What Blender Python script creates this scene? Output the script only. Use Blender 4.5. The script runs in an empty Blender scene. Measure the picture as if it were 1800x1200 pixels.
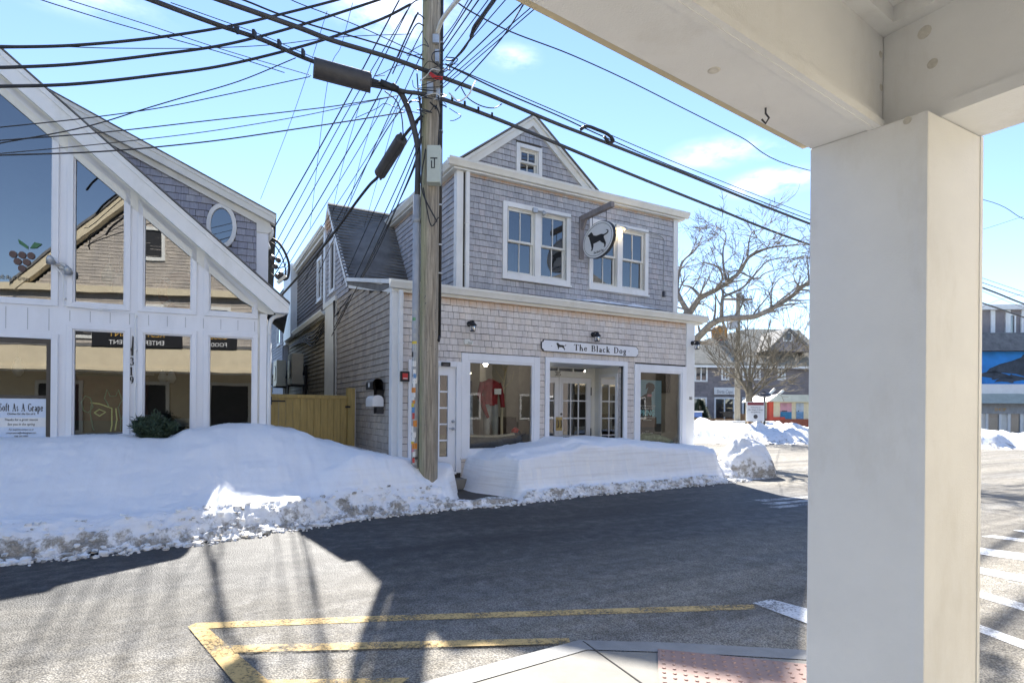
import bpy, math, random
from math import sin, cos, pi, radians
from mathutils import Vector, Matrix, noise
# ---------------------------------------------------------------- camera, sky, sun, exposure
SC = bpy.context.scene
H = 1.55
cam = bpy.data.objects.new("camera", bpy.data.cameras.new("camera"))
SC.collection.objects.link(cam); SC.camera = cam
cam.data.sensor_width = 36; cam.data.lens = 36*1007.3/1800
cam.data.shift_y = 118.7/1800
cam.data.clip_start = .05; cam.data.clip_end = 2000
cam.matrix_world = Matrix.Translation((0, 0, H)) @ Matrix.Rotation(radians(90), 4, 'X') @ Matrix.Rotation(radians(.46), 4, 'Z')
SUN_AZ, SUN_EL = radians(-6.5), radians(40.0)          # azimuth from +Y towards +X
W = bpy.data.worlds.new("World"); SC.world = W; W.use_nodes = True
nt = W.node_tree; bg = nt.nodes["Background"]
sky = nt.nodes.new("ShaderNodeTexSky"); sky.sky_type = 'NISHITA'; sky.sun_disc = False
sky.sun_elevation = SUN_EL; sky.sun_rotation = SUN_AZ
sky.air_density = 1.0; sky.dust_density = 0.0; sky.ozone_density = 1.0; sky.altitude = 0
tc = nt.nodes.new("ShaderNodeTexCoord")
nz = nt.nodes.new("ShaderNodeTexNoise"); nz.inputs["Scale"].default_value = 14; nz.inputs["Detail"].default_value = 7; nz.inputs["Roughness"].default_value = .6
mp = nt.nodes.new("ShaderNodeMapping"); mp.inputs["Scale"].default_value = (1, 1, 2.6); nt.links.new(tc.outputs["Generated"], mp.inputs["Vector"]); nt.links.new(mp.outputs["Vector"], nz.inputs["Vector"])
cfac = None
for az, el, wd, hg, k in ((24.2, 20.0, .075, .020, 1.0), (19.5, 23.0, .075, .022, .6), (24.5, 22.5, .05, .012, .4), (-11.6, 34.5, .10, .045, .9), (0.0, 31.5, .04, .018, .45), (38, 24, .12, .03, .7), (-42, 30, .16, .03, .5), (60, 30, .2, .04, .6), (150, 35, .4, .10, .8), (215, 25, .35, .08, .8)):
    a_, e_ = radians(az), radians(el); dv = Vector((sin(a_)*cos(e_), cos(a_)*cos(e_), sin(e_)))
    sb = nt.nodes.new("ShaderNodeVectorMath"); sb.operation = 'SUBTRACT'; sb.inputs[1].default_value = dv; nt.links.new(tc.outputs["Generated"], sb.inputs[0])
    ml = nt.nodes.new("ShaderNodeVectorMath"); ml.operation = 'MULTIPLY'; ml.inputs[1].default_value = (1/wd, 1/wd, 1/hg); nt.links.new(sb.outputs[0], ml.inputs[0])
    ln = nt.nodes.new("ShaderNodeVectorMath"); ln.operation = 'LENGTH'; nt.links.new(ml.outputs[0], ln.inputs[0])
    mr = nt.nodes.new("ShaderNodeMapRange"); mr.interpolation_type = 'SMOOTHSTEP'; mr.inputs["From Min"].default_value = 1.25; mr.inputs["From Max"].default_value = .1; mr.inputs["To Max"].default_value = k*.6; nt.links.new(ln.outputs["Value"], mr.inputs["Value"])
    if cfac is None: cfac = mr.outputs["Result"]
    else:
        ad = nt.nodes.new("ShaderNodeMath"); ad.operation = 'MAXIMUM'; nt.links.new(cfac, ad.inputs[0]); nt.links.new(mr.outputs["Result"], ad.inputs[1]); cfac = ad.outputs[0]
n2 = nt.nodes.new("ShaderNodeMapRange"); n2.inputs["From Min"].default_value = .36; n2.inputs["From Max"].default_value = .62; nt.links.new(nz.outputs["Fac"], n2.inputs["Value"])
cr = nt.nodes.new("ShaderNodeMath"); cr.operation = 'MULTIPLY'; nt.links.new(cfac, cr.inputs[0]); nt.links.new(n2.outputs["Result"], cr.inputs[1])
mx = nt.nodes.new("ShaderNodeMix"); mx.data_type = 'RGBA'; mx.inputs["B"].default_value = (8.5, 8.4, 8.6, 1)
nt.links.new(cr.outputs[0], mx.inputs["Factor"])
tn = nt.nodes.new("ShaderNodeMix"); tn.data_type = 'RGBA'; tn.blend_type = 'MULTIPLY'; tn.inputs["Factor"].default_value = 1; tn.inputs["B"].default_value = (.66, .69, .78, 1)
nt.links.new(sky.outputs["Color"], tn.inputs["A"]); nt.links.new(tn.outputs["Result"], mx.inputs["A"]); nt.links.new(mx.outputs["Result"], bg.inputs["Color"])
bg.inputs["Strength"].default_value = .10
sun = bpy.data.objects.new("sun", bpy.data.lights.new("sun", 'SUN')); SC.collection.objects.link(sun)
sun.data.energy = 4.4; sun.data.angle = radians(.6); sun.data.color = (1, .95, .87)
sdir = Vector((sin(SUN_AZ)*cos(SUN_EL), cos(SUN_AZ)*cos(SUN_EL), sin(SUN_EL)))
sun.rotation_euler = sdir.to_track_quat('Z', 'Y').to_euler()
SC.view_settings.view_transform = 'Standard'; SC.view_settings.look = 'None'
SC.view_settings.exposure = 1.86; SC.view_settings.gamma = 1
SC.render.engine = 'CYCLES'; SC.cycles.max_bounces = 8; SC.cycles.transparent_max_bounces = 16
SC.cycles.caustics_reflective = False; SC.cycles.caustics_refractive = False; SC.cycles.sample_clamp_indirect = 6
# ---------------------------------------------------------------- measuring helpers (metres)
RR = radians(.46)
def ray(px, py):
    a, b = (px-900)/1007.3, (py-718.7)/1007.3
    return Vector((a*cos(RR)+b*sin(RR), 1, a*sin(RR)-b*cos(RR)))
def at(px, py, Y):
    return ray(px, py)*Y+Vector((0, 0, H))
def gnd(px, py, z=0):
    r = ray(px, py); return r*((z-H)/r.z)+Vector((0, 0, H))
class Frame:
    def __init__(s, x, y, yaw):
        a = radians(yaw); s.yaw = yaw; s.o = Vector((x, y, 0)); s.d = Vector((sin(a), cos(a), 0)); s.n = Vector((-cos(a), sin(a), 0))
        s.rot = radians(90-yaw)
    def w(s, u, v, z=0): return s.o+s.d*u+s.n*v+Vector((0, 0, z))
    def loc(s, p): q = Vector(p)-s.o; return Vector((q.dot(s.d), q.dot(s.n), q.z))
    def front(s, px, py, w=0):
        r = ray(px, py); c = Vector((0, 0, H)); t = (w-(c-s.o).dot(s.n))/r.dot(s.n); return s.loc(c+r*t)
    def side(s, px, py, u=0):
        r = ray(px, py); c = Vector((0, 0, H)); t = (u-(c-s.o).dot(s.d))/r.dot(s.d); return s.loc(c+r*t)
FB = Frame(-2.204, 10.57, 61)      # the shingled shop on the corner
FL = Frame(-4.3, 10.0, 67)         # the glass fronted shop on the left
# ---------------------------------------------------------------- mesh collector
class MB:
    def __init__(s): s.v = []; s.f = []
    def quad(s, *p):
        n = len(s.v); s.v += [tuple(q) for q in p]; s.f.append(tuple(range(n, n+len(p)))); return s
    def box(s, x0, x1, y0, y1, z0, z1):
        n = len(s.v)
        s.v += [(x0, y0, z0), (x1, y0, z0), (x1, y1, z0), (x0, y1, z0), (x0, y0, z1), (x1, y0, z1), (x1, y1, z1), (x0, y1, z1)]
        s.f += [tuple(n+i for i in q) for q in ((0, 3, 2, 1), (4, 5, 6, 7), (0, 1, 5, 4), (1, 2, 6, 5), (2, 3, 7, 6), (3, 0, 4, 7))]; return s
    def prism(s, poly, P, a0, a1):           # poly of (x, y) extruded from a0 to a1, P(x, y, a) -> point
        n = len(s.v); k = len(poly)
        s.v += [tuple(P(x, y, a0)) for x, y in poly]+[tuple(P(x, y, a1)) for x, y in poly]
        s.f.append(tuple(range(n+k-1, n-1, -1))); s.f.append(tuple(range(n+k, n+2*k)))
        for i in range(k): j = (i+1) % k; s.f.append((n+i, n+j, n+k+j, n+k+i))
        return s
    def bar(s, a, b, w, h, up=(0, 0, 1)):     # rectangular bar from a to b
        a, b = Vector(a), Vector(b); d = (b-a).normalized(); x = d.cross(Vector(up))
        if x.length < 1e-4: x = d.cross(Vector((1, 0, 0)))
        x.normalize(); y = x.cross(d); n = len(s.v)
        for c in (a, b):
            for sx, sy in ((-1, -1), (1, -1), (1, 1), (-1, 1)): s.v.append(tuple(c+x*sx*w/2+y*sy*h/2))
        s.f += [tuple(n+i for i in q) for q in ((0, 1, 2, 3), (7, 6, 5, 4), (0, 4, 5, 1), (1, 5, 6, 2), (2, 6, 7, 3), (3, 7, 4, 0))]; return s
    def tube(s, pts, rad, seg=8, cap=True):
        pts = [Vector(p) for p in pts]; m = len(pts)
        if not hasattr(rad, '__len__'): rad = [rad]*m
        prev = None; n0 = len(s.v)
        for i, p in enumerate(pts):
            d = (pts[min(i+1, m-1)]-pts[max(i-1, 0)])
            d = d.normalized() if d.length > 1e-9 else Vector((0, 0, 1))
            if prev is None:
                x = d.orthogonal().normalized()
            else:
                x = prev-d*prev.dot(d)
                x = x.normalized() if x.length > 1e-6 else d.orthogonal().normalized()
            prev = x; y = d.cross(x)
            for k in range(seg):
                a = 2*pi*k/seg; s.v.append(tuple(p+(x*cos(a)+y*sin(a))*rad[i]))
        for i in range(m-1):
            for k in range(seg):
                k2 = (k+1) % seg; a = n0+i*seg; s.f.append((a+k, a+k2, a+seg+k2, a+seg+k))
        if cap:
            s.f.append(tuple(n0+k for k in range(seg-1, -1, -1))); s.f.append(tuple(n0+(m-1)*seg+k for k in range(seg)))
        return s
    def lathe(s, prof, c=(0, 0, 0), seg=16, M=None):   # prof [(r, z)]
        n0 = len(s.v); c = Vector(c)
        for r, z in prof:
            for k in range(seg):
                p = Vector((r*cos(2*pi*k/seg), r*sin(2*pi*k/seg), z))
                if M: p = M @ p
                s.v.append(tuple(p+c))
        for i in range(len(prof)-1):
            for k in range(seg):
                k2 = (k+1) % seg; a = n0+i*seg; s.f.append((a+k, a+k2, a+seg+k2, a+seg+k))
        s.f.append(tuple(n0+k for k in range(seg-1, -1, -1))); s.f.append(tuple(n0+(len(prof)-1)*seg+k for k in range(seg)))
        return s
    def build(s, name, m, parent=None, smooth=False, bevel=0):
        me = bpy.data.meshes.new(name); me.from_pydata(s.v, [], s.f); me.materials.append(m)
        if smooth:
            for p in me.polygons: p.use_smooth = True
        o = bpy.data.objects.new(name, me); SC.collection.objects.link(o)
        if parent is not None: o.parent = parent
        if bevel:
            b = o.modifiers.new("bevel", 'BEVEL'); b.width = bevel; b.segments = 2; b.limit_method = 'ANGLE'
        return o
def tag(o, label=None, cat=None, group=None, kind=None):
    if label: o['label'] = label
    if cat: o['category'] = cat
    if group: o['group'] = group
    if kind: o['kind'] = kind
    return o
def thing(name, label, cat, loc=(0, 0, 0), rz=0, group=None):
    o = bpy.data.objects.new(name, None); SC.collection.objects.link(o)
    o.location = loc; o.rotation_euler = (0, 0, rz); o.empty_display_size = .2
    return tag(o, label, cat, group)
def dup(root, loc=None, label=None, rz=None):
    r = root.copy(); SC.collection.objects.link(r)
    if loc is not None: r.location = loc
    if rz is not None: r.rotation_euler = (0, 0, rz)
    if label: r['label'] = label
    for ch in list(root.children):
        c = ch.copy(); SC.collection.objects.link(c); c.parent = r
        for g in list(ch.children):
            d = g.copy(); SC.collection.objects.link(d); d.parent = c
    return r
def smooth_path(pts, n=8):
    P = [Vector(p) for p in pts]; out = []
    for i in range(len(P)-1):
        p0 = P[i-1] if i else P[0]*2-P[1]; p1, p2 = P[i], P[i+1]; p3 = P[i+2] if i+2 < len(P) else P[-1]*2-P[-2]
        for k in range(n):
            t = k/n; out.append(.5*((2*p1)+(p2-p0)*t+(2*p0-5*p1+4*p2-p3)*t*t+(3*p1-p0-3*p2+p3)*t**3))
    out.append(P[-1]); return out
def sstep(a, b, x):
    t = max(0, min(1, (x-a)/(b-a))); return t*t*(3-2*t)
def interp(tab, x):
    if x <= tab[0][0]: return tab[0][1]
    for (a, p), (b, q) in zip(tab, tab[1:]):
        if x <= b:
            t = (x-a)/(b-a); t = t*t*(3-2*t); return p+(q-p)*t
    return tab[-1][1]
def fbm(x, y, z=0, o=4): return noise.fractal((x, y, z), 1.0, 2.0, o)
# ---------------------------------------------------------------- materials
def nodes(name):
    m = bpy.data.materials.new(name); m.use_nodes = True; t = m.node_tree
    return m, t, t.nodes["Principled BSDF"]
def N(t, typ, **kw):
    n = t.nodes.new(typ)
    for k, v in kw.items():
        if hasattr(n, k) and not k[0].isupper(): setattr(n, k, v)
        else: n.inputs[k.replace('_', ' ')].default_value = v
    return n
def ramp(t, fac, stops):
    r = t.nodes.new("ShaderNodeValToRGB"); e = r.color_ramp.elements
    while len(e) < len(stops): e.new(.5)
    for i, (p, c) in enumerate(stops):
        e[i].position = p; e[i].color = (*c, 1) if len(c) == 3 else c
    t.links.new(fac, r.inputs["Fac"]); return r.outputs["Color"]
def coords(t, scale=(1, 1, 1), rot=(0, 0, 0), kind="Object"):
    c = t.nodes.new("ShaderNodeTexCoord"); m = t.nodes.new("ShaderNodeMapping")
    m.inputs["Scale"].default_value = scale; m.inputs["Rotation"].default_value = rot
    t.links.new(c.outputs[kind], m.inputs["Vector"]); return m.outputs["Vector"]
def noise_n(t, vec, scale, detail=4, rough=.55):
    n = t.nodes.new("ShaderNodeTexNoise"); n.inputs["Scale"].default_value = scale; n.inputs["Detail"].default_value = detail
    n.inputs["Roughness"].default_value = rough; t.links.new(vec, n.inputs["Vector"]); return n.outputs["Fac"]
def mixc(t, fac, a, b, mode='MIX'):
    m = t.nodes.new("ShaderNodeMix"); m.data_type = 'RGBA'; m.blend_type = mode
    for sock, v in (("Factor", fac), ("A", a), ("B", b)):
        if hasattr(v, 'is_linked') or hasattr(v, 'links'): t.links.new(v, m.inputs[sock])
        elif sock == "Factor": m.inputs[sock].default_value = v
        else: m.inputs[sock].default_value = (*v, 1)
    return m.outputs["Result"]
def bump(t, b, h, strength=.3, dist=.01):
    n = t.nodes.new("ShaderNodeBump"); n.inputs["Strength"].default_value = strength; n.inputs["Distance"].default_value = dist
    t.links.new(h, n.inputs["Height"]); t.links.new(n.outputs["Normal"], b.inputs["Normal"])
def math_n(t, op, a, b=None):
    m = t.nodes.new("ShaderNodeMath"); m.operation = op
    for i, v in enumerate((a, b)):
        if v is None: continue
        if hasattr(v, 'links'): t.links.new(v, m.inputs[i])
        else: m.inputs[i].default_value = v
    return m.outputs[0]
def mat(name, c, rough=.6, var=.12, scale=6, bmp=.15, bscale=60, metal=0, stretch=(1, 1, 1), spec=None, dirt=None):
    m, t, b = nodes(name); v = coords(t, stretch)
    n = noise_n(t, v, scale, 5, .6)
    lo = tuple(x*(1-var) for x in c); hi = tuple(min(1, x*(1+var)) for x in c)
    col = ramp(t, n, [(.3, lo), (.7, hi)])
    if dirt:
        n2 = noise_n(t, coords(t, (1, 1, .35)), 2.3, 8, .7)
        col = mixc(t, ramp(t, n2, [(.52, (0, 0, 0)), (.75, (.55, .55, .55))]), col, dirt)
    t.links.new(col, b.inputs["Base Color"])
    b.inputs["Roughness"].default_value = rough; b.inputs["Metallic"].default_value = metal
    if spec is not None: b.inputs["Specular IOR Level"].default_value = spec
    if bmp: bump(t, b, noise_n(t, v, bscale, 4), bmp, .004)
    return m
def shingle_mat(name, stops, unweathered=None, zlim=None, streak=.5):
    m, t, b = nodes(name); v = coords(t)
    g = t.nodes.new("ShaderNodeNewGeometry")
    mid_ = tuple(sum(s_[1][i] for s_ in stops)/len(stops) for i in range(3)); base = ramp(t, g.outputs["Random Per Island"], [(p_, tuple(c_[i]*.6+mid_[i]*.4 for i in range(3))) for p_, c_ in stops])
    st = noise_n(t, coords(t, (1, 1, .09)), 42, 3, .65)
    big = noise_n(t, coords(t, (1, 1, .5)), 1.4, 5, .65)
    col = mixc(t, 1.0, base, ramp(t, st, [(.25, (1-streak*.55,)*3), (.7, (1.06,)*3)]), 'MULTIPLY')
    col = mixc(t, 1.0, col, ramp(t, big, [(.3, (.80, .80, .84)), (.7, (1.1, 1.08, 1.05))]), 'MULTIPLY')
    if unweathered:
        sep = t.nodes.new("ShaderNodeSeparateXYZ"); t.links.new(v, sep.inputs[0])
        w = noise_n(t, coords(t, (1, 1, .3)), 9, 4)
        h = math_n(t, 'ADD', sep.outputs["Z"], math_n(t, 'MULTIPLY', math_n(t, 'SUBTRACT', w, .5), .22))
        mr = t.nodes.new("ShaderNodeMapRange"); mr.inputs["From Min"].default_value = zlim[0]; mr.inputs["From Max"].default_value = zlim[1]
        t.links.new(h, mr.inputs["Value"]); col = mixc(t, mr.outputs["Result"], col, unweathered)
    t.links.new(col, b.inputs["Base Color"]); b.inputs["Roughness"].default_value = .85
    bump(t, b, st, .35, .004); return m
def glass_mat(name, tint=(.86, .92, .9), refl=.16, wav=.02):
    m = bpy.data.materials.new(name); m.use_nodes = True; t = m.node_tree; t.nodes.clear()
    o = t.nodes.new("ShaderNodeOutputMaterial"); tr = t.nodes.new("ShaderNodeBsdfTransparent"); gl = t.nodes.new("ShaderNodeBsdfGlossy")
    tr.inputs["Color"].default_value = (*tint, 1); gl.inputs["Roughness"].default_value = .0; gl.inputs["Color"].default_value = (1, 1, 1, 1)
    lw = t.nodes.new("ShaderNodeFresnel"); lw.inputs["IOR"].default_value = 1.6
    f = math_n(t, 'ADD', lw.outputs[0], refl)
    bm = t.nodes.new("ShaderNodeBump"); bm.inputs["Strength"].default_value = 1; bm.inputs["Distance"].default_value = wav
    t.links.new(noise_n(t, coords(t), 1.7, 1, .4), bm.inputs["Height"]); t.links.new(bm.outputs[0], gl.inputs["Normal"])
    mx = t.nodes.new("ShaderNodeMixShader"); t.links.new(f, mx.inputs[0]); t.links.new(tr.outputs[0], mx.inputs[1]); t.links.new(gl.outputs[0], mx.inputs[2])
    t.links.new(mx.outputs[0], o.inputs["Surface"]); return m
def emit_mat(name, c, s):
    m, t, b = nodes(name); b.inputs["Base Color"].default_value = (*c, 1)
    b.inputs["Emission Color"].default_value = (*c, 1); b.inputs["Emission Strength"].default_value = s; return m
M = {}
M['trim'] = mat('white_trim_paint', (.74, .75, .75), .5, .05, 3, .08, 90, dirt=(.55, .55, .5))
M['trim_cream'] = mat('cream_trim_paint', (.70, .70, .66), .5, .05, 3, .08, 90, dirt=(.52, .51, .44))
M['trim_blue'] = mat('bluish_white_paint', (.74, .76, .80), .5, .04, 3, .08, 90, stretch=(1, 1, .3), dirt=(.6, .62, .65))
M['porch'] = mat('porch_paint', (.83, .84, .86), .55, .05, 2.2, .35, 160, dirt=(.62, .60, .57))
M['sh_up'] = shingle_mat('weathered_grey_shingle', [(0, (.35, .37, .405)), (.4, (.43, .45, .485)), (.75, (.50, .515, .55)), (1, (.55, .52, .53))], (.52, .33, .20), (6.33, 6.45), .45)
M['sh_gable'] = shingle_mat('gable_shingle', [(0, (.35, .37, .405)), (.4, (.43, .45, .485)), (.75, (.50, .515, .55)), (1, (.55, .52, .53))], None, None, .45)
M['sh_low'] = shingle_mat('pale_shingle', [(0, (.60, .565, .53)), (.4, (.69, .655, .62)), (.8, (.75, .715, .685)), (1, (.70, .625, .55))], (.56, .38, .24), (3.52, 3.70), .3)
M['sh_side'] = shingle_mat('tan_grey_shingle', [(0, (.36, .33, .29)), (.5, (.45, .41, .36)), (1, (.52, .47, .40))], None, None, .4)
M['sh_left'] = shingle_mat('blue_grey_shingle', [(0, (.30, .32, .40)), (.5, (.37, .39, .47)), (1, (.44, .45, .50))], None, None, .45)
M['sh_dark'] = shingle_mat('dark_weathered_shingle', [(0, (.14, .12, .11)), (.5, (.19, .17, .16)), (1, (.25, .22, .19))], None, None, .5)
M['sh_alley'] = shingle_mat('mossy_shingle', [(0, (.22, .19, .13)), (.5, (.30, .26, .18)), (1, (.37, .32, .23))], None, None, .6)
M['sh_far'] = shingle_mat('far_grey_shingle', [(0, (.20, .19, .20)), (.5, (.27, .25, .26)), (1, (.34, .31, .31))], None, None, .4)
M['backer'] = mat('dark_backing', (.06, .055, .05), .9, .1)
M['roof'] = mat('roof_shingle_grey', (.155, .155, .155), .9, .25, 3, .5, 80, dirt=(.05, .05, .05))
M['glass'] = glass_mat('window_glass', (.93, .96, .94), .0, .0005)
M['glass_l'] = glass_mat('tinted_window_glass', (.42, .46, .48), .15, .0006)
M['glass_up'] = glass_mat('sash_glass', (.55, .6, .66), .12, .0006)
M['black'] = mat('black_rubber', (.022, .022, .024), .55, .2, 8, .1)
M['cable'] = mat('cable_sheath', (.018, .019, .022), .6, .2, 8, 0)
M['cable_g'] = mat('aged_cable', (.05, .05, .052), .65, .25, 8, 0)
M['splice'] = mat('splice_case_plastic', (.055, .053, .055), .55, .25, 5, .2)
M['metal'] = mat('galvanized_steel', (.42, .44, .46), .45, .15, 10, .1, metal=.6)
M['metal_d'] = mat('dark_steel', (.09, .09, .1), .4, .2, 10, .1, metal=.7)
M['pvc'] = mat('grey_conduit', (.34, .36, .39), .55, .12, 4, .15, dirt=(.22, .22, .2))
M['box'] = mat('grey_green_enamel', (.42, .46, .41), .5, .1, 3, .1)
M['ac'] = mat('beige_enamel', (.47, .43, .34), .5, .1, 3, .1, dirt=(.3, .27, .2))
M['brass'] = mat('brass', (.38, .31, .15), .35, .15, 6, .05, metal=.8)
M['red'] = mat('red_paint', (.55, .03, .03), .5, .1)
M['ink'] = mat('black_paint', (.012, .012, .014), .5, .1, 6, 0)
M['cream'] = mat('cream_paint', (.62, .54, .38), .6, .08, 3, .1)
M['inside_w'] = mat('interior_wall', (.36, .35, .33), .8, .08)
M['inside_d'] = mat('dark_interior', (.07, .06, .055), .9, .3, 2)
M['floorw'] = mat('interior_floor', (.2, .14, .09), .6, .2, 3)
M['bulb'] = emit_mat('lit_bulb', (1, .74, .38), 14)
M['bulb_s'] = emit_mat('lit_ceiling_lamp', (1, .88, .7), 12)
M['neon'] = emit_mat('neon_tube', (.55, .58, .22), .12)
M['wood_g'] = mat('new_fence_wood', (.43, .32, .12), .75, .2, 9, .3, 40, stretch=(3, 3, .25), dirt=(.30, .23, .10))
M['wood_f'] = mat('brown_fence_wood', (.26, .17, .10), .8, .3, 7, .3, 40, stretch=(4, 4, .2))
M['bracket'] = mat('weathered_timber', (.24, .22, .22), .8, .2, 6, .3, 50, stretch=(1, 1, .3))
M['brick'] = mat('brick', (.30, .10, .06), .85, .25, 9, .3, 40)
M['rust'] = mat('clay_chimney', (.42, .20, .05), .8, .25, 6, .2)
M['leaf'] = mat('evergreen_leaf', (.03, .055, .03), .7, .4, 12, 0)
M['leaf_g'] = mat('wreath_leaf', (.30, .36, .24), .7, .3, 12, 0)
M['mail_w'] = mat('white_mailbox', (.75, .75, .75), .35, .03)
M['blue'] = mat('blue_paint', (.08, .16, .42), .5, .1)
# pole wood: green algae on the left of the shaft, checks and cracks
def pole_mat():
    m, t, b = nodes('pole_wood'); v = coords(t)
    st = noise_n(t, coords(t, (1, 1, .045)), 34, 6, .7); big = noise_n(t, coords(t, (1, 1, .25)), 2.2, 6, .6)
    col = ramp(t, st, [(.3, (.12, .10, .078)), (.5, (.30, .265, .21)), (.7, (.48, .43, .35))])
    sep = t.nodes.new("ShaderNodeSeparateXYZ"); t.links.new(v, sep.inputs[0])
    side = math_n(t, 'ADD', math_n(t, 'MULTIPLY', sep.outputs["X"], -5.0), math_n(t, 'SUBTRACT', big, .30))
    col = mixc(t, ramp(t, side, [(.25, (0, 0, 0)), (.75, (.65, .65, .65))]), col, mixc(t, st, (.16, .16, .075), (.44, .44, .25)))
    n3 = noise_n(t, v, 28, 5, .8)
    col = mixc(t, ramp(t, n3, [(.62, (0, 0, 0)), (.72, (.7, .7, .7))]), col, (.07, .055, .04))
    t.links.new(col, b.inputs["Base Color"]); b.inputs["Roughness"].default_value = .9
    bump(t, b, st, .9, .012); return m
M['pole'] = pole_mat()
def bark(name, c):
    m, t, b = nodes(name); st = noise_n(t, coords(t), 9, 6, .7)
    t.links.new(ramp(t, st, [(.3, tuple(x*.5 for x in c)), (.7, tuple(x*1.3 for x in c))]), b.inputs["Base Color"])
    b.inputs["Roughness"].default_value = .9; bump(t, b, st, .6, .02); return m
M['bark'] = bark('pale_bark', (.27, .245, .21)); M['bark2'] = bark('olive_bark', (.19, .165, .12))
def snow_mat():
    m, t, b = nodes('snow'); v = coords(t)
    vc = t.nodes.new("ShaderNodeAttribute"); vc.attribute_name = "dirt"; vc.attribute_type = 'GEOMETRY'
    n1 = noise_n(t, v, 5, 9, .74); n2 = noise_n(t, v, 34, 5, .75); n3 = noise_n(t, v, 1.5, 4, .6)
    d = math_n(t, 'ADD', vc.outputs["Fac"], math_n(t, 'MULTIPLY', math_n(t, 'SUBTRACT', n1, .52), 2.6))
    base = ramp(t, n3, [(.3, (.86, .87, .88)), (.7, (.92, .92, .92))])
    grit = ramp(t, n2, [(.35, (.10, .09, .075)), (.55, (.30, .28, .24)), (.72, (.60, .58, .54))])
    col = mixc(t, ramp(t, d, [(.42, (0, 0, 0)), (.72, (1, 1, 1))]), base, grit)
    warm = math_n(t, 'MULTIPLY', ramp(t, n1, [(.45, (0, 0, 0)), (.7, (1, 1, 1))]), math_n(t, 'MINIMUM', vc.outputs["Fac"], .5))
    col = mixc(t, warm, col, (.60, .54, .46))
    gn = t.nodes.new("ShaderNodeNewGeometry"); sp = t.nodes.new("ShaderNodeSeparateXYZ"); t.links.new(gn.outputs["True Normal"], sp.inputs[0])
    lay = noise_n(t, coords(t, (.5, .5, 15)), 1.6, 5, .6); steep = math_n(t, 'SUBTRACT', 1.0, math_n(t, 'ABSOLUTE', sp.outputs["Z"]))
    col = mixc(t, math_n(t, 'MULTIPLY', ramp(t, lay, [(.48, (0, 0, 0)), (.62, (1, 1, 1))]), math_n(t, 'MULTIPLY', steep, .42)), col, (.68, .65, .62))
    t.links.new(col, b.inputs["Base Color"]); b.inputs["Roughness"].default_value = .75
    b.inputs["Specular IOR Level"].default_value = .25
    hh = math_n(t, 'ADD', math_n(t, 'ADD', math_n(t, 'MULTIPLY', n1, .55), math_n(t, 'MULTIPLY', n2, .45)), math_n(t, 'MULTIPLY', math_n(t, 'MULTIPLY', lay, steep), 1.1))
    bump(t, b, hh, .55, .03); return m
M['snow'] = snow_mat()
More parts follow.
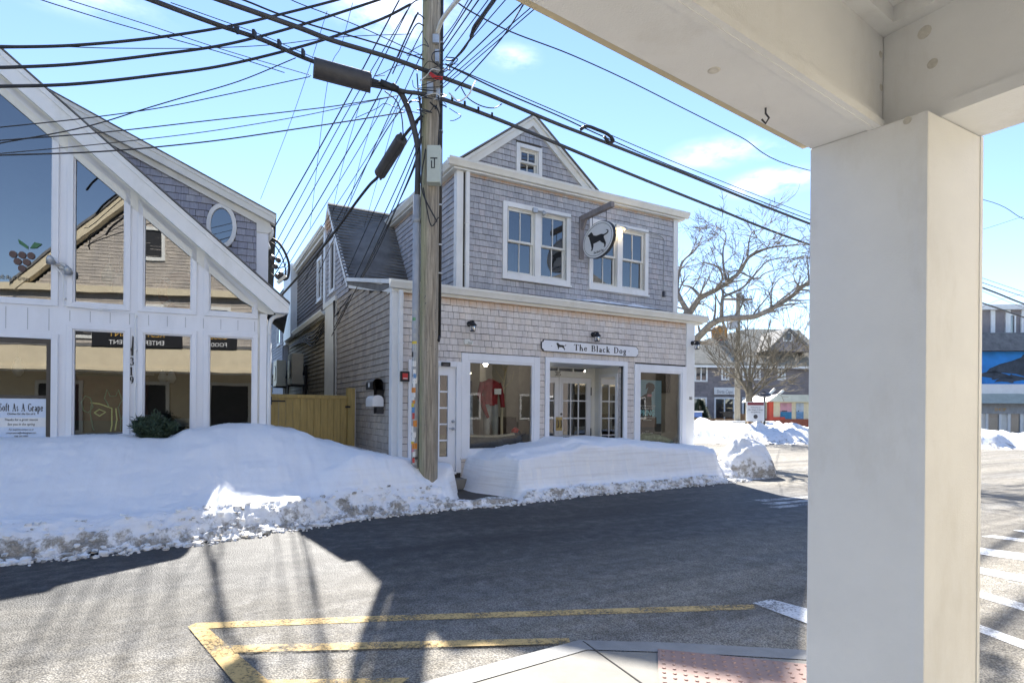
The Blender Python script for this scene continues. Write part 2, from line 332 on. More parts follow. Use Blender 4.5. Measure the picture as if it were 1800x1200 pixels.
def asphalt_mat():
    m, t, b = nodes('asphalt'); g = t.nodes.new("ShaderNodeNewGeometry")
    mp = t.nodes.new("ShaderNodeMapping"); mp.vector_type = 'TEXTURE'
    mp.inputs["Location"].default_value = (-2.204, 10.57, 0); mp.inputs["Rotation"].default_value = (0, 0, radians(29))
    t.links.new(g.outputs["Position"], mp.inputs["Vector"]); v = mp.outputs["Vector"]
    vs = t.nodes.new("ShaderNodeMapping"); vs.inputs["Scale"].default_value = (.28, 1, 1); t.links.new(v, vs.inputs["Vector"]); vst = vs.outputs["Vector"]
    sep = t.nodes.new("ShaderNodeSeparateXYZ"); t.links.new(v, sep.inputs[0])
    big = noise_n(t, vst, .9, 8, .7); mid = noise_n(t, v, 5.5, 7, .72); fine = noise_n(t, v, 95, 3, .8)
    vo = t.nodes.new("ShaderNodeTexVoronoi"); vo.inputs["Scale"].default_value = 85; t.links.new(v, vo.inputs["Vector"])
    agg = ramp(t, vo.outputs["Distance"], [(.0, (1.42, 1.38, 1.3)), (.35, (1, 1, 1)), (.7, (.48, .48, .48))])
    # wet by the snow bank (road side of it), dry and salted further out
    w = math_n(t, 'ADD', sep.outputs["Y"], math_n(t, 'MULTIPLY', math_n(t, 'SUBTRACT', big, .5), 4.0))
    mr = t.nodes.new("ShaderNodeMapRange"); mr.inputs["From Min"].default_value = -7.0; mr.inputs["From Max"].default_value = -4.4
    t.links.new(w, mr.inputs["Value"]); wet = mr.outputs["Result"]
    # only along the shaded shop fronts: fades out up the cross street
    mr2 = t.nodes.new("ShaderNodeMapRange"); mr2.inputs["From Min"].default_value = 8.2; mr2.inputs["From Max"].default_value = 6.8
    t.links.new(math_n(t, 'ADD', sep.outputs["X"], math_n(t, 'MULTIPLY', big, 1.0)), mr2.inputs["Value"])
    wet = math_n(t, 'MULTIPLY', wet, mr2.outputs["Result"])
    dry = ramp(t, mid, [(.3, (.19, .172, .140)), (.5, (.285, .262, .220)), (.7, (.38, .355, .31))])
    salt = ramp(t, math_n(t, 'ADD', math_n(t, 'MULTIPLY', big, .7), math_n(t, 'MULTIPLY', mid, .3)), [(.5, (0, 0, 0)), (.64, (.6, .6, .6))])
    dry = mixc(t, salt, dry, (.40, .395, .38))
    wc = ramp(t, mid, [(.35, (.022, .0235, .0255)), (.55, (.046, .048, .051)), (.72, (.095, .098, .10))])
    wc = mixc(t, ramp(t, math_n(t, 'ADD', math_n(t, 'MULTIPLY', big, .55), math_n(t, 'MULTIPLY', mid, .45)), [(.49, (0, 0, 0)), (.60, (.55, .55, .55))]), wc, (.155, .15, .145)); col = mixc(t, wet, dry, wc); col = mixc(t, 1.0, col, agg, 'MULTIPLY')
    col = mixc(t, 1.0, col, ramp(t, fine, [(.3, (.72, .72, .72)), (.7, (1.22, 1.22, 1.22))]), 'MULTIPLY')
    vt = t.nodes.new("ShaderNodeMapping"); vt.inputs["Scale"].default_value = (.055, 1.15, 1); t.links.new(v, vt.inputs["Vector"]); trk = noise_n(t, vt.outputs["Vector"], 1.5, 6, .62)
    col = mixc(t, 1.0, col, ramp(t, trk, [(.36, (.62, .62, .63)), (.5, (1, 1, 1)), (.66, (1.28, 1.27, 1.25))]), 'MULTIPLY')
    t.links.new(col, b.inputs["Base Color"])
    ro = t.nodes.new("ShaderNodeMapRange"); ro.inputs["To Min"].default_value = .9; ro.inputs["To Max"].default_value = .62
    t.links.new(wet, ro.inputs["Value"]); t.links.new(ro.outputs["Result"], b.inputs["Roughness"])
    hh = math_n(t, 'ADD', math_n(t, 'MULTIPLY', vo.outputs["Distance"], -1.0), fine)
    bump(t, b, hh, .75, .008); return m
M['asphalt'] = asphalt_mat()
def paint_mat(name, c, worn=.5):
    m = bpy.data.materials.new(name); m.use_nodes = True; t = m.node_tree; b = t.nodes["Principled BSDF"]; o = t.nodes["Material Output"]
    g = t.nodes.new("ShaderNodeNewGeometry"); v = g.outputs["Position"]
    n = noise_n(t, v, 45, 6, .8); n2 = noise_n(t, v, 2.5, 5, .7)
    f = math_n(t, 'ADD', math_n(t, 'MULTIPLY', n, .6), math_n(t, 'MULTIPLY', n2, .4))
    fac = ramp(t, f, [(worn-.06, (0, 0, 0)), (worn+.05, (1, 1, 1))])
    tr = t.nodes.new("ShaderNodeBsdfTransparent"); mx = t.nodes.new("ShaderNodeMixShader")
    t.links.new(fac, mx.inputs[0]); t.links.new(tr.outputs[0], mx.inputs[1]); t.links.new(b.outputs[0], mx.inputs[2]); t.links.new(mx.outputs[0], o.inputs["Surface"])
    t.links.new(ramp(t, n2, [(.3, tuple(x*.8 for x in c)), (.7, c)]), b.inputs["Base Color"]); b.inputs["Roughness"].default_value = .8
    bump(t, b, n, .4, .004); return m
M['yellow'] = paint_mat('worn_yellow_paint', (.60, .42, .17), .475); M['white_line'] = paint_mat('worn_white_paint', (.72, .73, .74), .455)
M['white_old'] = paint_mat('faded_white_paint', (.6, .6, .6), .50)
M['concrete'] = mat('concrete', (.24, .23, .205), .85, .15, 3, .4, 140, dirt=(.24, .22, .2))
M['granite'] = mat('kerb_stone', (.25, .25, .245), .8, .12, 9, .4, 120)
M['tactile'] = mat('tactile_panel', (.29, .19, .16), .7, .15, 3, .3, 120, dirt=(.25, .21, .19))
def rects_minus(x0, x1, z0, z1, holes):
    xs = sorted({x0, x1, *[min(max(h[0], x0), x1) for h in holes], *[min(max(h[1], x0), x1) for h in holes]})
    out = []
    for a, b in zip(xs, xs[1:]):
        if b-a < 1e-4: continue
        mid = (a+b)/2; hs = sorted((h[2], h[3]) for h in holes if h[0] <= mid <= h[1]); z = z0
        for lo, hi in hs:
            if lo > z: out.append((a, b, z, min(lo, z1)))
            z = max(z, hi)
        if z < z1: out.append((a, b, z, z1))
    return out
def shingles(mb, z0, z1, iv, P, seed=1, course=.127, wr=(.09, .19), lip=.019, gap=.009):  # gap bares the dark backing, whose colour stands in for shadow lines between courses
    rnd = random.Random(seed); k = math.floor(z0/course)
    while k*course < z1-.01:
        za = max(z0, k*course); zb = min(z1, (k+1)*course-gap); k += 1
        for a, b in iv((za+min(zb, z1))/2):
            x = a
            while x < b-.004:
                e = min(b, x+rnd.uniform(*wr))
                if b-e < .03: e = b
                g = rnd.uniform(.001, .004); dz = rnd.uniform(-.004, .002); l = lip+rnd.uniform(-.004, .004)
                p = [P(x+g, za+dz, l), P(e-g, za+dz+rnd.uniform(-.002, .002), l), P(e-g, zb, .004), P(x+g, zb, .004), P(x+g, za+dz, 0), P(e-g, za+dz, 0)]
                n = len(mb.v); mb.v += [tuple(q) for q in p]
                mb.f += [(n, n+1, n+2, n+3), (n, n+4, n+5, n+1), (n+3, n+4, n), (n+1, n+5, n+2)]
                x = e
    return mb
def holes_iv(a, b, holes, pad=0):
    def f(z):
        hs = sorted((h[0]+pad, h[1]-pad) for h in holes if h[2] < z < h[3]); out = []; x = a
        for lo, hi in hs:
            if lo > x+.02: out.append((x, min(lo, b)))
            x = max(x, hi)
        if x < b-.02: out.append((x, b))
        return out
    return f
# ---------------------------------------------------------------- lettering
def text(body, size, m, parent, pos, rot=(pi/2, 0, 0), name='lettering', ext=.002, align='LEFT', sx=1, bold=0, shear=0, spacing=1):
    c = bpy.data.curves.new(name, 'FONT'); c.body = body; c.size = size; c.extrude = ext; c.align_x = align; c.offset = bold; c.shear = shear; c.space_character = spacing
    c.resolution_u = 3
    o = bpy.data.objects.new(name, c); me = bpy.data.meshes.new_from_object(o); bpy.data.objects.remove(o); bpy.data.curves.remove(c)
    me.materials.append(m); q = bpy.data.objects.new(name, me); SC.collection.objects.link(q); q.parent = parent
    q.location = pos; q.rotation_euler = rot; q.scale = (sx, 1, 1); return q
ST, TH = .17, .065
GL = {  # serif letters: l line (x0,y0,x1,y1,width), a arc (cx,cy,rx,ry,deg0,deg1)
 'T': (.74, [('l', .37, 0, .37, 1, ST), ('l', 0, .97, .74, .97, TH), ('l', .025, .97, .025, .78, TH), ('l', .715, .97, .715, .78, TH), ('l', .22, .02, .52, .02, TH)]),
 'h': (.60, [('l', .12, 0, .12, 1.02, ST), ('l', .01, 1.0, .12, 1.0, TH), ('a', .29, .34, .19, .28, 0, 170), ('l', .47, 0, .47, .38, ST), ('l', 0, .02, .24, .02, TH), ('l', .35, .02, .59, .02, TH)]),
 'e': (.50, [('a', .25, .31, .25, .33, 20, 330), ('l', .04, .36, .46, .36, TH), ('a', .25, .36, .22, .28, 0, 60)]),
 'B': (.70, [('l', .13, 0, .13, 1, ST), ('l', 0, .975, .4, .975, TH), ('l', 0, .025, .4, .025, TH), ('l', .1, .53, .4, .53, TH), ('a', .38, .75, .22, .25, -90, 90), ('a', .38, .27, .29, .28, -90, 90)]),
 'l': (.24, [('l', .12, 0, .12, 1.02, ST), ('l', 0, 1.0, .12, 1.0, TH), ('l', 0, .02, .24, .02, TH)]),
 'a': (.50, [('l', .38, 0, .38, .5, ST), ('a', .22, .42, .2, .2, 10, 150), ('a', .2, .17, .18, .18, 40, 330), ('l', .38, .02, .48, .02, TH)]),
 'c': (.48, [('a', .26, .31, .25, .33, 45, 315)]),
 'k': (.60, [('l', .12, 0, .12, 1.02, ST), ('l', 0, 1.0, .12, 1.0, TH), ('l', .15, .27, .46, .6, TH), ('l', .26, .38, .5, .02, ST), ('l', 0, .02, .24, .02, TH), ('l', .4, .02, .62, .02, TH), ('l', .34, .61, .56, .61, TH)]),
 'D': (.80, [('l', .13, 0, .13, 1, ST), ('l', 0, .975, .36, .975, TH), ('l', 0, .025, .36, .025, TH), ('a', .34, .5, .44, .5, -90, 90)]),
 'o': (.54, [('a', .27, .31, .27, .33, 0, 360)]),
 'g': (.54, [('a', .25, .36, .22, .27, 0, 360), ('a', .25, -.13, .24, .17, 0, 360), ('l', .14, .1, .3, .03, TH), ('l', .4, .58, .53, .62, TH)]),
 'S': (.56, [('a', .28, .74, .22, .26, 60, 270), ('a', .28, .25, .25, .26, -120, 90), ('l', .05, .0, .05, .22, TH), ('l', .48, .78, .48, 1, TH)]),
 'f': (.36, [('l', .14, 0, .14, .8, ST), ('a', .27, .8, .19, .22, 40, 180), ('l', 0, .6, .32, .6, TH), ('l', .02, .02, .28, .02, TH)]),
 't': (.34, [('l', .14, .08, .14, .85, ST), ('l', 0, .6, .32, .6, TH), ('a', .23, .12, .14, .13, 180, 320)]),
 'A': (.76, [('l', .36, 1, .64, 0, ST), ('l', .38, 1, .12, 0, TH), ('l', .2, .36, .56, .36, TH), ('l', 0, .02, .24, .02, TH), ('l', .5, .02, .78, .02, TH)]),
 's': (.40, [('a', .2, .47, .15, .17, 40, 270), ('a', .2, .16, .17, .17, -140, 90)]),
 'G': (.80, [('a', .42, .5, .40, .52, 45, 330), ('l', .68, 0.05, .68, .42, ST), ('l', .52, .44, .8, .44, TH)]),
 'r': (.42, [('l', .12, 0, .12, .62, ST), ('l', 0, .6, .12, .6, TH), ('a', .27, .42, .16, .2, 40, 170), ('l', 0, .02, .26, .02, TH)]),
 'p': (.58, [('l', .12, -.35, .12, .62, ST), ('l', 0, .6, .12, .6, TH), ('a', .3, .31, .24, .33, -160, 160), ('l', 0, -.33, .26, -.33, TH)]),
 '3': (.50, [('a', .22, .74, .2, .25, -80, 150), ('a', .22, .26, .25, .27, -150, 80)]),
 '1': (.36, [('l', .18, 0, .18, 1, ST), ('l', .05, .86, .18, .98, TH), ('l', .04, .02, .34, .02, TH)]),
 '5': (.50, [('l', .1, .97, .46, .97, ST*.8), ('l', .1, .97, .1, .55, TH), ('a', .2, .3, .26, .31, -150, 110)]),
 '9': (.50, [('a', .24, .68, .22, .3, 0, 360), ('a', .1, .62, .36, .6, -70, 10)]),
 ' ': (.42, [])}
def serif(s, size, m, parent, pos, rot=(pi/2, 0, 0), track=.10, sx=1, name='lettering', d=.004):
    mb = MB(); x = 0; P = lambda a, b, c: (a*size*sx, b*size, c)
    for ch in s:
        wd, st = GL[ch]
        for k in st:
            if k[0] == 'l':
                _, x0, y0, x1, y1, w = k; dx, dy = x1-x0, y1-y0; L = math.hypot(dx, dy); nx, ny = -dy/L*w/2, dx/L*w/2
                mb.prism([(x+x0-nx, y0-ny), (x+x1-nx, y1-ny), (x+x1+nx, y1+ny), (x+x0+nx, y0+ny)], P, 0, d)
            else:
                _, cx, cy, rx, ry, d0, d1 = k; n = max(5, int(abs(d1-d0)/22)); ps, qs = [], []
                for i in range(n+1):
                    a = radians(d0+(d1-d0)*i/n); w = TH+(ST-TH)*abs(cos(a))**1.5
                    ps.append((x+cx+rx*cos(a), cy+ry*sin(a))); qs.append((x+cx+(rx-w)*cos(a), cy+(ry-min(w, .9*ry))*sin(a)))
                for i in range(n): mb.prism([ps[i], ps[i+1], qs[i+1], qs[i]], P, 0, d)
        x += wd+track
    o = mb.build(name, m, parent); o.location = pos; o.rotation_euler = rot; return o, (x-track)*size*sx
DOG = [(300, 425), (318, 408), (345, 372), (360, 364), (374, 390), (388, 428), (430, 442), (500, 415), (535, 425), (565, 412), (585, 388), (588, 362), (566, 350), (564, 342), (585, 342), (600, 362), (598, 395), (580, 425), (540, 450), (533, 480), (545, 520), (566, 588), (562, 630), (556, 668), (534, 670), (546, 645), (538, 600), (500, 572), (482, 540), (430, 572), (388, 592), (388, 640), (374, 722), (350, 728), (364, 690), (352, 600), (340, 540), (328, 490), (324, 455), (304, 440)]
DOG = [(x, y+.417*(x-300)) for x, y in DOG]; DOG = [((x-300)/300, (790-y)/425) for x, y in DOG]      # 0..1 wide, 0..1 high
# ---------------------------------------------------------------- building helpers
def PF(w0): return lambda a, z, o: (a, w0-o, z)      # facing the street (-w)
def PS(u0): return lambda a, z, o: (u0-o, a, z)      # facing the alley (-u)
def PE(u0): return lambda a, z, o: (u0+o, a, z)      # facing +u
def pbox(mb, P, a0, a1, z0, z1, o0, o1):
    n = len(mb.v)
    mb.v += [P(a0, z0, o0), P(a1, z0, o0), P(a1, z1, o0), P(a0, z1, o0), P(a0, z0, o1), P(a1, z0, o1), P(a1, z1, o1), P(a0, z1, o1)]
    mb.f += [tuple(n+i for i in q) for q in ((0, 3, 2, 1), (4, 5, 6, 7), (0, 1, 5, 4), (1, 2, 6, 5), (2, 3, 7, 6), (3, 0, 4, 7))]; return mb
def frame(mb, P, a0, a1, z0, z1, t, o0, o1, bottom=True, tt=None):
    tt = tt or t
    pbox(mb, P, a0, a0+t, z0, z1, o0, o1); pbox(mb, P, a1-t, a1, z0, z1, o0, o1)
    pbox(mb, P, a0+t, a1-t, z1-tt, z1, o0, o1)
    if bottom: pbox(mb, P, a0+t, a1-t, z0, z0+t, o0, o1)
    return mb
def pane(parent, P, a0, a1, z0, z1, o, m, name='pane'):
    return MB().quad(P(a0, z0, o), P(a1, z0, o), P(a1, z1, o), P(a0, z1, o)).build(name, m, parent)
def sash(parent, P, a0, a1, z0, z1, o, m, gm, cols=2, rows=1, r=.045, name='sash', mt=.02):
    mb = MB(); frame(mb, P, a0, a1, z0, z1, r, o-.035, o)
    for i in range(1, cols): x = a0+r+(a1-a0-2*r)*i/cols; pbox(mb, P, x-mt/2, x+mt/2, z0+r, z1-r, o-.028, o-.004)
    for i in range(1, rows): z = z0+r+(z1-z0-2*r)*i/rows; pbox(mb, P, a0+r, a1-r, z-mt/2, z+mt/2, o-.029, o-.005)
    s = mb.build(name, m, parent); pane(s, P, a0+r, a1-r, z0+r, z1-r, o-.018, gm); return s
def double_hung(parent, P, a0, a1, z0, z1, m, gm, rows=1, cols=2, dark='inside_d', open_=0):
    f = MB(); frame(f, P, a0, a1, z0, z1, .02, -.10, .0)
    w = f.build('window', m, parent); mid = (z0+z1)/2
    sash(w, P, a0+.02, a1-.02, mid-.02, z1-.02, -.02, m, gm, cols, rows); sash(w, P, a0+.02, a1-.02, z0+.02+open_, mid+.02+open_, -.06, m, gm, cols, rows)
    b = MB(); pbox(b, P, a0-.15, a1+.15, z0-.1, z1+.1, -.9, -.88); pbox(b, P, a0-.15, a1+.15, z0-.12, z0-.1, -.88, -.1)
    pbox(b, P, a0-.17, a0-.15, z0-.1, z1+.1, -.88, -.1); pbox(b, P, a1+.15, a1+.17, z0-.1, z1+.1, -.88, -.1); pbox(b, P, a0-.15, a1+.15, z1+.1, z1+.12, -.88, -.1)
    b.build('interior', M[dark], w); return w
def casing(parent, P, a0, a1, z0, z1, t=.1, m=None, o=.045, sill=True, name='window_casing'):
    mb = MB(); frame(mb, P, a0, a1, z0, z1, t, -.02, o)
    if sill: pbox(mb, P, a0-.02, a1+.02, z0-.035, z0, -.02, o+.03)
    return mb.build(name, m or M['trim'], parent, bevel=.004)
# ================================================================ SHOP ON THE CORNER
S = thing('shop_building', 'two storey grey shingle shop with white trim and small gable behind the utility pole', 'building', FB.o, FB.rot)
F0, F1, SD0, SD1 = PF(0), PF(.5), PS(0), PS(1.485)
holes0 = [(.29, 1.37, 0, 2.46), (1.37, 3.165, .62, 2.645), (3.30, 5.54, 0, 2.65), (5.79, 7.42, .58, 2.625)]
holesR = [(.42, 1.30, .3, 2.37), (1.50, 3.06, .70, 2.53), (3.41, 5.434, .3, 2.56), (5.89, 7.35, .70, 2.52)]
bk = MB()
for a, b, z, y in rects_minus(0.02, 7.64, -.1, 3.72, holesR): pbox(bk, F0, a, b, z, y, -.13, 0)
bk.build('wall_core', M['backer'], S)
sh = MB(); shingles(sh, .1, 3.72, holes_iv(.17, 7.41, holes0), F0, 3)
sh.build('front_wall', M['sh_low'], S)
# ---- alley side wall of the lower storey
sw = MB(); shingles(sw, .1, 4.33, lambda z: [(.13, 4.72)] if z < 3.70 else [(max(.13, (z-3.70)/.19*.9 if z < 3.95 else 1.5+(z-3.95)*3.5), 4.72)], SD0, 5, wr=(.1, .24))
sw.build('side_wall', M['sh_side'], S)
sc = MB(); sc.prism([(0, -.1), (4.74, -.1), (4.74, 4.36), (3.3, 4.36), (0, 3.72)], lambda a, z, o: (o, a, z), .002, .12); sc.build('side_wall_core', M['backer'], S)
# corner boards and downspout
cb = MB().box(-.03, .165, -.03, 0, .1, 3.72).box(-.03, 0, 0, .13, .1, 3.72); cb.build('corner_board', M['trim'], S, bevel=.004)
cb = MB().box(7.41, 7.69, -.035, 0, .1, 3.72).box(7.66, 7.69, 0, 5, .1, 3.72); cb.build('corner_board', M['trim'], S, bevel=.004)
dn = MB().box(.085, .16, -.10, -.032, .3, 3.40).box(.075, .17, -.11, -.031, 2.74, 2.765).box(.075, .17, -.11, -.031, 1.0, 1.02)
dn.tube([(.12, -.07, 3.72), (.12, -.10, 3.62), (.12, -.09, 3.5), (.12, -.065, 3.38)], .045, 8); dn.build('downspout', M['trim'], S, bevel=.006)
# cornice, fascia and gutter of the lower roof
def gutter(mb, P, a0, a1, z, o0=.05, h=.16, d=.12):
    pr = [(o0, z+h), (o0, z+.03), (o0+.02, z), (o0+d*.6, z+.01), (o0+d*.78, z+.06), (o0+d, z+h*.72), (o0+d, z+h), (o0+d-.01, z+h), (o0+d-.012, z+h*.75), (o0+.02, z+.04), (o0+.012, z+h)]
    n = len(mb.v); k = len(pr)
    for a in (a0, a1):
        for o, zz in pr: mb.v.append(P(a, zz, o))
    for i in range(k): j = (i+1) % k; mb.f.append((n+i, n+j, n+k+j, n+k+i))
    mb.f += [tuple(n+i for i in range(k)), tuple(n+k+i for i in range(k-1, -1, -1))]; return mb
fa = MB().box(-.03, 7.95, -.05, .3, 3.70, 3.735).box(-.03, 7.95, -.05, -.0, 3.735, 3.90); fa.build('fascia', M['trim_cream'], S)
gutter(MB(), F0, -.10, 8.02, 3.745, .05, .15, .13).build('gutter', M['trim_cream'], S)
# raked side fascia following the porch roof
rk = MB()
for o0, o1, z0, z1 in ((0.002, .05, 3.68, 3.84), (.002, .10, 3.84, 3.92)):
    rk.prism([(-.06, z0), (0, z0), (3.35, z0+.68), (3.35, z1+.68), (0, z1), (-.06, z1)], lambda a, z, o: (-o, a, z), o0, o1)
rk.build('rake_board', M['trim'], S)
lr = MB(); lr.prism([(-.05, 3.90), (.6, 3.935), (3.4, 4.60), (3.4, 4.45), (.6, 3.80), (-.05, 3.78)], lambda a, z, o: (o, a, z), -.06, 1.49)
lr.box(1.49, 8.0, -.05, .55, 3.90, 3.93)
lr.box(0, 7.66, .13, 5.0, 3.3, 3.36); lr.build('porch_roof', M['roof'], S)
# ---- door with glass lites
dr = MB(); frame(dr, F0, .29, 1.37, .30, 2.46, .105, -.05, .04, bottom=False); pbox(dr, F0, .395, 1.265, .28, .33, -.12, .06)
door_fr = dr.build('door_frame', M['trim_blue'], S, bevel=.004)
def lite_door(parent, P, a0, a1, z0, z1, g, cols, rows, name='door'):
    mb = MB(); ga0, ga1, gz0, gz1 = g
    for a, b, z, y in rects_minus(a0, a1, z0, z1, [g]): pbox(mb, P, a, b, z, y, -.05, -.01)
    for i in range(1, cols): x = ga0+(ga1-ga0)*i/cols; pbox(mb, P, x-.014, x+.014, gz0, gz1, -.04, -.012)
    for i in range(1, rows): z = gz0+(gz1-gz0)*i/rows; pbox(mb, P, ga0, ga1, z-.014, z+.014, -.041, -.013)
    frame(mb, P, ga0-.035, ga1+.035, gz0-.035, gz1+.035, .034, -.012, .0)
    d = mb.build(name, M['trim_blue'], parent); pane(d, P, ga0, ga1, gz0, gz1, -.03, M['glass_up']); return d
d1 = lite_door(S, F0, .40, 1.26, .335, 2.355, (.56, 1.10, .62, 2.19), 3, 5)
kn = MB()
for z in (1.30, 1.16): kn.lathe([(.03, 0), (.03, .02), (.018, .03), (.028, .05), (.01, .065)], (1.205, 0.012, z), 10, Matrix.Rotation(pi/2, 3, 'X'))
kn.bar((1.20, -.05, 1.16), (1.10, -.055, 1.17), .015, .02); kn.build('handle', M['metal'], d1, smooth=True)
# ---- shop window 1 and 2
def shop_window(u0, u1, z0, z1, g):
    mb = MB(); f = casing(S, F0, u0, u1, z0, z1, .14, M['trim_blue'], .045)
    m2 = MB(); frame(m2, F0, u0+.14, u1-.14, z0+.0+.14 if False else g[2]-.045, z1-.14, .045, -.06, .03); m2.build('inner_frame', M['trim_blue'], f)
    pane(f, F0, g[0]-.02, g[1]+.02, g[2]-.02, g[3]+.02, -.02, M['glass']); return f
shop_window(1.37, 3.165, .60, 2.645, (1.60, 3.0, .763, 2.46))
shop_window(5.76, 7.408, .58, 2.625, (5.945, 7.30, .74, 2.44))
# ---- recessed entry: frame, ceiling, reveals, double doors, side light
en = MB(); frame(en, F0, 3.305, 5.54, .2, 2.66, .105, -.06, .045, bottom=False); en.build('entry_casing', M['trim_blue'], S, bevel=.004)
F2 = PF(1.06)
rv = MB(); rv.box(3.30, 5.60, .0601, 1.3, 2.555, 2.60); rv.box(3.395, 3.41, .13, 1.06, .2, 2.555)
for a, b, z, y in rects_minus(.0, 1.06, .2, 2.555, [(.22, .80, .55, 2.33)]): rv.box(5.434, 5.46, a+.06, b, z, y) if a < .01 else rv.box(5.434, 5.46, a, b, z, y)
rv.build('entry_reveal', M['trim_cream'], S)
SE = lambda a, z, o: (5.434-o, a, z)
shr = MB(); shingles(shr, .3, 2.54, lambda z: [(.065, .17)], SE, 9, lip=.012); shr.build('reveal_shingles', M['sh_low'], S)
f = MB(); frame(f, SE, .17, .86, .5, 2.40, .07, -.01, .03); f = f.build('side_light', M['trim'], S); pane(f, SE, .24, .79, .57, 2.33, .005, M['glass'])
dw = MB()
for a, b, z, y in rects_minus(3.41, 5.434, .3, 2.555, [(3.45, 5.33, .3, 2.325), (3.50, 5.22, 2.465, 2.535)]): pbox(dw, F2, a, b, z, y, -.1, 0)
pbox(dw, F2, 3.41, 5.434, 2.326, 2.336, 0, .012)
for x in (3.93, 4.36, 4.79): pbox(dw, F2, x-.02, x+.02, 2.465, 2.535, -.08, .004)
dwo = dw.build('door_surround', M['trim_cream'], S); pane(dwo, F2, 3.50, 5.22, 2.465, 2.535, -.04, M['glass_up'])
for a0, a1, g in ((3.455, 4.385, (3.60, 4.26, .5, 2.18)), (4.395, 5.325, (4.50, 5.19, .5, 2.18))):
    d = lite_door(S, F2, a0, a1, .32, 2.32, g, 3, 4)
    x = 4.345 if a0 < 4 else 4.435
    pl = MB(); pbox(pl, F2, x-.045, x+.045, 1.05, 1.37, -.008, .004); pl = pl.build('push_plate', M['brass'], d)
    h = MB(); h.tube([F2(x, 1.12, .0), F2(x, 1.14, .04), F2(x, 1.28, .04), F2(x, 1.30, .0)], .011, 6); h.build('handle', M['metal_d'], pl, smooth=True)
    if a0 > 4:
        k = MB(); k.lathe([(.028, 0), (.028, .02), (.008, .022)], F2(4.45, 1.44, -.005), 10, Matrix.Rotation(pi/2, 3, 'X')); k.build('lock', M['metal_d'], d)
        k = MB(); pbox(k, F2, 5.315, 5.335, 1.9, 2.1, -.005, .01); pbox(k, F2, 5.315, 5.335, .9, 1.1, -.005, .01); k.build('hinge', M['metal_d'], d)
st = MB().box(3.41, 5.434, .0, 1.1, .0, .30).box(.3, 1.40, -.25, .05, .0, .20); st.build('step', M['concrete'], S)
serif('315', .10, M['ink'], S, (4.26, 1.052, 2.347), track=.12, name='house_number')
serif('315', .07, M['ink'], S, (7.50, -.04, 1.82), track=.1, name='house_number')
# interior of the shop
ir = MB()
ir.box(.13, 7.60, 4.9, 5.0, .2, 3.0).box(.13, 3.35, .13, 4.9, .30, .36).box(5.47, 7.6, .13, 4.9, .30, .36).box(3.35, 5.47, 1.17, 4.9, .30, .36)
ir.build('shop_floor', M['floorw'], S)
ir = MB().box(.13, 7.6, 4.8, 4.9, .36, 2.9).box(.13, .2, .13, 4.8, .36, 2.9).box(7.5, 7.6, .2, 4.8, .36, 2.9).box(.13, 7.6, .14, 4.9, 2.9, 2.95)
ir.box(3.30, 3.39, .13, 1.1, .36, 2.9).box(5.465, 5.5, .13, 1.1, .36, .55); ir.box(2.6, 2.75, 1.7, 2.3, .36, 2.9); ir.build('shop_interior', M['inside_w'], S)
ir = MB().box(1.45, 3.2, .15, .95, .36, .74).box(5.8, 7.45, .15, .95, .36, .70); ir.build('display_platform', M['inside_w'], S)
ir = MB(); rnd = random.Random(4)
for k in range(9):
    x = .9+k*.7; ir.box(x, x+.5, 3.6+rnd.random()*.8, 4.6, .36, 1.1+rnd.random()*.8)
ir.build('stock_shelf', M['inside_d'], S)
ir = MB().box(1.55, 2.05, 1.5, 1.6, 1.0, 2.3).box(5.7, 6.6, 2.2, 2.3, .4, 2.1); ir.build('dark_rack', M['inside_d'], S)
for x, y, z in ((2.5, 1.2, 2.55), (2.65, 2.2, 2.4), (1.9, 2.8, 2.7), (4.7, 1.9, 2.45), (6.3, 2.6, 2.6), (3.3, 3.2, 2.7), (5.4, 3.6, 2.7), (6.9, 1.4, 2.55)):
    MB().lathe([(.03, -.05), (.055, 0), (.03, .05)], (x, y, z), 10).build('ceiling_lamp', M['bulb_s'], S, smooth=True)
# ---- upper storey
hu = [(2.525, 4.27, 4.36, 5.99), (4.80, 6.60, 4.38, 6.0)]
up = MB()
for a, b, z, y in rects_minus(1.50, 7.56, 3.85, 6.42, [(2.66, 4.15, 4.46, 5.90), (4.93, 6.48, 4.46, 5.90)]): pbox(up, F1, a, b, z, y, -.13, 0)
up.box(1.487, 1.60, .63, 8.0, 3.85, 6.42); up.box(7.46, 7.56, .63, 8.0, 2.0, 6.42); up.build('upper_wall_core', M['backer'], S)
sh = MB(); shingles(sh, 3.93, 6.43, holes_iv(1.72, 7.45, hu), F1, 11); sh.build('upper_front_wall', M['sh_up'], S)
sh = MB(); shingles(sh, 3.93, 6.45, lambda z: [(.62, 8.0)], SD1, 12, wr=(.12, .3)); sh.build('upper_side_wall', M['sh_up'], S)
MB().box(1.455, 1.60, .47, .5, 3.93, 6.42).box(1.455, 1.485, .5, .62, 3.93, 6.42).build('corner_board', M['trim'], S, bevel=.004)
dn = MB().box(1.64, 1.72, .41, .485, 3.98, 6.42).box(1.63, 1.73, .40, .486, 5.35, 5.37).box(1.63, 1.73, .40, .486, 4.5, 4.52); dn.build('downspout', M['trim'], S, bevel=.006)
MB().box(7.45, 7.60, .465, .5, 3.93, 6.42).box(7.573, 7.60, .5, 5, 3.93, 6.42).build('corner_board', M['trim'], S, bevel=.004)
fa = MB().box(1.35, 7.75, .38, .6, 6.41, 6.44).box(1.35, 7.75, .42, .5, 6.44, 6.60).box(1.35, 1.486, .6, 8.0, 6.41, 6.44).box(1.38, 1.45, .6, 8.0, 6.44, 6.60)
fa.build('cornice', M['trim_cream'], S)
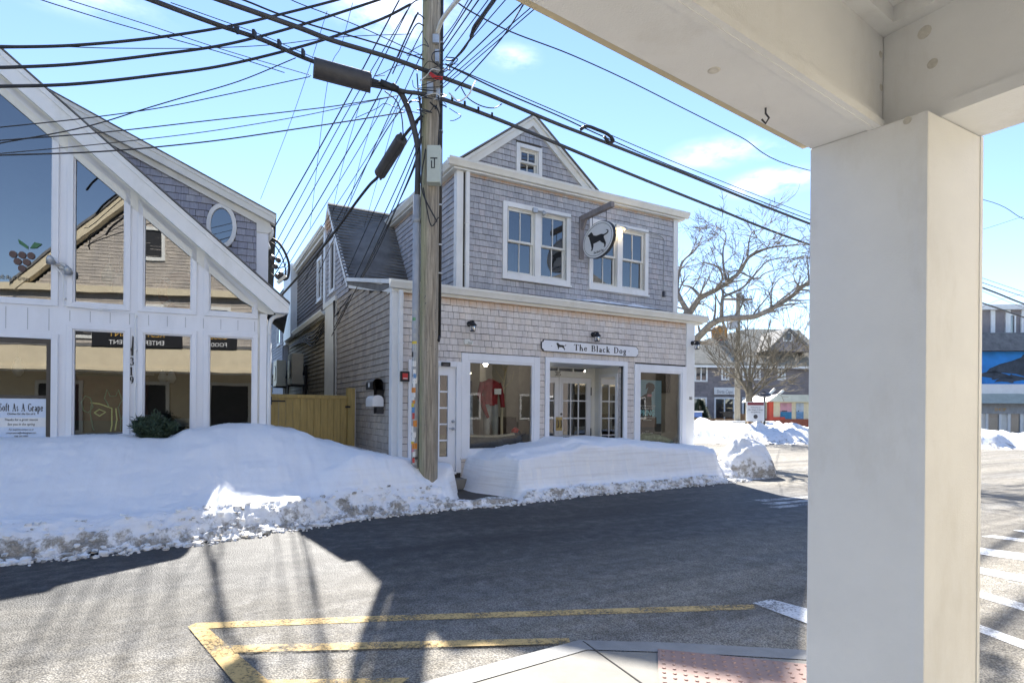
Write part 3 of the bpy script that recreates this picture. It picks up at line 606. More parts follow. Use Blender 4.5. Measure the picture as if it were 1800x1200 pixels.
g = MB(); gutter(g, F1, 1.22, 7.85, 6.45, .08, .15, .13); gutter(g, PS(1.46), .37, 5.0, 6.45, .08, .15, .13); g.build('gutter', M['trim_cream'], S)
MB().box(1.40, 7.70, .5, 8.0, 6.60, 6.64).prism([(.55, 6.64), (8.0, 6.64), (8.0, 6.9), (4.5, 6.95)], lambda a, z, o: (o, a, z), 1.5, 7.5).build('main_roof', M['roof'], S)
# gable
gd = MB(); shingles(gd, 6.62, 7.80, lambda z: [(1.75+(z-6.6)*1.185, 2.84), (3.485, 4.74-(z-6.6)*1.185)] if z < 7.30 else [(1.75+(z-6.6)*1.185, 4.74-(z-6.6)*1.185)], F1, 21, wr=(.08, .17))
gd.build('gable_wall', M['sh_gable'], S)
gc = MB(); gc.prism([(1.7, 6.6), (2.90, 6.6), (2.90, 7.63)], lambda a, z, o: (a, o, z), .502, .6); gc.prism([(3.43, 6.6), (4.78, 6.6), (3.43, 7.75)], lambda a, z, o: (a, o, z), .502, .6)
gc.prism([(2.90, 7.25), (3.43, 7.25), (3.43, 7.75), (3.24, 7.88), (2.90, 7.63)], lambda a, z, o: (a, o, z), .502, .6); gc.build('gable_core', M['backer'], S)
PG = lambda x, z, o: (x, .5-o, z)
rb = MB()
rb.prism([(1.60, 6.60), (1.82, 6.60), (3.24, 7.74), (3.24, 7.93)], PG, -.02, .06); rb.prism([(4.66, 6.60), (4.88, 6.60), (3.24, 7.93), (3.24, 7.74)], PG, -.02, .06)
rb.prism([(1.52, 6.62), (1.60, 6.60), (3.24, 7.90), (3.24, 7.955)], PG, .06, .10); rb.prism([(4.88, 6.60), (4.96, 6.62), (3.24, 7.955), (3.24, 7.90)], PG, .06, .10)
rb.box(1.60, 4.90, .44, .5, 6.58, 6.64); rb.build('rake_board', M['trim_cream'], S)
gr = MB(); gr.prism([(1.48, 6.62), (3.24, 7.955), (5.00, 6.62), (5.00, 6.655), (3.24, 8.0), (1.48, 6.655)], PG, -4.5, .12); gr.build('gable_roof', M['roof'], S)
casing(S, F1, 2.84, 3.485, 6.63, 7.30, .085, M['trim'], .05, sill=False)
double_hung(S, F1, 2.925, 3.40, 6.665, 7.215, M['trim_cream'], M['glass_up'], cols=2, open_=.0)
for u0, u1, z0, z1 in hu:
    casing(S, F1, u0, u1, z0, z1, .105, M['trim'], .045); mid = (u0+u1)/2
    m_ = MB(); pbox(m_, F1, mid-.075, mid+.075, z0+.105, z1-.105, -.02, .042); m_.build('mullion', M['trim'], S)
    double_hung(S, F1, u0+.105, mid-.075, z0+.105, z1-.105, M['trim_cream'], M['glass_up']); double_hung(S, F1, mid+.075, u1-.105, z0+.105, z1-.105, M['trim_cream'], M['glass_up'])
# snow lying on the lower roof
sn = MB(); nU, nW = 60, 8; row = []
for i in range(nU+1):
    u = 3.7+3.1*i/nU; env = sstep(3.7, 4.6, u)*(1-sstep(6.2, 6.8, u)); env *= .75+.5*fbm(u*1.6, 3.1)
    for j in range(nW+1):
        w = -.10+.58*j/nW; sn.v.append((u, w, 3.925+.14*env*min(1, (j+.3)/3.2)+.012*fbm(u*7, w*7)))
for i in range(nU):
    for j in range(nW): a = i*(nW+1)+j; sn.f.append((a, a+nW+1, a+nW+2, a+1))
roof_snow = sn.build('roof_snow', M['snow'], None, smooth=True); roof_snow.location = FB.o; roof_snow.rotation_euler = (0, 0, FB.rot)
tag(roof_snow, 'thin strip of snow lying on the ledge below the upper windows of the shingled shop', 'snow')
# ---- wing behind: steep grey roof, alley walls
wg = MB()
def PW(u, v, z): return (u, v, z)
wg.quad((-.06, 3.35, 4.42), (1.55, 3.35, 4.42), (1.55, 5.05, 6.85), (-.06, 5.80, 7.12)); wg.quad((-.06, 3.35, 4.36), (-.06, 5.80, 7.06), (1.55, 5.05, 6.79), (1.55, 3.35, 4.36))
wg.quad((-.06, 3.35, 4.36), (1.55, 3.35, 4.36), (1.55, 3.35, 4.42), (-.06, 3.35, 4.42)); wg.quad((-.06, 5.80, 7.12), (1.55, 5.05, 6.85), (4.5, 5.6, 6.9), (4.5, 7.4, 6.6), (-.06, 6.3, 6.5))
# lay shingle courses over the slope
for k in range(26):
    t0, t1 = k/26, (k+1.05)/26
    def L3(a, b, t): return tuple(a[i]+(b[i]-a[i])*t for i in range(3))
    a0, b0 = L3((-.075, 3.34, 4.425), (-.075, 5.80, 7.13), t0), L3((1.49, 3.34, 4.425), (1.49, 5.05, 6.86), t0)
    a1, b1 = L3((-.075, 3.34, 4.425), (-.075, 5.80, 7.13), t1), L3((1.49, 3.34, 4.425), (1.49, 5.05, 6.86), t1)
    up_ = Vector((0, -.030, .026)); wg.quad(Vector(a0)+up_, Vector(b0)+up_, b1, a1); wg.quad(a0, b0, Vector(b0)+up_, Vector(a0)+up_)
wg.build('steep_roof', M['roof'], S)
aw = MB(); zr = lambda z: 3.45+(z-4.4)/2.7*2.35
shingles(aw, 4.30, 7.0, lambda z: holes_iv(max(3.5, zr(z)), 6.28, [(5.0, 5.62, 4.60, 6.0)])(z), SD0, 31, wr=(.12, .3)); aw.build('wing_gable_wall', M['sh_up'], S)
MB().prism([(3.4, 4.25), (6.3, 4.25), (6.3, 6.5), (5.8, 7.06)], lambda a, z, o: (o, a, z), .002, .1).build('wing_core', M['backer'], S)
rb = MB(); rb.prism([(3.30, 4.42), (3.52, 4.42), (5.86, 6.95), (5.80, 7.14)], lambda a, z, o: (-o, a, z), .0, .055); rb.prism([(5.80, 7.14), (5.86, 6.95), (6.34, 6.42), (6.44, 6.5)], lambda a, z, o: (-o, a, z), .0, .055); rb.build('rake_board', M['trim'], S)
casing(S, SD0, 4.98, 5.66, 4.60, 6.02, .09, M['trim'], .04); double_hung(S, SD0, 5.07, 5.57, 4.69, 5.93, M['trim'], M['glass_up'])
MB().box(-.05, .1, 4.74, 6.10, .2, 4.28).box(-.07, .1, 4.70, 6.3, 4.28, 4.42).build('white_pilaster', M['trim_cream'], S)
MB().box(-.05, .1, 6.15, 6.38, 4.42, 6.5).build('corner_board', M['trim'], S)
al = MB(); shingles(al, .3, 4.15, lambda z: [(6.10, 13.6)], PS(.05), 33, wr=(.12, .35), lip=.03); al.build('alley_wall', M['sh_alley'], S)
MB().box(.08, .2, 6.0, 20, -.1, 6.6).build('alley_core', M['backer'], S)
al = MB(); shingles(al, 4.30, 6.4, holes_iv(6.38, 11.7, [(7.1, 7.75, 4.75, 6.0)]), PS(.06), 34, wr=(.12, .35), lip=.025); al.build('alley_upper_wall', M['sh_dark'], S)
casing(S, PS(.06), 7.08, 7.78, 4.72, 6.02, .09, M['trim'], .04); double_hung(S, PS(.06), 7.17, 7.69, 4.81, 5.93, M['trim'], M['glass_up'])
MB().box(-.18, .1, 11.7, 13.6, 4.1, 6.75).box(-.1, .1, 13.6, 14.2, 4.0, 6.6).build('white_bay', M['trim'], S)
g = MB(); gutter(g, PS(0), 6.15, 13.6, 4.12, .03, .15, .13); g.box(-.03, .1, 6.15, 13.6, 4.1, 4.28); gutter(g, PS(0), 6.2, 11.8, 6.50, .03, .14, .12); g.box(-.03, .3, 6.2, 11.8, 6.42, 6.66); g.build('gutter', M['trim_cream'], S)
g = MB(); shingles(g, 3.0, 6.2, holes_iv(14.2, 21, [(14.8, 15.6, 4.2, 5.9)]), PS(-.12), 36, wr=(.15, .4)); g.box(-.1, .1, 14.2, 21, 0, 6.2); g.build('far_alley_wall', M['sh_up'], S)
casing(S, PS(-.12), 14.7, 15.7, 4.1, 6.0, .1, M['trim'], .05); pane(S, PS(-.12), 14.8, 15.6, 4.2, 5.9, .01, M['glass_up'])
# ================================================================ things fixed to the shop
def onshop(name, label, cat, u, w, z, group=None):
    return thing(name, label, cat, FB.w(u, w, z), FB.rot, group)
nb = onshop('name_board', 'long white board lettered The Black Dog with a small dog, over the shop entrance', 'sign', 3.19, -.02, 2.775)
def notched(x0, x1, z0, z1, r):
    pts = []
    for cx, cz, a0 in ((x0, z0, 90), (x1, z0, 180), (x1, z1, 270), (x0, z1, 0)):
        arc = [(cx+r*cos(radians(a0-a)), cz+r*sin(radians(a0-a))) for a in (0, 30, 60, 90)]
        pts += arc
    return pts
PB = lambda x, z, o: (x, -o, z)
MB().prism(notched(0, 2.66, 0, .25, .05), PB, 0, .03).build('board_edge', M['ink'], nb); MB().prism(notched(.012, 2.648, .012, .238, .05), PB, .03, .036).build('board_face', M['trim_blue'], nb)
MB().prism([(.36+x*.26, .045+z*.165) for x, z in DOG], PB, .036, .040).build('dog_emblem', M['ink'], nb)
o, wd = serif('The Black Dog', .135, M['ink'], nb, (.83, -.036, .062), track=.16, sx=1.0); o.scale = (1.46/wd, 1, 1)
d_ = MB(); [d_.lathe([(.008, 0), (.008, .004)], (x, -.037, .125), 8, Matrix.Rotation(pi/2, 3, 'X')) for x in (.25, 2.37)]; d_.build('screw', M['ink'], nb)
# hanging oval sign
hs = onshop('hanging_sign', 'white oval board with a black dog hanging from a timber bracket beside the upper windows', 'sign', 4.573, .5, 4.4)
bw0, bz0 = FB.side(1027, 420, 4.573)[1:], 0
tip = FB.side(1077, 363, 4.573); wt = tip.y-.5; el = FB.side(1027, 420, 4.573).y-.5; er = FB.side(1081, 420, 4.573).y-.5
wc, ww = (el+er)/2, abs(el-er)/2; zt = FB.side(1054, 390, 4.573).z-4.4; zb = FB.side(1054, 453, 4.573).z-4.4; zc, zh = (zt+zb)/2, (zt-zb)/2
za = FB.front(1017, 385, .5).z-4.4
MB().box(-.06, .06, -.06, -.02, FB.front(1019, 456, .5).z-4.4, za+.05).build('wall_plate', M['bracket'], hs); MB().box(-.05, .05, wt, -.06, za-.06, za+.06).build('bracket_arm', M['bracket'], hs, bevel=.01)
MB().prism([(-.06, za-.06), (-.06, za-.26), (-.10, za-.24), (-.22, za-.06)], lambda a, z, o: (o, a, z), -.03, .03).build('brace', M['bracket'], hs)
def ell(rx, rz, n=40): return [(wc+rx*cos(2*pi*i/n), zc+rz*sin(2*pi*i/n)) for i in range(n)]
PO = lambda a, z, o: (-o, a, z)
MB().prism(ell(ww, zh), PO, -.035, .035).build('board_edge', M['ink'], hs); bf = MB().prism(ell(ww-.012, zh-.012), PO, .035, .042).build('board_face', M['trim'], hs)
ringm = MB(); e1, e2 = ell(ww-.05, zh-.05), ell(ww-.058, zh-.058)
for i in range(40): j = (i+1) % 40; ringm.prism([e1[i], e1[j], e2[j], e2[i]], PO, .042, .045)
ringm.build('border_line', M['ink'], bf)
MB().prism([(wc+ww*.66-x*ww*1.36, zc-zh*.60+z*zh*1.22) for x, z in DOG], PO, .042, .048).build('dog_emblem', M['ink'], bf)
t_ = text('The Black Dog', .075, M['ink'], hs, (-.046, wc+ww*.26, zc-zh*.74), (pi/2, 0, -pi/2), ext=.001, sx=.8, shear=.3)
for wx in (wc-ww*.45, wc+ww*.45): MB().tube([(0, wx, zc+zh*.88), (0, wx, za-.06)], .008, 6).build('hanger', M['metal_d'], hs)
# wall lamps
def barn_lamp(label, u, w, z):
    t = onshop('wall_lamp', label, 'lamp', u, w, z, 'black wall lamps with glass jars on the shingled shop')
    MB().lathe([(.055, 0), (.055, .02), (.02, .03)], (0, 0, 0), 14, Matrix.Rotation(pi/2, 3, 'X')).build('back_plate', M['ink'], t, smooth=True)
    MB().tube([(0, -.02, 0), (0, -.07, .045), (0, -.13, .04), (0, -.16, -.01)], .014, 8).build('arm', M['ink'], t, smooth=True)
    MB().lathe([(.03, .04), (.045, .0), (.085, -.04), (.085, -.05), (.04, -.03)], (0, -.16, 0), 16).build('lamp_shade', M['ink'], t, smooth=True)
    MB().lathe([(.045, -.05), (.05, -.07), (.05, -.15), (.035, -.165)], (0, -.16, 0), 14).build('glass_jar', M['glass_up'], t, smooth=True)
    b = MB(); b.lathe([(.053, -.155), (.053, -.17)], (0, -.16, 0), 12)
    for k in range(4): a = pi/4+k*pi/2; b.tube([(.055*cos(a), -.16+.055*sin(a), -.05), (.055*cos(a), -.16+.055*sin(a), -.165)], .004, 4)
    b.build('cage', M['ink'], t); return t
barn_lamp('black jar lamp on the shingles above the sweater window', 1.53, -.02, 3.22)
barn_lamp('black wall lamp with a glass jar directly above the long name board', 4.55, -.02, 3.22)
barn_lamp('black jar lamp on the white corner board at the right end of the shop', 7.60, -.035, 3.22)
# flood lights on upper windows with conduit
def flood(label, u, z, lit, u1):
    t = onshop('spot_light', label, 'light', u, .455, z, 'small spot lights on conduit over the upper windows')
    MB().box(-.06, .06, -.05, 0, -.05, .05).build('junction_box', M['metal'], t, bevel=.006)
    MB().tube([(.05, -.03, 0), (.14, -.08, -.02)], .02, 8).build('arm', M['metal'], t)
    MB().lathe([(.025, -.05), (.055, 0), (.06, .05)], (.17, -.1, -.05), 12, Matrix.Rotation(2.4, 3, 'Y')).build('lamp_head', M['metal'], t, smooth=True)
    if lit:
        MB().lathe([(.01, -.045), (.04, -.03), (.05, .0), (.04, .03), (.01, .045)], (.02, -.09, -.13), 14).build('bulb', M['bulb'], t, smooth=True)
    else: MB().lathe([(.01, -.03), (.03, 0), (.01, .03)], (.19, -.12, -.09), 10).build('bulb', M['trim'], t, smooth=True)
    MB().tube([(.06, -.02, 0), (u1-u, -.02, 0)], .011, 6).build('conduit', M['metal'], t); return t
flood('unlit spot light in the middle over the upper window pair above the entrance', 3.30, 5.90, False, 4.3)
t = flood('spot light with a glowing round bulb beside the hanging oval sign', 5.60, 5.92, True, 6.7)
MB().tube(smooth_path([(1.05, -.02, 0), (1.35, .0, 0), (1.52, .02, -.08), (1.53, .02, -.3), (1.52, .02, -1.35)], 4), .012, 6).build('conduit', M['metal'], t); MB().box(1.49, 1.55, -.02, .03, -1.52, -1.38).build('switch_box', M['metal_d'], t)
al = onshop('fire_alarm_box', 'black square frame with red fire alarm by the corner downspout near the single door', 'alarm', .17, -.11, 2.12)
MB().box(-.07, .11, -.03, 0, -.08, .11).build('cover', M['ink'], al, bevel=.012); MB().box(-.03, .07, -.042, -.03, -.04, .07).build('alarm_body', M['red'], al, bevel=.004); MB().box(-.02, .06, -.045, -.041, -.03, -.015).build('lever', M['trim'], al)
hn = onshop('alarm_siren', 'small weathered white siren box on the shingles under the left jar lamp', 'siren', 1.47, -.02, 2.86)
MB().box(-.06, .06, -.05, 0, -.05, .05).build('housing', M['trim_cream'], hn, bevel=.01); MB().tube([(.02, -.05, 0), (.09, -.10, -.02)], [.02, .045], 10).build('horn', M['trim_cream'], hn)
dc = onshop('access_sensor', 'small black box above the right half of the single glazed door', 'sensor', 1.02, -.05, 2.40)
MB().box(-.09, .09, -.05, 0, -.04, .04).build('body', M['ink'], dc, bevel=.01); MB().box(-.05, .05, -.055, -.05, -.02, .0).build('lens', M['metal_d'], dc)
# mailboxes on the alley wall
def mailbox(label, w, z, m, open_, emb):
    t = thing('mailbox', label, 'mailbox', FB.w(0, w, z), FB.rot, None)
    n = 10; pr = [(-.10, 0), (.10, 0), (.10, .12)]+[(.10*cos(pi*i/n), .12+.09*sin(pi*i/n)) for i in range(1, n)]+[(-.10, .12)]
    if open_:
        mb = MB()
        for i in range(len(pr)): j = (i+1) % len(pr); a, b = pr[i], pr[j]; mb.quad((-.16+a[0], .28, a[1]), (-.16+b[0], .28, b[1]), (-.16+b[0], -.22, b[1]), (-.16+a[0], -.22, a[1]))
        mb.quad(*[(-.16+x, .28, z) for x, z in pr]); b = mb.build('box_body', m, t)
    else:
        mb = MB(); mb.prism(pr, lambda x, z, o: (-.16+x, o, z), -.22, .28); b = mb.build('box_body', m, t, bevel=.005)
        MB().prism([(x*1.04, z*1.02-.002) for x, z in pr], lambda x, z, o: (-.16+x, o, z), -.235, -.215).build('lid', m, t)
    MB().box(-.14, 0, -.10, -.07, -.14, 0).box(-.14, 0, .12, .15, -.14, 0).build('bracket', M['metal_d'] if not open_ else M['ink'], t)
    if emb: MB().lathe([(.05, 0), (.05, .004)], (-.265, .03, .09), 16, Matrix.Rotation(-pi/2, 3, 'Y')).build('emblem', M['mail_w'], b)
    return t
mailbox('open black mailbox with a round white mark, above the white mailbox', .62, 1.90, M['ink'], True, True)
mailbox('closed white mailbox below the black one on the alley wall', .62, 1.58, M['mail_w'], False, False)
# display window contents
def display(name, label, cat, u, w, z): return onshop(name, label, cat, u, w, z)
mq = display('mannequin', 'headless dress form in a red sweater with grey trousers inside the first shop window', 'mannequin', 2.33, .62, .74)
MB().lathe([(.10, 0), (.12, .05), (.02, .06), (.02, .25)], seg=14).build('base', M['metal'], mq, smooth=True)
def body(mb, pts, seg=14, sy=.62):
    n0 = len(mb.v)
    for z, rx, cx in pts:
        for k in range(seg): a = 2*pi*k/seg; mb.v.append((cx+rx*cos(a), rx*sy*sin(a), z))
    for i in range(len(pts)-1):
        for k in range(seg): k2 = (k+1) % seg; a = n0+i*seg; mb.f.append((a+k, a+k2, a+seg+k2, a+seg+k))
    mb.f.append(tuple(n0+k for k in range(seg))); mb.f.append(tuple(n0+(len(pts)-1)*seg+k for k in range(seg))); return mb
body(MB(), [(.88, .17, 0), (1.0, .17, 0), (1.15, .18, 0), (1.3, .215, 0), (1.38, .20, 0), (1.42, .10, 0), (1.45, .06, 0)]).build('sweater', mat('red_wool', (.26, .02, .025), .9), mq, smooth=True)
sl = MB(); sl.tube([(-.19, 0, 1.36), (-.27, -.03, 1.1), (-.20, -.12, .82), (-.12, -.15, .62)], [.065, .06, .05, .03]); sl.tube([(.19, 0, 1.36), (.27, -.02, 1.1), (.26, -.08, .85)], [.065, .06, .05]); sl.build('sleeve', bpy.data.materials['red_wool'], mq, smooth=True)
tr_ = MB(); tr_.tube([(-.08, 0, .9), (-.09, -.02, .5), (-.10, -.02, .12)], [.10, .08, .06], 10); tr_.tube([(.08, 0, .9), (.10, -.02, .5), (.11, -.02, .12)], [.10, .08, .06], 10); tr_.build('trousers', mat('grey_cloth', (.33, .34, .33), .9), mq, smooth=True)
MB().box(.02, .18, -.16, -.135, 1.12, 1.24).build('badge', M['trim'], mq)
cu = display('hanging_trousers', 'pale blue washed trousers hanging at the left side of the first shop window', 'clothing', 1.72, .5, .78)
q = MB(); q.tube([(.0, 0, 1.05), (0, -.01, .75), (.04, -.03, .35), (.12, -.05, .0)], [.13, .12, .09, .05], 10); q.build('cloth', mat('washed_denim', (.36, .42, .50), .9, .35, 14), cu, smooth=True)
MB().box(-.12, .12, -.03, .03, 1.03, 1.35).build('top', M['inside_d'], cu, bevel=.02)
bd = display('pet_bed', 'long grey pet bed with cream fleece rim across the bottom of the first shop window', 'pet bed', 2.3, .50, .74)
MB().tube(smooth_path([(-.62, -.12, .12), (0, -.2, .10), (.6, -.12, .14)], 5), .13, 12).build('side', mat('grey_felt', (.12, .12, .13), .95, .3, 8), bd, smooth=True)
MB().tube(smooth_path([(-.62, -.10, .25), (-.2, -.18, .22), (.2, -.16, .23), (.62, -.08, .28)], 6), .045, 10).build('fleece_rim', mat('fleece', (.55, .52, .44), .95, .2, 20, .8, 60), bd, smooth=True)
tw = display('display_tree', 'pale bare branch standing beside the red sweater in the first shop window', 'branch', 2.60, .58, .74)
q = MB(); q.tube(smooth_path([(0, 0, 0), (-.01, 0, .6), (.02, 0, 1.2), (.08, 0, 1.7)], 4), [.03]*5+[.025]*4+[.018]*4, 8); rnd = random.Random(9)
for k in range(9):
    z = 1.0+.08*k; a = rnd.uniform(-1, 1); q.tube([(.03, 0, z), (.03+.2*a, .1*rnd.uniform(-1, 1), z+.2), (.03+.32*a, 0, z+.4)], [.009, .006, .003], 5)
q.build('branch', mat('pale_wood', (.55, .48, .34), .8), tw)
pt = display('plush_toy', 'plush toy in a red cap, low beside the red sweater in the shop window', 'toy', 2.86, .42, 1.0)
MB().lathe([(.02, -.13), (.09, -.1), (.11, 0), (.08, .09), (.02, .12)], seg=12).build('body', mat('navy_plush', (.05, .06, .10), .9), pt, smooth=True); MB().lathe([(.09, .05), (.085, .11), (.02, .16)], (-.02, 0, 0), 12).build('cap', M['red'], pt, smooth=True); MB().tube([(.06, 0, -.1), (.16, 0, .02), (.2, -.02, .06)], .03).build('arm', M['inside_d'], pt, smooth=True); MB().tube([(-.06, 0, -.1), (-.08, 0, -.26)], .03).build('leg', M['inside_d'], pt)
# poster in window 2
ps = display('dog_poster', 'tall poster of a black dog with the word SPRING in the right shop window', 'poster', 5.97, .28, .86)
MB().box(0, .92, 0, .01, .0, 1.42).build('poster_sheet', mat('poster_blue', (.24, .38, .45), .5, .05), ps)
MB().box(.0, .92, -.004, 0, .0, .36).build('dark_ground', mat('poster_black', (.03, .035, .035), .5, .3), ps)
MB().prism([(0, .3), (0, .83), (.12, .95), (.30, 1.03), (.44, 1.10), (.50, 1.28), (.46, 1.22), (.41, 1.20), (.43, 1.32), (.50, 1.36), (.60, 1.35), (.68, 1.32), (.70, 1.23), (.67, 1.20), (.655, 1.15), (.60, 1.13), (.59, 1.05), (.60, .8), (.64, .3)], lambda x, z, o: (x, -o, z), .0, .006).build('dog_picture', M['ink'], ps)
MB().box(.46, .60, -.008, -.0061, 1.02, 1.08).build('collar', mat('pink', (.45, .2, .25), .6), ps)
MB().box(.14, .76, -.0075, -.0062, .28, .52).build('brown_print', mat('brown_print', (.10, .07, .05), .6), ps)
pale = mat('pale_print', (.72, .75, .75), .6, .05)
text('SPRING', .19, mat('teal_print', (.25, .62, .70), .6, .05), ps, (.15, -.012, .56), sx=.86, bold=.004, ext=.001)
for b_, z, s in (('Thank you for a wonderful season', .78, .055), ('We will reopen in the', .72, .055), ('We look forward to seeing you', .50, .055), ('and your best friend', .44, .045), ('visit us at', .17, .04), ('theblackdog.com', .11, .07)):
    text(b_, s, pale, ps, (.46, -.012, z), ext=.001, align='CENTER', sx=.72)
MB().box(.02, .90, -.009, -.0045, .045, .065).build('print_line', pale, ps)
db = display('dog_cushion', 'big pale green cushion on the floor of the right hand shop window', 'cushion', 6.62, .32, .72)
q = MB()
for k in range(3):
    pts = smooth_path([(-.62+.05*k, -.1+.09*k, .05+.0*k), (-.3, -.12+.1*k, .16+.03*k), (.15, -.1+.1*k, .14), (.6, -.08+.1*k, .04)], 5); q.tube(pts, [.05+.05*sin(pi*i/(len(pts)-1)) for i in range(len(pts))], 10)
q.build('cushion', M['leaf_g'], db, smooth=True)
# ================================================================ GLASS FRONTED SHOP ON THE LEFT
G = thing('glass_front_shop', 'white panelled shop with a steep gable full of big windows, number 319', 'building', FL.o, FL.rot)
P0 = PF(0); tr = M['trim_blue']
# openings (left, right, bottom, top at left, top at right)
rtop = lambda u: 3.33+(.352-u)*.862         # top line of the rake board
slope = lambda u: rtop(u)-.35
gl_t = lambda u: 3.921+(-.891-u)*.862
uppers = [(-4.62, -3.025), (-2.765, -2.085), (-1.835, -1.145), (-.888, -.208)]
lowers = [(-2.765, -2.08, .7, 2.74), (-1.827, -1.14, .7, 2.735), (-.888, -.207, .7, 2.742)]
doorh = (-4.60, -3.03, .35, 2.56)
ru = []
bdy = MB()
zt_ = 3.10
for a, b, z, y in rects_minus(-9, 0, -.1, 3.15, [(-4.62, -3.03, .35, 2.57)]+lowers): pbox(bdy, P0, a, b, z, y, -.12, 0)
# piers between the upper windows
edges = [-9, -4.62]+[]
def gline(u): return gl_t(u)
def top(u): return rtop(u)+.17
piers = [(-3.025, -2.765), (-2.085, -1.835), (-1.145, -.888), (-.208, 0.0)]
for a, b in piers:
    bdy.prism([(a, 3.15), (b, 3.15), (b, max(3.151, top(b)-.25)), (a, top(a)-.25)], lambda x, z, o: (x, -o, z), -.12, 0)
for a, b in uppers:   # infill above each sloping glass edge
    g0, g1 = (gline(a), gline(b)) if a > -4 else (gline(a), gline(b))
    bdy.prism([(a, g0), (b, g1), (b, top(b)-.25), (a, top(a)-.25)], lambda x, z, o: (x, -o, z), -.12, 0)
bdy.prism([(-9, 3.15), (-4.62, 3.15), (-4.62, 7.4), (-9, 7.4)], lambda x, z, o: (x, -o, z), -.12, 0)
bdy.build('front_wall', tr, G)
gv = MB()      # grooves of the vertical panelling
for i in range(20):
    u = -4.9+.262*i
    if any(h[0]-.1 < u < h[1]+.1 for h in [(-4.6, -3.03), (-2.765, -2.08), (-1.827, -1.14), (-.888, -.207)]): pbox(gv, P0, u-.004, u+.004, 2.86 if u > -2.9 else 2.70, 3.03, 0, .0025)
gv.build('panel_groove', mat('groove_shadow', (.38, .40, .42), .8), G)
def poly_window(a0, a1, z0, zl, zr, name='window', tint='glass_l'):
    t = .05; mb = MB(); X = lambda x, z, o: (x, -o, z); k = (zr-zl)/(a1-a0)
    inn = [(a0, z0), (a1, z0), (a1, zr), (a0, zl)]; e = .075
    out = [(a0-e, z0-e), (a1+e, z0-e), (a1+e, zr+e*(1-k*.6)+(k*e)), (a0-e, zl+e*(1-k*.6)-(k*e))]
    for i in range(4): j = (i+1) % 4; mb.prism([inn[i], inn[j], out[j], out[i]], X, -.03, .03)
    w_ = mb.build(name, tr, G, bevel=.004)
    e2 = -.02
    in2 = [(a0+.022, z0+.022), (a1-.022, z0+.022), (a1-.022, zr+.022*k-.022), (a0+.022, zl-.022*k*-1-.022)]
    m2 = MB()
    for i in range(4): j = (i+1) % 4; m2.prism([in2[i], in2[j], inn[j], inn[i]], X, -.05, .0)
    m2.build('inner_frame', tr, w_)
    MB().quad(*[(x, .03, z) for x, z in inn]).build('pane', M[tint], w_); return w_
for a, b in uppers: poly_window(a, b, 3.15, gline(a), gline(b))
for a, b, z, y in lowers: poly_window(a, b, z, y, y)
# rake: soffit, frieze, fascia
X = lambda x, z, o: (x, -o, z)
e0, e1 = .352, -6.0
rk = MB(); rk.prism([(.12, 3.165), (.12, rtop(.12)-.06), (e1, rtop(e1)-.06), (e1, rtop(e1)-.62), (-.40, rtop(-.40)-.60), (-.16, 3.24), (.0, 3.165)], X, 0.0, .03); rk.build('frieze_board', M['trim_cream'], G)
rk = MB(); rk.prism([(e0, 3.165), (e0, 3.32), (e1, rtop(e1)-.01), (e1, rtop(e1)-.35), (.13, 3.165)], X, .28, .31); rk.prism([(e0+.012, 3.23), (e0+.012, 3.32), (e1, rtop(e1)), (e1, rtop(e1)-.10)], X, .31, .335); rk.build('rake_board', M['trim'], G, bevel=.004)
rk = MB(); rk.prism([(e0, 3.18), (e0, 3.20), (.16, 3.20), (e1, rtop(e1)-.30), (e1, rtop(e1)-.32), (.15, 3.18)], X, .0, .28); rk.build('soffit', M['trim_cream'], G)
MB().prism([(e0+.02, 3.325), (e0+.02, 3.35), (e1, rtop(e1)+.035), (e1, rtop(e1)+.01)], X, -4.0, .35).build('front_roof', M['roof'], G)
MB().prism([(e1, rtop(e1)+.035), (-12, 3.4), (-12, 3.36), (e1, rtop(e1)+.01)], X, -4.0, .35).build('front_roof', M['roof'], G)
MB().box(-.10, .012, -.025, 0, .2, 3.165).build('corner_board', tr, G, bevel=.004)
MB().box(-.14, .0, .0, 12, 0, 3.42).build('side_wall', M['trim_cream'], G)
dsp = MB().tube(smooth_path([(.30, .05, 3.30), (.28, .03, 3.20), (.12, .0, 3.12), (.055, -.01, 3.0), (.05, -.01, 2.8)], 4), .035, 8).tube([(.05, -.01, 2.85), (.05, -.01, .6)], .035, 8); dsp.build('downspout', M['trim'], G, smooth=True)
# door of the left shop
dd = MB(); frame(dd, P0, -4.71, -2.945, .35, 2.65, .085, -.04, .04, bottom=False); dd.build('door_frame', tr, G, bevel=.004)
dd = MB(); frame(dd, P0, -4.62, -3.03, .40, 2.56, .065, -.06, -.0); pbox(dd, P0, -4.55, -3.10, 1.655, 1.70, -.05, -.005); dd = dd.build('door', mat('bronze_frame', (.06, .052, .045), .45), G); pane(dd, P0, -4.555, -3.095, .46, 2.50, -.03, M['glass_l'])
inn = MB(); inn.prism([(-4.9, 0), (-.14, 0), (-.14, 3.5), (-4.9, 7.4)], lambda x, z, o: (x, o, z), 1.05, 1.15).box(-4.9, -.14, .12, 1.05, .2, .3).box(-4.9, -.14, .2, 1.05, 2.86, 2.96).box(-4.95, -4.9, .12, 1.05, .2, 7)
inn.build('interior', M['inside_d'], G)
gs = thing('season_notice', 'white paper notice lettered Soft As A Grape behind the dark framed door glass', 'notice', FL.w(-3.70, .018, .86), FL.rot)
MB().box(.0, .60, -.004, 0, 0, .79).build('paper', mat('bluish_paper', (.60, .68, .80), .6, .03), gs); MB().box(.0, .60, -.006, -.004, .36, .50).build('white_band', M['trim'], gs)
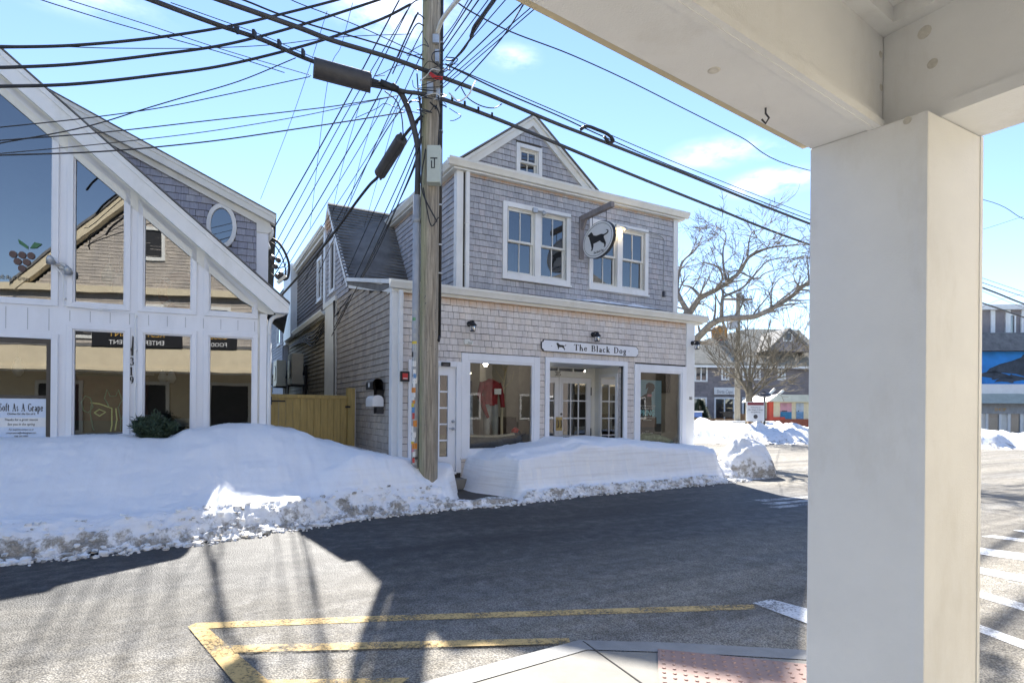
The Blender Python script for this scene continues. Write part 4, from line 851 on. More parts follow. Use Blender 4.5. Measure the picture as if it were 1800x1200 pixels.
_, wd = serif('Soft As A Grape', .115, M['ink'], gs, (.035, -.006, .60), track=.09, sx=.5, d=.002); _.scale = (.53/wd, 1, 1)
for b_, z, s in (('Clothes for the fun of it', .545, .045), ('Thanks for a great season', .455, .05), ('See you in the spring', .385, .05), ('For inquiries contact us at', .31, .036), ('companystore@softasagrape.com', .26, .034), ('508-295-9900', .205, .038)): text(b_, s, M['ink'], gs, (.30, -.008, z), ext=.001, align='CENTER', sx=.78, shear=.15)
def num(ch, z): o, w_ = serif(ch, .13, M['ink'], G, (-2.01, -.002, z), track=0, sx=.9, name='house_number', d=.006); return o
num('3', 2.205); num('1', 2.045); num('9', 1.90)
MB().prism([(-1.99, 2.36), (-1.965, 2.36), (-1.96, 2.66), (-1.975, 2.68), (-1.985, 2.5), (-2.0, 2.46), (-1.99, 2.42)], lambda x, z, o: (x, o, z), -.012, 0).build('gull_ornament', M['ink'], G)
cd = MB(); cd.tube([(-3.02, -.05, 3.74), (-2.88, -.05, 3.55), (-2.87, -.05, 3.09), (-1.93, -.05, 3.03), (-1.93, -.05, .9)], .012, 6)
for q_ in ((-2.87, 3.2), (-2.4, 3.06), (-1.93, 3.0), (-1.93, 2.45), (-1.93, 1.9)): cd.box(q_[0]-.02, q_[0]+.02, -.065, 0, q_[1]-.012, q_[1]+.012)
cd.build('conduit', M['trim'], G)
fl = thing('flood_light', 'twin head flood light on the white post between the large upper windows', 'light', FL.w(-2.90, -.02, 3.70), FL.rot)
MB().lathe([(.05, 0), (.05, .03)], seg=12, M=Matrix.Rotation(pi/2, 3, 'X')).build('base', M['metal'], fl)
for s, dx, dz in ((-1, -.12, .06), (1, .10, -.08)):
    MB().tube([(0, -.03, 0), (dx, -.08, dz*.6)], .014, 6).build('arm', M['metal'], fl); MB().lathe([(.02, .07), (.05, .02), (.062, -.05)], (dx, -.11, dz), 14, Matrix.Rotation(.7, 3, 'X')).build('lamp_head', M['metal'], fl, smooth=True)
    MB().lathe([(.055, -.045), (.055, -.055)], (dx, -.11, dz), 14, Matrix.Rotation(.7, 3, 'X')).build('lens', M['metal_d'], fl)
# shingled storey behind with oval window
HB = 1.2; P1 = PF(HB); rake2 = lambda u: 5.17+(.13-u)*.452
bw = MB(); bw.prism([(-6, 3), (0, 3), (0, rake2(0)-.05), (-6, rake2(-6)-.05)], lambda x, z, o: (x, HB-o, z), -.12, 0); bw.build('rear_wall_core', M['backer'], G)
sh = MB(); cz, cx = 4.945, -.79
def iv2(z):
    r = (rake2(0)-.12); hi = -.15 if z < rake2(-.15)-.18 else .13-(z+.18-5.17)/.452
    out = [(-5.5, hi)] if hi > -5.5 else []
    if abs(z-cz) < .42 and out:
        h = .26*math.sqrt(max(0, 1-((z-cz)/.42)**2)); out = [(-5.5, cx-h), (cx+h, hi)]
    return out
shingles(sh, 3.4, 8.0, iv2, P1, 41); sh.build('rear_gable_wall', M['sh_left'], G)
MB().box(-.19, .02, HB-.035, HB, 3.3, 5.10).build('corner_board', M['trim_blue'], G, bevel=.004)
MB().box(-.15, .0, HB+.13, 12, 3.2, 5.1).build('rear_side_wall', M['trim_cream'], G)
rk = MB(); XR = lambda x, z, o: (x, HB-o, z)
rk.prism([(.14, 5.06), (.14, 5.22), (-6, rake2(-6)+.06), (-6, rake2(-6)-.16)], XR, .14, .17); rk.prism([(.10, 4.98), (.02, 5.14), (-6, rake2(-6)-.02), (-6, rake2(-6)-.22), (-.19, 5.07), (-.19, 4.90), (.02, 4.90)], XR, .036, .06); rk.prism([(.15, 5.17), (.15, 5.235), (-6, rake2(-6)+.075), (-6, rake2(-6)+.01)], XR, .17, .185)
rk.prism([(.14, 5.06), (.14, 5.08), (-6, rake2(-6)-.14), (-6, rake2(-6)-.16)], XR, 0, .14); rk.build('rake_board', M['trim_cream'], G)
MB().prism([(.16, 5.235), (.16, 5.255), (-6, rake2(-6)+.10), (-6, rake2(-6)+.08)], XR, -9, .20).build('rear_roof', M['roof'], G)
def oval(rx, rz, n=36): return [(cx+rx*cos(2*pi*i/n), cz+rz*sin(2*pi*i/n)) for i in range(n)]
ow = MB(); a_, b_ = oval(.255, .415), oval(.185, .335)
for i in range(36): j = (i+1) % 36; ow.prism([a_[i], a_[j], b_[j], b_[i]], XR, -.02, .05)
ow = ow.build('oval_window', M['trim'], G); MB().quad(*[(x, HB+.01-.02, z) for x, z in oval(.187, .337)]).build('pane', M['glass_up'], ow)
MB().tube(smooth_path([(.06, HB+.1, 5.04), (.06, HB+.06, 4.9), (-.02, HB+.15, 4.8), (.02, HB+.15, 4.65)], 4), .05, 8).build('downspout', M['trim'], G, smooth=True)
# things seen inside the left shop
lr_ = thing('life_ring', 'orange life ring with white bands leaning behind the third upper window', 'life ring', FL.w(-1.38, .75, 3.55), FL.rot)
q = MB(); pts = [(.30*cos(2*pi*i/28), 0, .30*sin(2*pi*i/28)) for i in range(29)]; q.tube(pts, .075, 10, False); q.build('ring', mat('orange_paint', (.42, .10, .04), .6), lr_, smooth=True)
q = MB()
for a in (.8, 2.4, 3.9, 5.5): q.tube([(.30*cos(a-.12), 0, .30*sin(a-.12)), (.30*cos(a), 0, .30*sin(a)), (.30*cos(a+.12), 0, .30*sin(a+.12))], .078, 10, False)
q.build('band', M['trim'], lr_, smooth=True)
for k, (u, z, m_, lb) in enumerate(((-2.45, 3.75, mat('teal_buoy', (.15, .42, .38), .6), 'teal buoy hanging behind the second upper window'), (-2.30, 3.62, M['trim'], 'white buoy with a pointed top behind the second upper window'), (-2.12, 3.8, mat('yellow_buoy', (.55, .42, .08), .6), 'yellow buoy at the edge of the second upper window'))):
    t = thing('buoy', lb, 'buoy', FL.w(u, .7, z), FL.rot); MB().lathe([(.03, -.18), (.10, -.12), (.11, .04), (.05, .16), (.015, .2)], seg=14).build('float', m_, t, smooth=True); MB().tube([(0, 0, .2), (0, 0, .5)], .008, 5).build('rope', M['trim'], t)
gp = thing('grape_emblem', 'round grape cluster with two leaves on the glass above the dark framed door', 'emblem', FL.w(-3.47, .02, 3.78), FL.rot); gp.scale = (.78, 1, .85)
q = MB()
for x, z in ((-.21, .05), (-.07, .05), (.07, .05), (-.14, -.07), (0, -.07), (-.07, -.19)):
    q.lathe([(.062, 0), (.062, .008)], (x+.15, 0, z), 16, Matrix.Rotation(pi/2, 3, 'X'))
q.build('grape', mat('grape_film', (.10, .06, .05), .6), gp); MB().prism([(.02, .16), (-.12, .25), (-.13, .33), (.02, .22)], lambda x, z, o: (x+.15, -o, z), 0, .006).prism([(.05, .18), (.12, .30), (.24, .28), (.16, .2)], lambda x, z, o: (x+.15, -o, z), 0, .006).build('leaf', mat('green_film', (.05, .16, .07), .6), gp)
text('Soft As A Grape', .11, mat('tan_film', (.25, .2, .12), .6), gp, (-.32, -.01, -.40), ext=.001, sx=.7, shear=.2)
for lb, u, w, z, h, m_ in (('white bowling pin shaped ornament hanging inside the dark framed door', -3.55, .35, 2.0, .3, 'trim'), ('pair of white gnome like ornaments in the third lower window', -1.62, .45, 1.95, .22, 'trim')):
    t = thing('window_ornament', lb, 'ornament', FL.w(u, w, z), FL.rot)
    for k in range(1 if 'pin' in lb else 2): MB().lathe([(.03, 0), (.07, .06), (.075, h*.4), (.05, h*.7), (.02, h)], (k*.13, 0, 0), 12).build('figure', M[m_], t, smooth=True)
    MB().tube([(0, 0, h), (0, 0, h+.5)], .004, 4).build('string', M['ink'], t)
nz_ = thing('neon_figures', 'thin yellow green outline figures standing in the first lower window', 'window decoration', FL.w(-2.74, .30, 1.15), FL.rot)
fig = [[(.02, .5), (.08, .62), (.16, .58), (.2, .42), (.13, .32), (.05, .36), (.02, .5)], [(.16, .5), (.3, .48), (.5, .40), (.50, .1), (.48, -.02)], [(.18, .5), (.16, .3), (.2, .05), (.22, 0)], [(.22, .32), (.3, .38), (.4, .33), (.3, .26), (.22, .32)], [(.45, .44), (.38, .58), (.42, .74), (.47, .62), (.56, .62), (.60, .74), (.66, .55), (.60, .42), (.64, .2), (.64, 0)], [(.56, .4), (.58, .2), (.55, 0)], [(.66, .2), (.7, .34), (.74, .4)]]
for i, p in enumerate(fig[:]): MB().tube([(x*.86, .0, z*.9) for x, z in p], .010, 5).build('tube', M['neon'] if i % 2 else mat('green_neon', (.25, .6, .4), .5), nz_)
t = thing('clothes_rack', 'dark rack of folded clothing behind the third lower window', 'rack', FL.w(-1.5, .75, .3), FL.rot)
MB().box(-.5, .5, -.2, .2, 0, .9).build('shelf', M['inside_d'], t); MB().box(-.45, -.1, -.22, .1, .9, 1.1).box(.05, .4, -.2, .1, .9, 1.04).build('folded_cloth', M['trim'], t)
t = thing('clothes_rack', 'red garments on a rail behind the first lower window', 'rack', FL.w(-2.4, .8, .3), FL.rot)
MB().box(-.6, .5, -.1, .1, 1.0, 1.75).build('garment', mat('dark_red_cloth', (.18, .02, .02), .9, .3), t); MB().tube([(-.7, 0, 1.8), (.6, 0, 1.8)], .015, 6).build('rail', M['metal'], t)
# ================================================================ PORCH OVER THE CAMERA
SOF, CEI = 2.62, 3.08; k_ = 1.0778
def kp(x, y): return Vector((x*k_, y*k_, 0))
PL, PN, PR = kp(1.120, 2.169), kp(1.360, 1.883), kp(1.688, 2.066); PX = PL+PR-PN
dA = Vector((.8145, .580, 0)).normalized(); dB = Vector((.515, -.857, 0)).normalized(); up_z = Vector((0, 0, 1))
Pz = lambda x, y, z: (x, y, z)
PO_ = thing('porch', 'big square off-white porch post carrying boxed beams and ceiling over the pavement corner', 'porch', (0, 0, 0))
co = MB(); c4 = [PN, PR, PX, PL]
co.prism([(p.x, p.y) for p in c4], Pz, .03, SOF); co.build('post', M['porch'], PO_, bevel=.006)
# seam: thin corner board on the near edge of the post and cap joint
se = MB(); a = PN+(PL-PN)*.075; off = Vector((-.003, -.003, 0)); tvec = (PL-PN).normalized(); nv = Vector((-tvec.y, tvec.x, 0)); nv = nv if nv.y < 0 else -nv
se.prism([((PN+nv*.004).x, (PN+nv*.004).y), ((a+nv*.004).x, (a+nv*.004).y), (a.x, a.y), (PN.x, PN.y)], Pz, .03, SOF-.002); se.build('corner_strip', M['porch'], PO_)
tvr = (PR-PN).normalized(); nr = Vector((tvr.y, -tvr.x, 0)); b = PR-tvr*.02
MB().prism([((b+nr*.004).x, (b+nr*.004).y), ((PR+nr*.004).x, (PR+nr*.004).y), (PR.x, PR.y), (b.x, b.y)], Pz, .03, SOF-.002).build('corner_strip', M['porch'], PO_)
Ao1, Ao0 = PL+dA*1.0, PL-dA*14; Ai1, Ai0 = kp(1.224, 2.004)+dA*.19, kp(1.224, 2.004)-dA*14
Bi0, Bi1 = kp(1.442, 1.923), kp(1.442, 1.923)+dB*7; Bo0, Bo1 = PR, PR+dB*7
# inner corner of the beams
def isect(p, d, q, e):
    den = d.x*e.y-d.y*e.x; t = ((q.x-p.x)*e.y-(q.y-p.y)*e.x)/den; return p+d*t
IC = isect(Ai0, dA, Bi0, dB); OC = isect(Ao0, dA, PR, dB)
def poly(mb, pts, z0, z1): mb.prism([(p.x, p.y) for p in pts], Pz, z0, z1); return mb
poly(MB(), [Ao0, Ai0, IC, OC], SOF, 3.40).build('beam', M['porch'], PO_, bevel=.005)
poly(MB(), [OC, IC, Bi1, Bo1], SOF+.002, 3.398).build('beam', M['porch'], PO_, bevel=.005)
nA = Vector((dA.y, -dA.x, 0)); nB = Vector((dB.y, -dB.x, 0)); nB = nB if nB.x < 0 else -nB
bd_ = MB(); q0, q1 = Ai0+nA*.0, IC+dA*-.10
bd_.bar(q0+nA*.012+up_z*(SOF+.03), q1+nA*.012+up_z*(SOF+.03), .024, .07).bar(q0+nA*.03+up_z*(SOF+.012), q1+nA*.03+up_z*(SOF+.012), .03, .03); bd_.build('trim_bead', M['porch'], PO_)
bd_ = MB(); bd_.bar(Bi0+nB*.008+dB*.05+up_z*(SOF+.02), Bi1+nB*.008+up_z*(SOF+.02), .016, .045); bd_.build('trim_bead', M['porch'], PO_)
C0, C1 = Ai0+nA*6, Bi1+nB*14
poly(MB(), [Ai0, IC, Bi1, C0+dB*2], CEI, CEI+.05).build('ceiling', M['porch'], PO_)
cv = MB(); cv.bar(Ai0+nA*.03+up_z*(CEI-.03), IC+nA*.03+up_z*(CEI-.03), .06, .06); cv.bar(IC+nB*.03+up_z*(CEI-.031), Bi1+nB*.03+up_z*(CEI-.031), .06, .06); cv.build('cove_moulding', M['porch'], PO_)
poly(MB(), [Ao0, OC, Bo1, C0+dB*2-dA*2], 3.42, 3.50).build('roof', M['roof'], PO_)
stain = mat('plug_filler', (.62, .60, .56), .7, .2, 30)
def disc(mb, p, n, r):
    Mx = Vector((0, 0, 1)).rotation_difference(n).to_matrix(); mb.lathe([(r, 0), (r*.8, .002)], p, 12, Mx); return mb
for px, py, r in ((1255, 124, .020),): p = ray(px, py)*(SOF-H)/ray(px, py).z+Vector((0, 0, H)); disc(MB(), p, Vector((0, 0, -1)), r).build('plug_mark', stain, PO_)
def on_plane(px, py, p0, n): r = ray(px, py); c = Vector((0, 0, H)); return c+r*((p0-c).dot(n)/r.dot(n))
for px, py, r in ((1625, 57, .024), (1639, 112, .018)): disc(MB(), on_plane(px, py, IC, nB), nB, r).build('plug_mark', stain, PO_)
for px, py, r in ((1548, 96, .014), (1549, 154, .014)): disc(MB(), on_plane(px, py, IC, nA), nA, r).build('plug_mark', stain, PO_)
disc(MB(), on_plane(1595, 212, PN, nv)+nv*.001, nv, .014).build('plug_mark', stain, PO_)
hk = ray(1346, 190)*(SOF-H)/ray(1346, 190).z+Vector((0, 0, H)); MB().tube([hk, hk-up_z*.02, hk+Vector((.012, 0, -.035)), hk+Vector((.0, 0, -.055)), hk+Vector((-.014, 0, -.04))], .0035, 5).build('hook', M['metal_d'], PO_)
# ---------------------------------------------------------------- the building behind the camera (seen mirrored in the shop glass)
FR = Frame(1.9, -2.6, 55)
R_ = thing('restaurant_building', 'sunlit cream building across the street mirrored in the shop windows', 'building', FR.o, FR.rot)
PBk = lambda a, z, o: (a, o, z)
# facade faces +w (towards the street); pieces sit at w 0..-.2
MB().box(-15, 7, -.2, 0, 0, 3.3).build('lower_wall', M['cream'], R_)
sh = MB(); shingles(sh, 3.5, 6.0, lambda z: [(-15, 5)], PBk, 61, wr=(.2, .5)); shingles(sh, 6.0, 9.9, lambda z: [(-9.2+(z-6)*1.05, -1.0-(z-6)*1.05)], PBk, 62, wr=(.2, .5)); sh.build('upper_wall', M['sh_side'], R_)
MB().box(-15, 5, -9, -.02, 3.3, 6.0).prism([(-9.2, 6), (-1.0, 6), (-5.1, 9.9)], lambda x, z, o: (x, o, z), -9, -.02).build('wall_core', M['cream'], R_)
q = MB(); q.prism([(-9.6, 5.8), (-9.6, 6.1), (-5.1, 10.4), (-5.1, 10.0)], lambda x, z, o: (x, o, z), 0, .3); q.prism([(-.6, 5.8), (-.6, 6.1), (-5.1, 10.4), (-5.1, 10.0)], lambda x, z, o: (x, o, z), 0, .3); q.box(-15, 5, 0, .25, 5.85, 6.1); q.build('rake_board', M['cream'], R_)
for x0, z0, w_, h_ in ((-5.6, 7.2, 1.0, 1.3), (-8.0, 4.1, 1.0, 1.4), (-5.6, 4.1, 1.0, 1.4), (-3.2, 4.1, 1.0, 1.4), (-.6, 4.1, 1.0, 1.4), (-11, 4.1, 1.0, 1.4)):
    q = MB(); frame(q, PBk, x0, x0+w_, z0, z0+h_, .12, 0, .08); q = q.build('window', M['trim_cream'], R_); pane(q, PBk, x0+.1, x0+w_-.1, z0+.1, z0+h_-.1, .02, M['black'])
for x0 in (-12, -9, -6, -3, 0.6):
    q = MB(); frame(q, PBk, x0, x0+1.6, .5, 2.5, .12, 0, .06); q = q.build('window', M['trim_cream'], R_); pane(q, PBk, x0+.1, x0+1.5, .6, 2.4, .02, M['black'])
MB().prism([(-9.7, 6.05), (-5.1, 10.45), (-.5, 6.05), (-.5, 6.15), (-5.1, 10.55), (-9.7, 6.15)], lambda x, z, o: (x, o, z), -9, .35).build('roof', M['roof'], R_)
FR2 = Frame(6, -9, 60)  # unseen dark buildings, added to block the bright horizon in the shop window reflections
for k_i, (u0_, w_, h_, m_, lb) in enumerate(((4, 11, 7.5, 'sh_dark', 'added unseen grey building behind the porch, darkening reflections in the shop windows'), (16, 12, 8.5, 'sh_dark', 'added unseen taller building behind the porch, darkening reflections in the shop windows'), (29, 13, 7, 'sh_dark', 'added unseen dark shingled building behind the porch, darkening the shop window reflections'))):
    t = thing('backdrop_building', lb, 'building', FR2.w(u0_, 0), FR2.rot); MB().box(0, w_, -8, 0, 0, h_).build('wall', M[m_], t); MB().prism([(-.4, h_), (w_+.4, h_), (w_/2, h_+2.8)], lambda x, z, o: (x, o, z), -8.4, .4).build('roof', M['roof'], t)
    for wx in range(4):
        for wz in (.9, 4.4): x = w_*(wx+.5)/4; q = MB(); frame(q, PBk, x-.6, x+.6, wz, wz+1.6, .12, 0, .06); q = q.build('window', M['trim'], t); pane(q, PBk, x-.5, x+.5, wz+.1, wz+1.5, .02, M['black'])
# sign boards on the street side of the porch beam (mirrored lettering in the left shop glass)
sgn = thing('restaurant_sign', 'dark board lettered RESTAURANT ENTERTAINMENT mirrored in the door glass of the white shop', 'sign')
oA = Vector((-dA.y, dA.x, 0))
def beam_board(parent, c, w_, z0, z1, lines):
    a = c-dA*w_/2+oA*.03; b = c+dA*w_/2+oA*.03; q = MB(); q.prism([(a.x, a.y), (b.x, b.y), ((b+oA*.05).x, (b+oA*.05).y), ((a+oA*.05).x, (a+oA*.05).y)], Pz, z0, z1); q.build('board', M['ink'], parent)
    ang = math.atan2(dA.y, dA.x)+pi
    for s, sz, z, m_ in lines: t = text(s, sz, m_, parent, c+oA*.084+up_z*z, (pi/2, 0, ang), align='CENTER', ext=.003)
gold = mat('gold_letter', (.6, .36, .08), .5)
beam_board(sgn, PL-dA*6.0, 2.6, 3.42, 4.05, (('RESTAURANT', .26, 3.74, gold), ('ENTERTAINMENT', .20, 3.49, M['trim'])))
sg2 = thing('food_sign', 'dark board lettered Good FOOD mirrored in the first lower window of the white shop', 'sign')
beam_board(sg2, PL-dA*3.6, 1.1, 3.42, 4.05, (('Good', .24, 3.74, gold), ('FOOD', .18, 3.50, M['trim'])))
MB().prism([(p.x, p.y) for p in (Ao0+oA*.01, PL+oA*.01, PL+oA*.06, Ao0+oA*.06)], Pz, 2.66, 2.78).build('fascia_trim', M['cream'], PO_)
MB().prism([(p.x, p.y) for p in (Ao0+oA*.002, PL+oA*.002, PL+oA*.03, Ao0+oA*.03)], Pz, 2.63, 3.40).build('street_fascia', M['cream'], PO_)
# ================================================================ GROUND
gm = MB().quad((-300, -300, 0), (300, -300, 0), (300, 500, 0), (-300, 500, 0)); g_ = gm.build('road', M['asphalt']); tag(g_, kind='structure')
kz = .055
edge = [gnd(*p, kz) for p in ((560, 1262), (735, 1200), (900, 1155), (1018, 1124), (1200, 1129), (1410, 1141))]
edge = [Vector((-4.2, .4, kz)), Vector((-1.9, 2.2, kz))]+edge[1:]+[Vector(p+(kz,)) for p in ((2.2, 3.42), (2.6, 3.0), (2.85, 2.3), (3.0, 1), (3.1, -2.5))]
def inset(pts, d):
    out = []
    for i, p in enumerate(pts):
        t = (pts[min(i+1, len(pts)-1)]-pts[max(i-1, 0)]).normalized(); out.append(p+Vector((t.y, -t.x, 0))*d)
    return out
ins = inset(edge, .15); kb = MB()
for i in range(len(edge)-1):
    a, b, c, d = edge[i], edge[i+1], ins[i+1], ins[i]; kb.quad(d, c, b, a); kb.quad(a-up_z*kz, a, b, b-up_z*kz)
kb.build('kerb', M['granite']); tag(bpy.data.objects['kerb'], kind='structure')
pvm = MB(); ins2 = inset(edge, .156); cpt = Vector((.2, -.6, kz-.003))
for i in range(len(ins2)-1): pvm.quad(ins2[i+1]-up_z*.003, ins2[i]-up_z*.003, cpt)
pvm.quad(ins2[0]-up_z*.003, Vector((-6, -5, kz-.003)), Vector((3.2, -5, kz-.003)), ins2[-1]-up_z*.003, cpt)
pv = pvm.build('pavement', M['concrete']); tag(pv, kind='structure')
jn = MB(); a, b = gnd(1032, 1131, kz+.001), gnd(1150, 1215, kz+.001); jn.bar(a, b, .008, .002); a, b = gnd(1025, 1126, kz+.002), gnd(1036, 1133, kz+.002); jn.bar(a, b, .006, .002)
j_ = jn.build('pavement_joint', M['backer']); tag(j_, kind='structure')
# tactile panel
TL, TR = gnd(1156.6, 1141, kz), gnd(1409, 1167, kz); e1_ = (TR-TL).normalized(); e2_ = Vector((e1_.y, -e1_.x, 0))
tp = thing('tactile_panel', 'reddish brown tactile warning panel with rows of raised domes set in the kerb ramp', 'paving panel', TL+up_z*.002, math.atan2(e1_.y, e1_.x))
MB().box(-.002, 1.2, -.92, 0, .0, .004).build('plate', M['tactile'], tp)
q = MB()
for i in range(20):
    for j in range(15): q.lathe([(.0125, .004), (.0085, .0095), (.004, .0098)], (.03+.058*i, -.03-.06*j, 0), 8)
q.build('dome_rows', M['tactile'], tp, smooth=False)
# road markings, thin sheets
def mark(name, pts, m_, z=.004):
    q = MB().quad(*[gnd(x, y, z) for x, y in pts]); o = q.build(name, m_); return tag(o, kind='structure')
mark('yellow_line', [(330, 1100), (345, 1094), (700, 1080), (1325, 1061), (1328, 1070), (700, 1090), (355, 1104)], M['yellow'])
mark('yellow_line', [(330, 1100), (366, 1103), (480, 1202), (425, 1215)], M['yellow'], .008)
mark('yellow_line', [(405, 1133), (1000, 1120), (1003, 1130), (412, 1146)], M['yellow'], .012)
mark('yellow_line', [(455, 1194), (720, 1190), (700, 1204), (470, 1206)], M['yellow'], .012)
mark('white_line', [(1322, 1059), (1355, 1052), (1500, 1090), (1500, 1125)], M['white_line'], .008)
for y0 in (878, 884, 890): mark('white_line', [(1325+(y0-878)*2, y0), (1440, y0-8), (1440, y0-5), (1345+(y0-878)*2, y0+3)], M['white_old'])
for q4 in ([(1780, 931), (1800, 935), (1800, 931), (1795, 930)], [(1725, 942), (1745, 940), (1800, 950), (1800, 957)], [(1718, 961), (1718, 972), (1800, 986), (1800, 972)], [(1718, 995), (1718, 1006), (1800, 1023), (1800, 1011)], [(1717, 1036), (1717, 1047), (1800, 1074), (1800, 1060)], [(1717, 1095), (1717, 1107), (1800, 1142), (1800, 1125)]):
    p = [gnd(x, y, .004) for x, y in q4]
    if q4[0][0] < 1719:
        dl = (p[0]-p[3]).normalized(); p[0] += dl*.9; p[1] += dl*.9; p[2] -= dl*1.6; p[3] -= dl*1.6
    else: dr = (p[2]-p[0]).normalized(); p[2] += dr*1.2; p[3] = p[3]+dr*1.2 if q4[0][0] > 1750 else p[3]+dr*1.2
    o = MB().quad(*p).build('crosswalk_stripe', M['white_line']); tag(o, kind='structure')
# far pavement strip and doorway path
MB().quad(FB.w(.85, -2.1, .006), FB.w(1.9, -2.0, .006), FB.w(1.9, .1, .006), FB.w(.2, .1, .006)).build('path', mat('wet_dark_path', (.045, .037, .03), .6, .4, 9, .5, 30)); tag(bpy.data.objects['path'], kind='structure')
# ================================================================ SNOW
def heightfield(name, FRM, us, wfun, nW, zfun, label, dirtfun):
    mb = MB(); nU = len(us); D = []; lim = []; TM = 6.4; ts = [TM*((j/nW)*.45+.55*(j/nW)**2.4) for j in range(nW+1)]; keep = []
    for u in us:
        w0, w1 = wfun(u); lim.append(w1-w0)
        for t in ts:
            w = w0+t; p = FRM.w(u, w, zfun(u, w, t)); mb.v.append(tuple(p)); D.append(dirtfun(u, w, t, p.z))
    for i in range(nU-1):
        for j in range(nW):
            if ts[j] < max(lim[i], lim[i+1]) and ts[j+1] < max(lim[i], lim[i+1])+.07: a = i*(nW+1)+j; mb.f.append((a, a+nW+1, a+nW+2, a+1))
    o = mb.build(name, M['snow'], None, smooth=True); at_ = o.data.attributes.new("dirt", 'FLOAT', 'POINT')
    at_.data.foreach_set('value', D); return tag(o, label, 'snow bank')
wedge = [(-10, -3.05), (-4.85, -2.99), (-3.9, -3.0), (-3.14, -2.93), (-2.19, -2.62), (-.57, -2.17), (.32, -2.16), (1.34, -2.13), (2.63, -1.92), (3.97, -1.86), (6.83, -1.72), (9, -1.6)]
def W0(u): return interp(wedge, u)+.07*fbm(u*1.1, 0)+.035*fbm(u*4.3, 5)+.02*fbm(u*13, 8)
def lumps(u, w, f=1): return .034*fbm(u*1.3, w*1.6, 3)*f+.010*fbm(u*5, w*6, 7)+.005*fbm(u*17, w*17, 1)
topL = [(-10, 1.05), (-5.4, 1.10), (-4.2, 1.12), (-3.6, 1.10), (-3.25, 1.22), (-2.8, 1.28), (-2.2, 1.27), (-1.7, 1.17), (-1.1, .95), (-.5, .78), (0, .68), (.5, .56), (1.2, .50)]
def zL(u, w, t):
    crest = .30+.07*fbm(u*1.1, 9)-.06*sstep(-1.5, .6, u)
    z = crest*sstep(-.02, .42, t)*(1-.10*sstep(.5, .9, t)*sstep(-2, -3, u)); tp_ = interp(topL, u)
    z += (tp_-crest)*sstep(.45, 3.1-.9*sstep(-3.0, -.4, u), t)
    kk = sstep(-1.9, -.5, u); z = z*(1-kk)+kk*(.13*sstep(-.02, .2, t)+(tp_-.13)*sstep(.16, 1.0, t))
    z += .07*(1-sstep(.1, .65, abs(t-.22)))*fbm(u*4.5, w*5.5, 2)+.05*(1-sstep(.1, .55, t))*fbm(u*13, w*13, 5)
    # hollow round the pole, cut end beside the path
    d = math.hypot(u-PoleF.x, w-PoleF.y); z -= .07*(1-sstep(.14, .42, d))
    e = .36+(w+2.16)*.43+.05*fbm(w*3, 3); z *= sstep(0, .15, e-u)**.6 if e > u else 0
    if e-u < .15: z = max(z, (.10+.03*fbm(u*6, w*6))*sstep(.0, .08, t)*(1-sstep(.22, .40, t))*(1-sstep(1.35, 1.5, u)))
    return max(.012*sstep(0, .05, t)*sstep(0, .05, e-u)-.02*(1-sstep(0, .03, t)), z-.004+lumps(u, w)*sstep(0, .15, e-u)*sstep(.05, .3, t))
PoleF = FB.loc((-1.385, 9.5, 0))
def wL(u):
    lim = FB.loc(FL.w(0, 0)); wl = .5-.1045*(u+2.1)
    if u < -2.08: return W0(u), max(FB.loc(FL.w((u-lim.x)/.9945, 0)).y, -2)-.004
    if u < -.02: return W0(u), 3.2
    return W0(u), -.05
def rng(a, b, s):
    n = int(round((b-a)/s)); return [a+(b-a)*i/n for i in range(n+1)]
dirtL = lambda u, w, t, z: .62*(1-sstep(.12, .40, t+.22*fbm(u*1.3, 4)))+.11*(1-sstep(.4, 1.3, t))-.04+.10*fbm(u*2.5, w*2.5, 6)
heightfield('snow_bank', FB, rng(-9, -5.5, .1)+rng(-5.45, .8, .03)+rng(.82, 1.52, .02), wL, 150, zL, 'long deep snow bank in front of the white glass fronted shop and around the pole', dirtL)
topR = [(1.30, .50), (1.55, .62), (1.9, .76), (2.4, .82), (3.0, .88), (3.4, .99), (3.9, .95), (4.3, .965), (4.9, .92), (5.6, .86), (6.4, .78), (7.2, .73), (7.8, .60), (8.3, .50)]
def zR(u, w, t):
    T = interp(topR, u); lo = .14+.04*fbm(u*2, 1); st_ = 1.30+.08*sstep(0, .8, -w-.6); e = u-st_-.22*sstep(-.6, -1.6, w)+.03*fbm(w*5, 1)
    side = sstep(0, .22, e)*sstep(0, .38, 8.15+(w+.5)*.98+.05*fbm(w*4, 2)-u)
    z = lo*sstep(-.02, .16, t)+(T*.88-lo)*sstep(.30, .54, t)+(T*.12)*sstep(.55, 1.0, t)
    z += .05*fbm(u*.7, w*3.2, 4)*sstep(.2, .5, t)*(1-sstep(.8, 1.2, t))+.012*sin(z*38+2*fbm(u*.8, 2))*sstep(.3, .45, t)*(1-sstep(.6, .8, t))
    z += .05*(1-sstep(.1, .4, t))*fbm(u*12, w*12, 8)
    return max(.012*sstep(0, .05, t)*sstep(0, .05, e)-.02*(1-sstep(0, .03, t)), (z+lumps(u, w, .7)*sstep(.05, .3, t))*side if e > 0 else -.02)
def wR(u): return W0(u), (-.05 if u < 7.68 else -.05+(u-7.68)*1.6)
dirtR = lambda u, w, t, z: .60*(1-sstep(.14, .36, t+.12*fbm(u*1.5, 6)))-.04+.08*fbm(u*2.5, w*2.5, 6)+.10*sstep(1.9, 1.3, u)
heightfield('snow_bank', FB, rng(1.2, 2.0, .016)+rng(2.02, 8.3, .03), wR, 130, zR, 'plowed snow bank with a steep cut face under the shop windows and entrance', dirtR)
cr_ = MB(); rnd = random.Random(77)
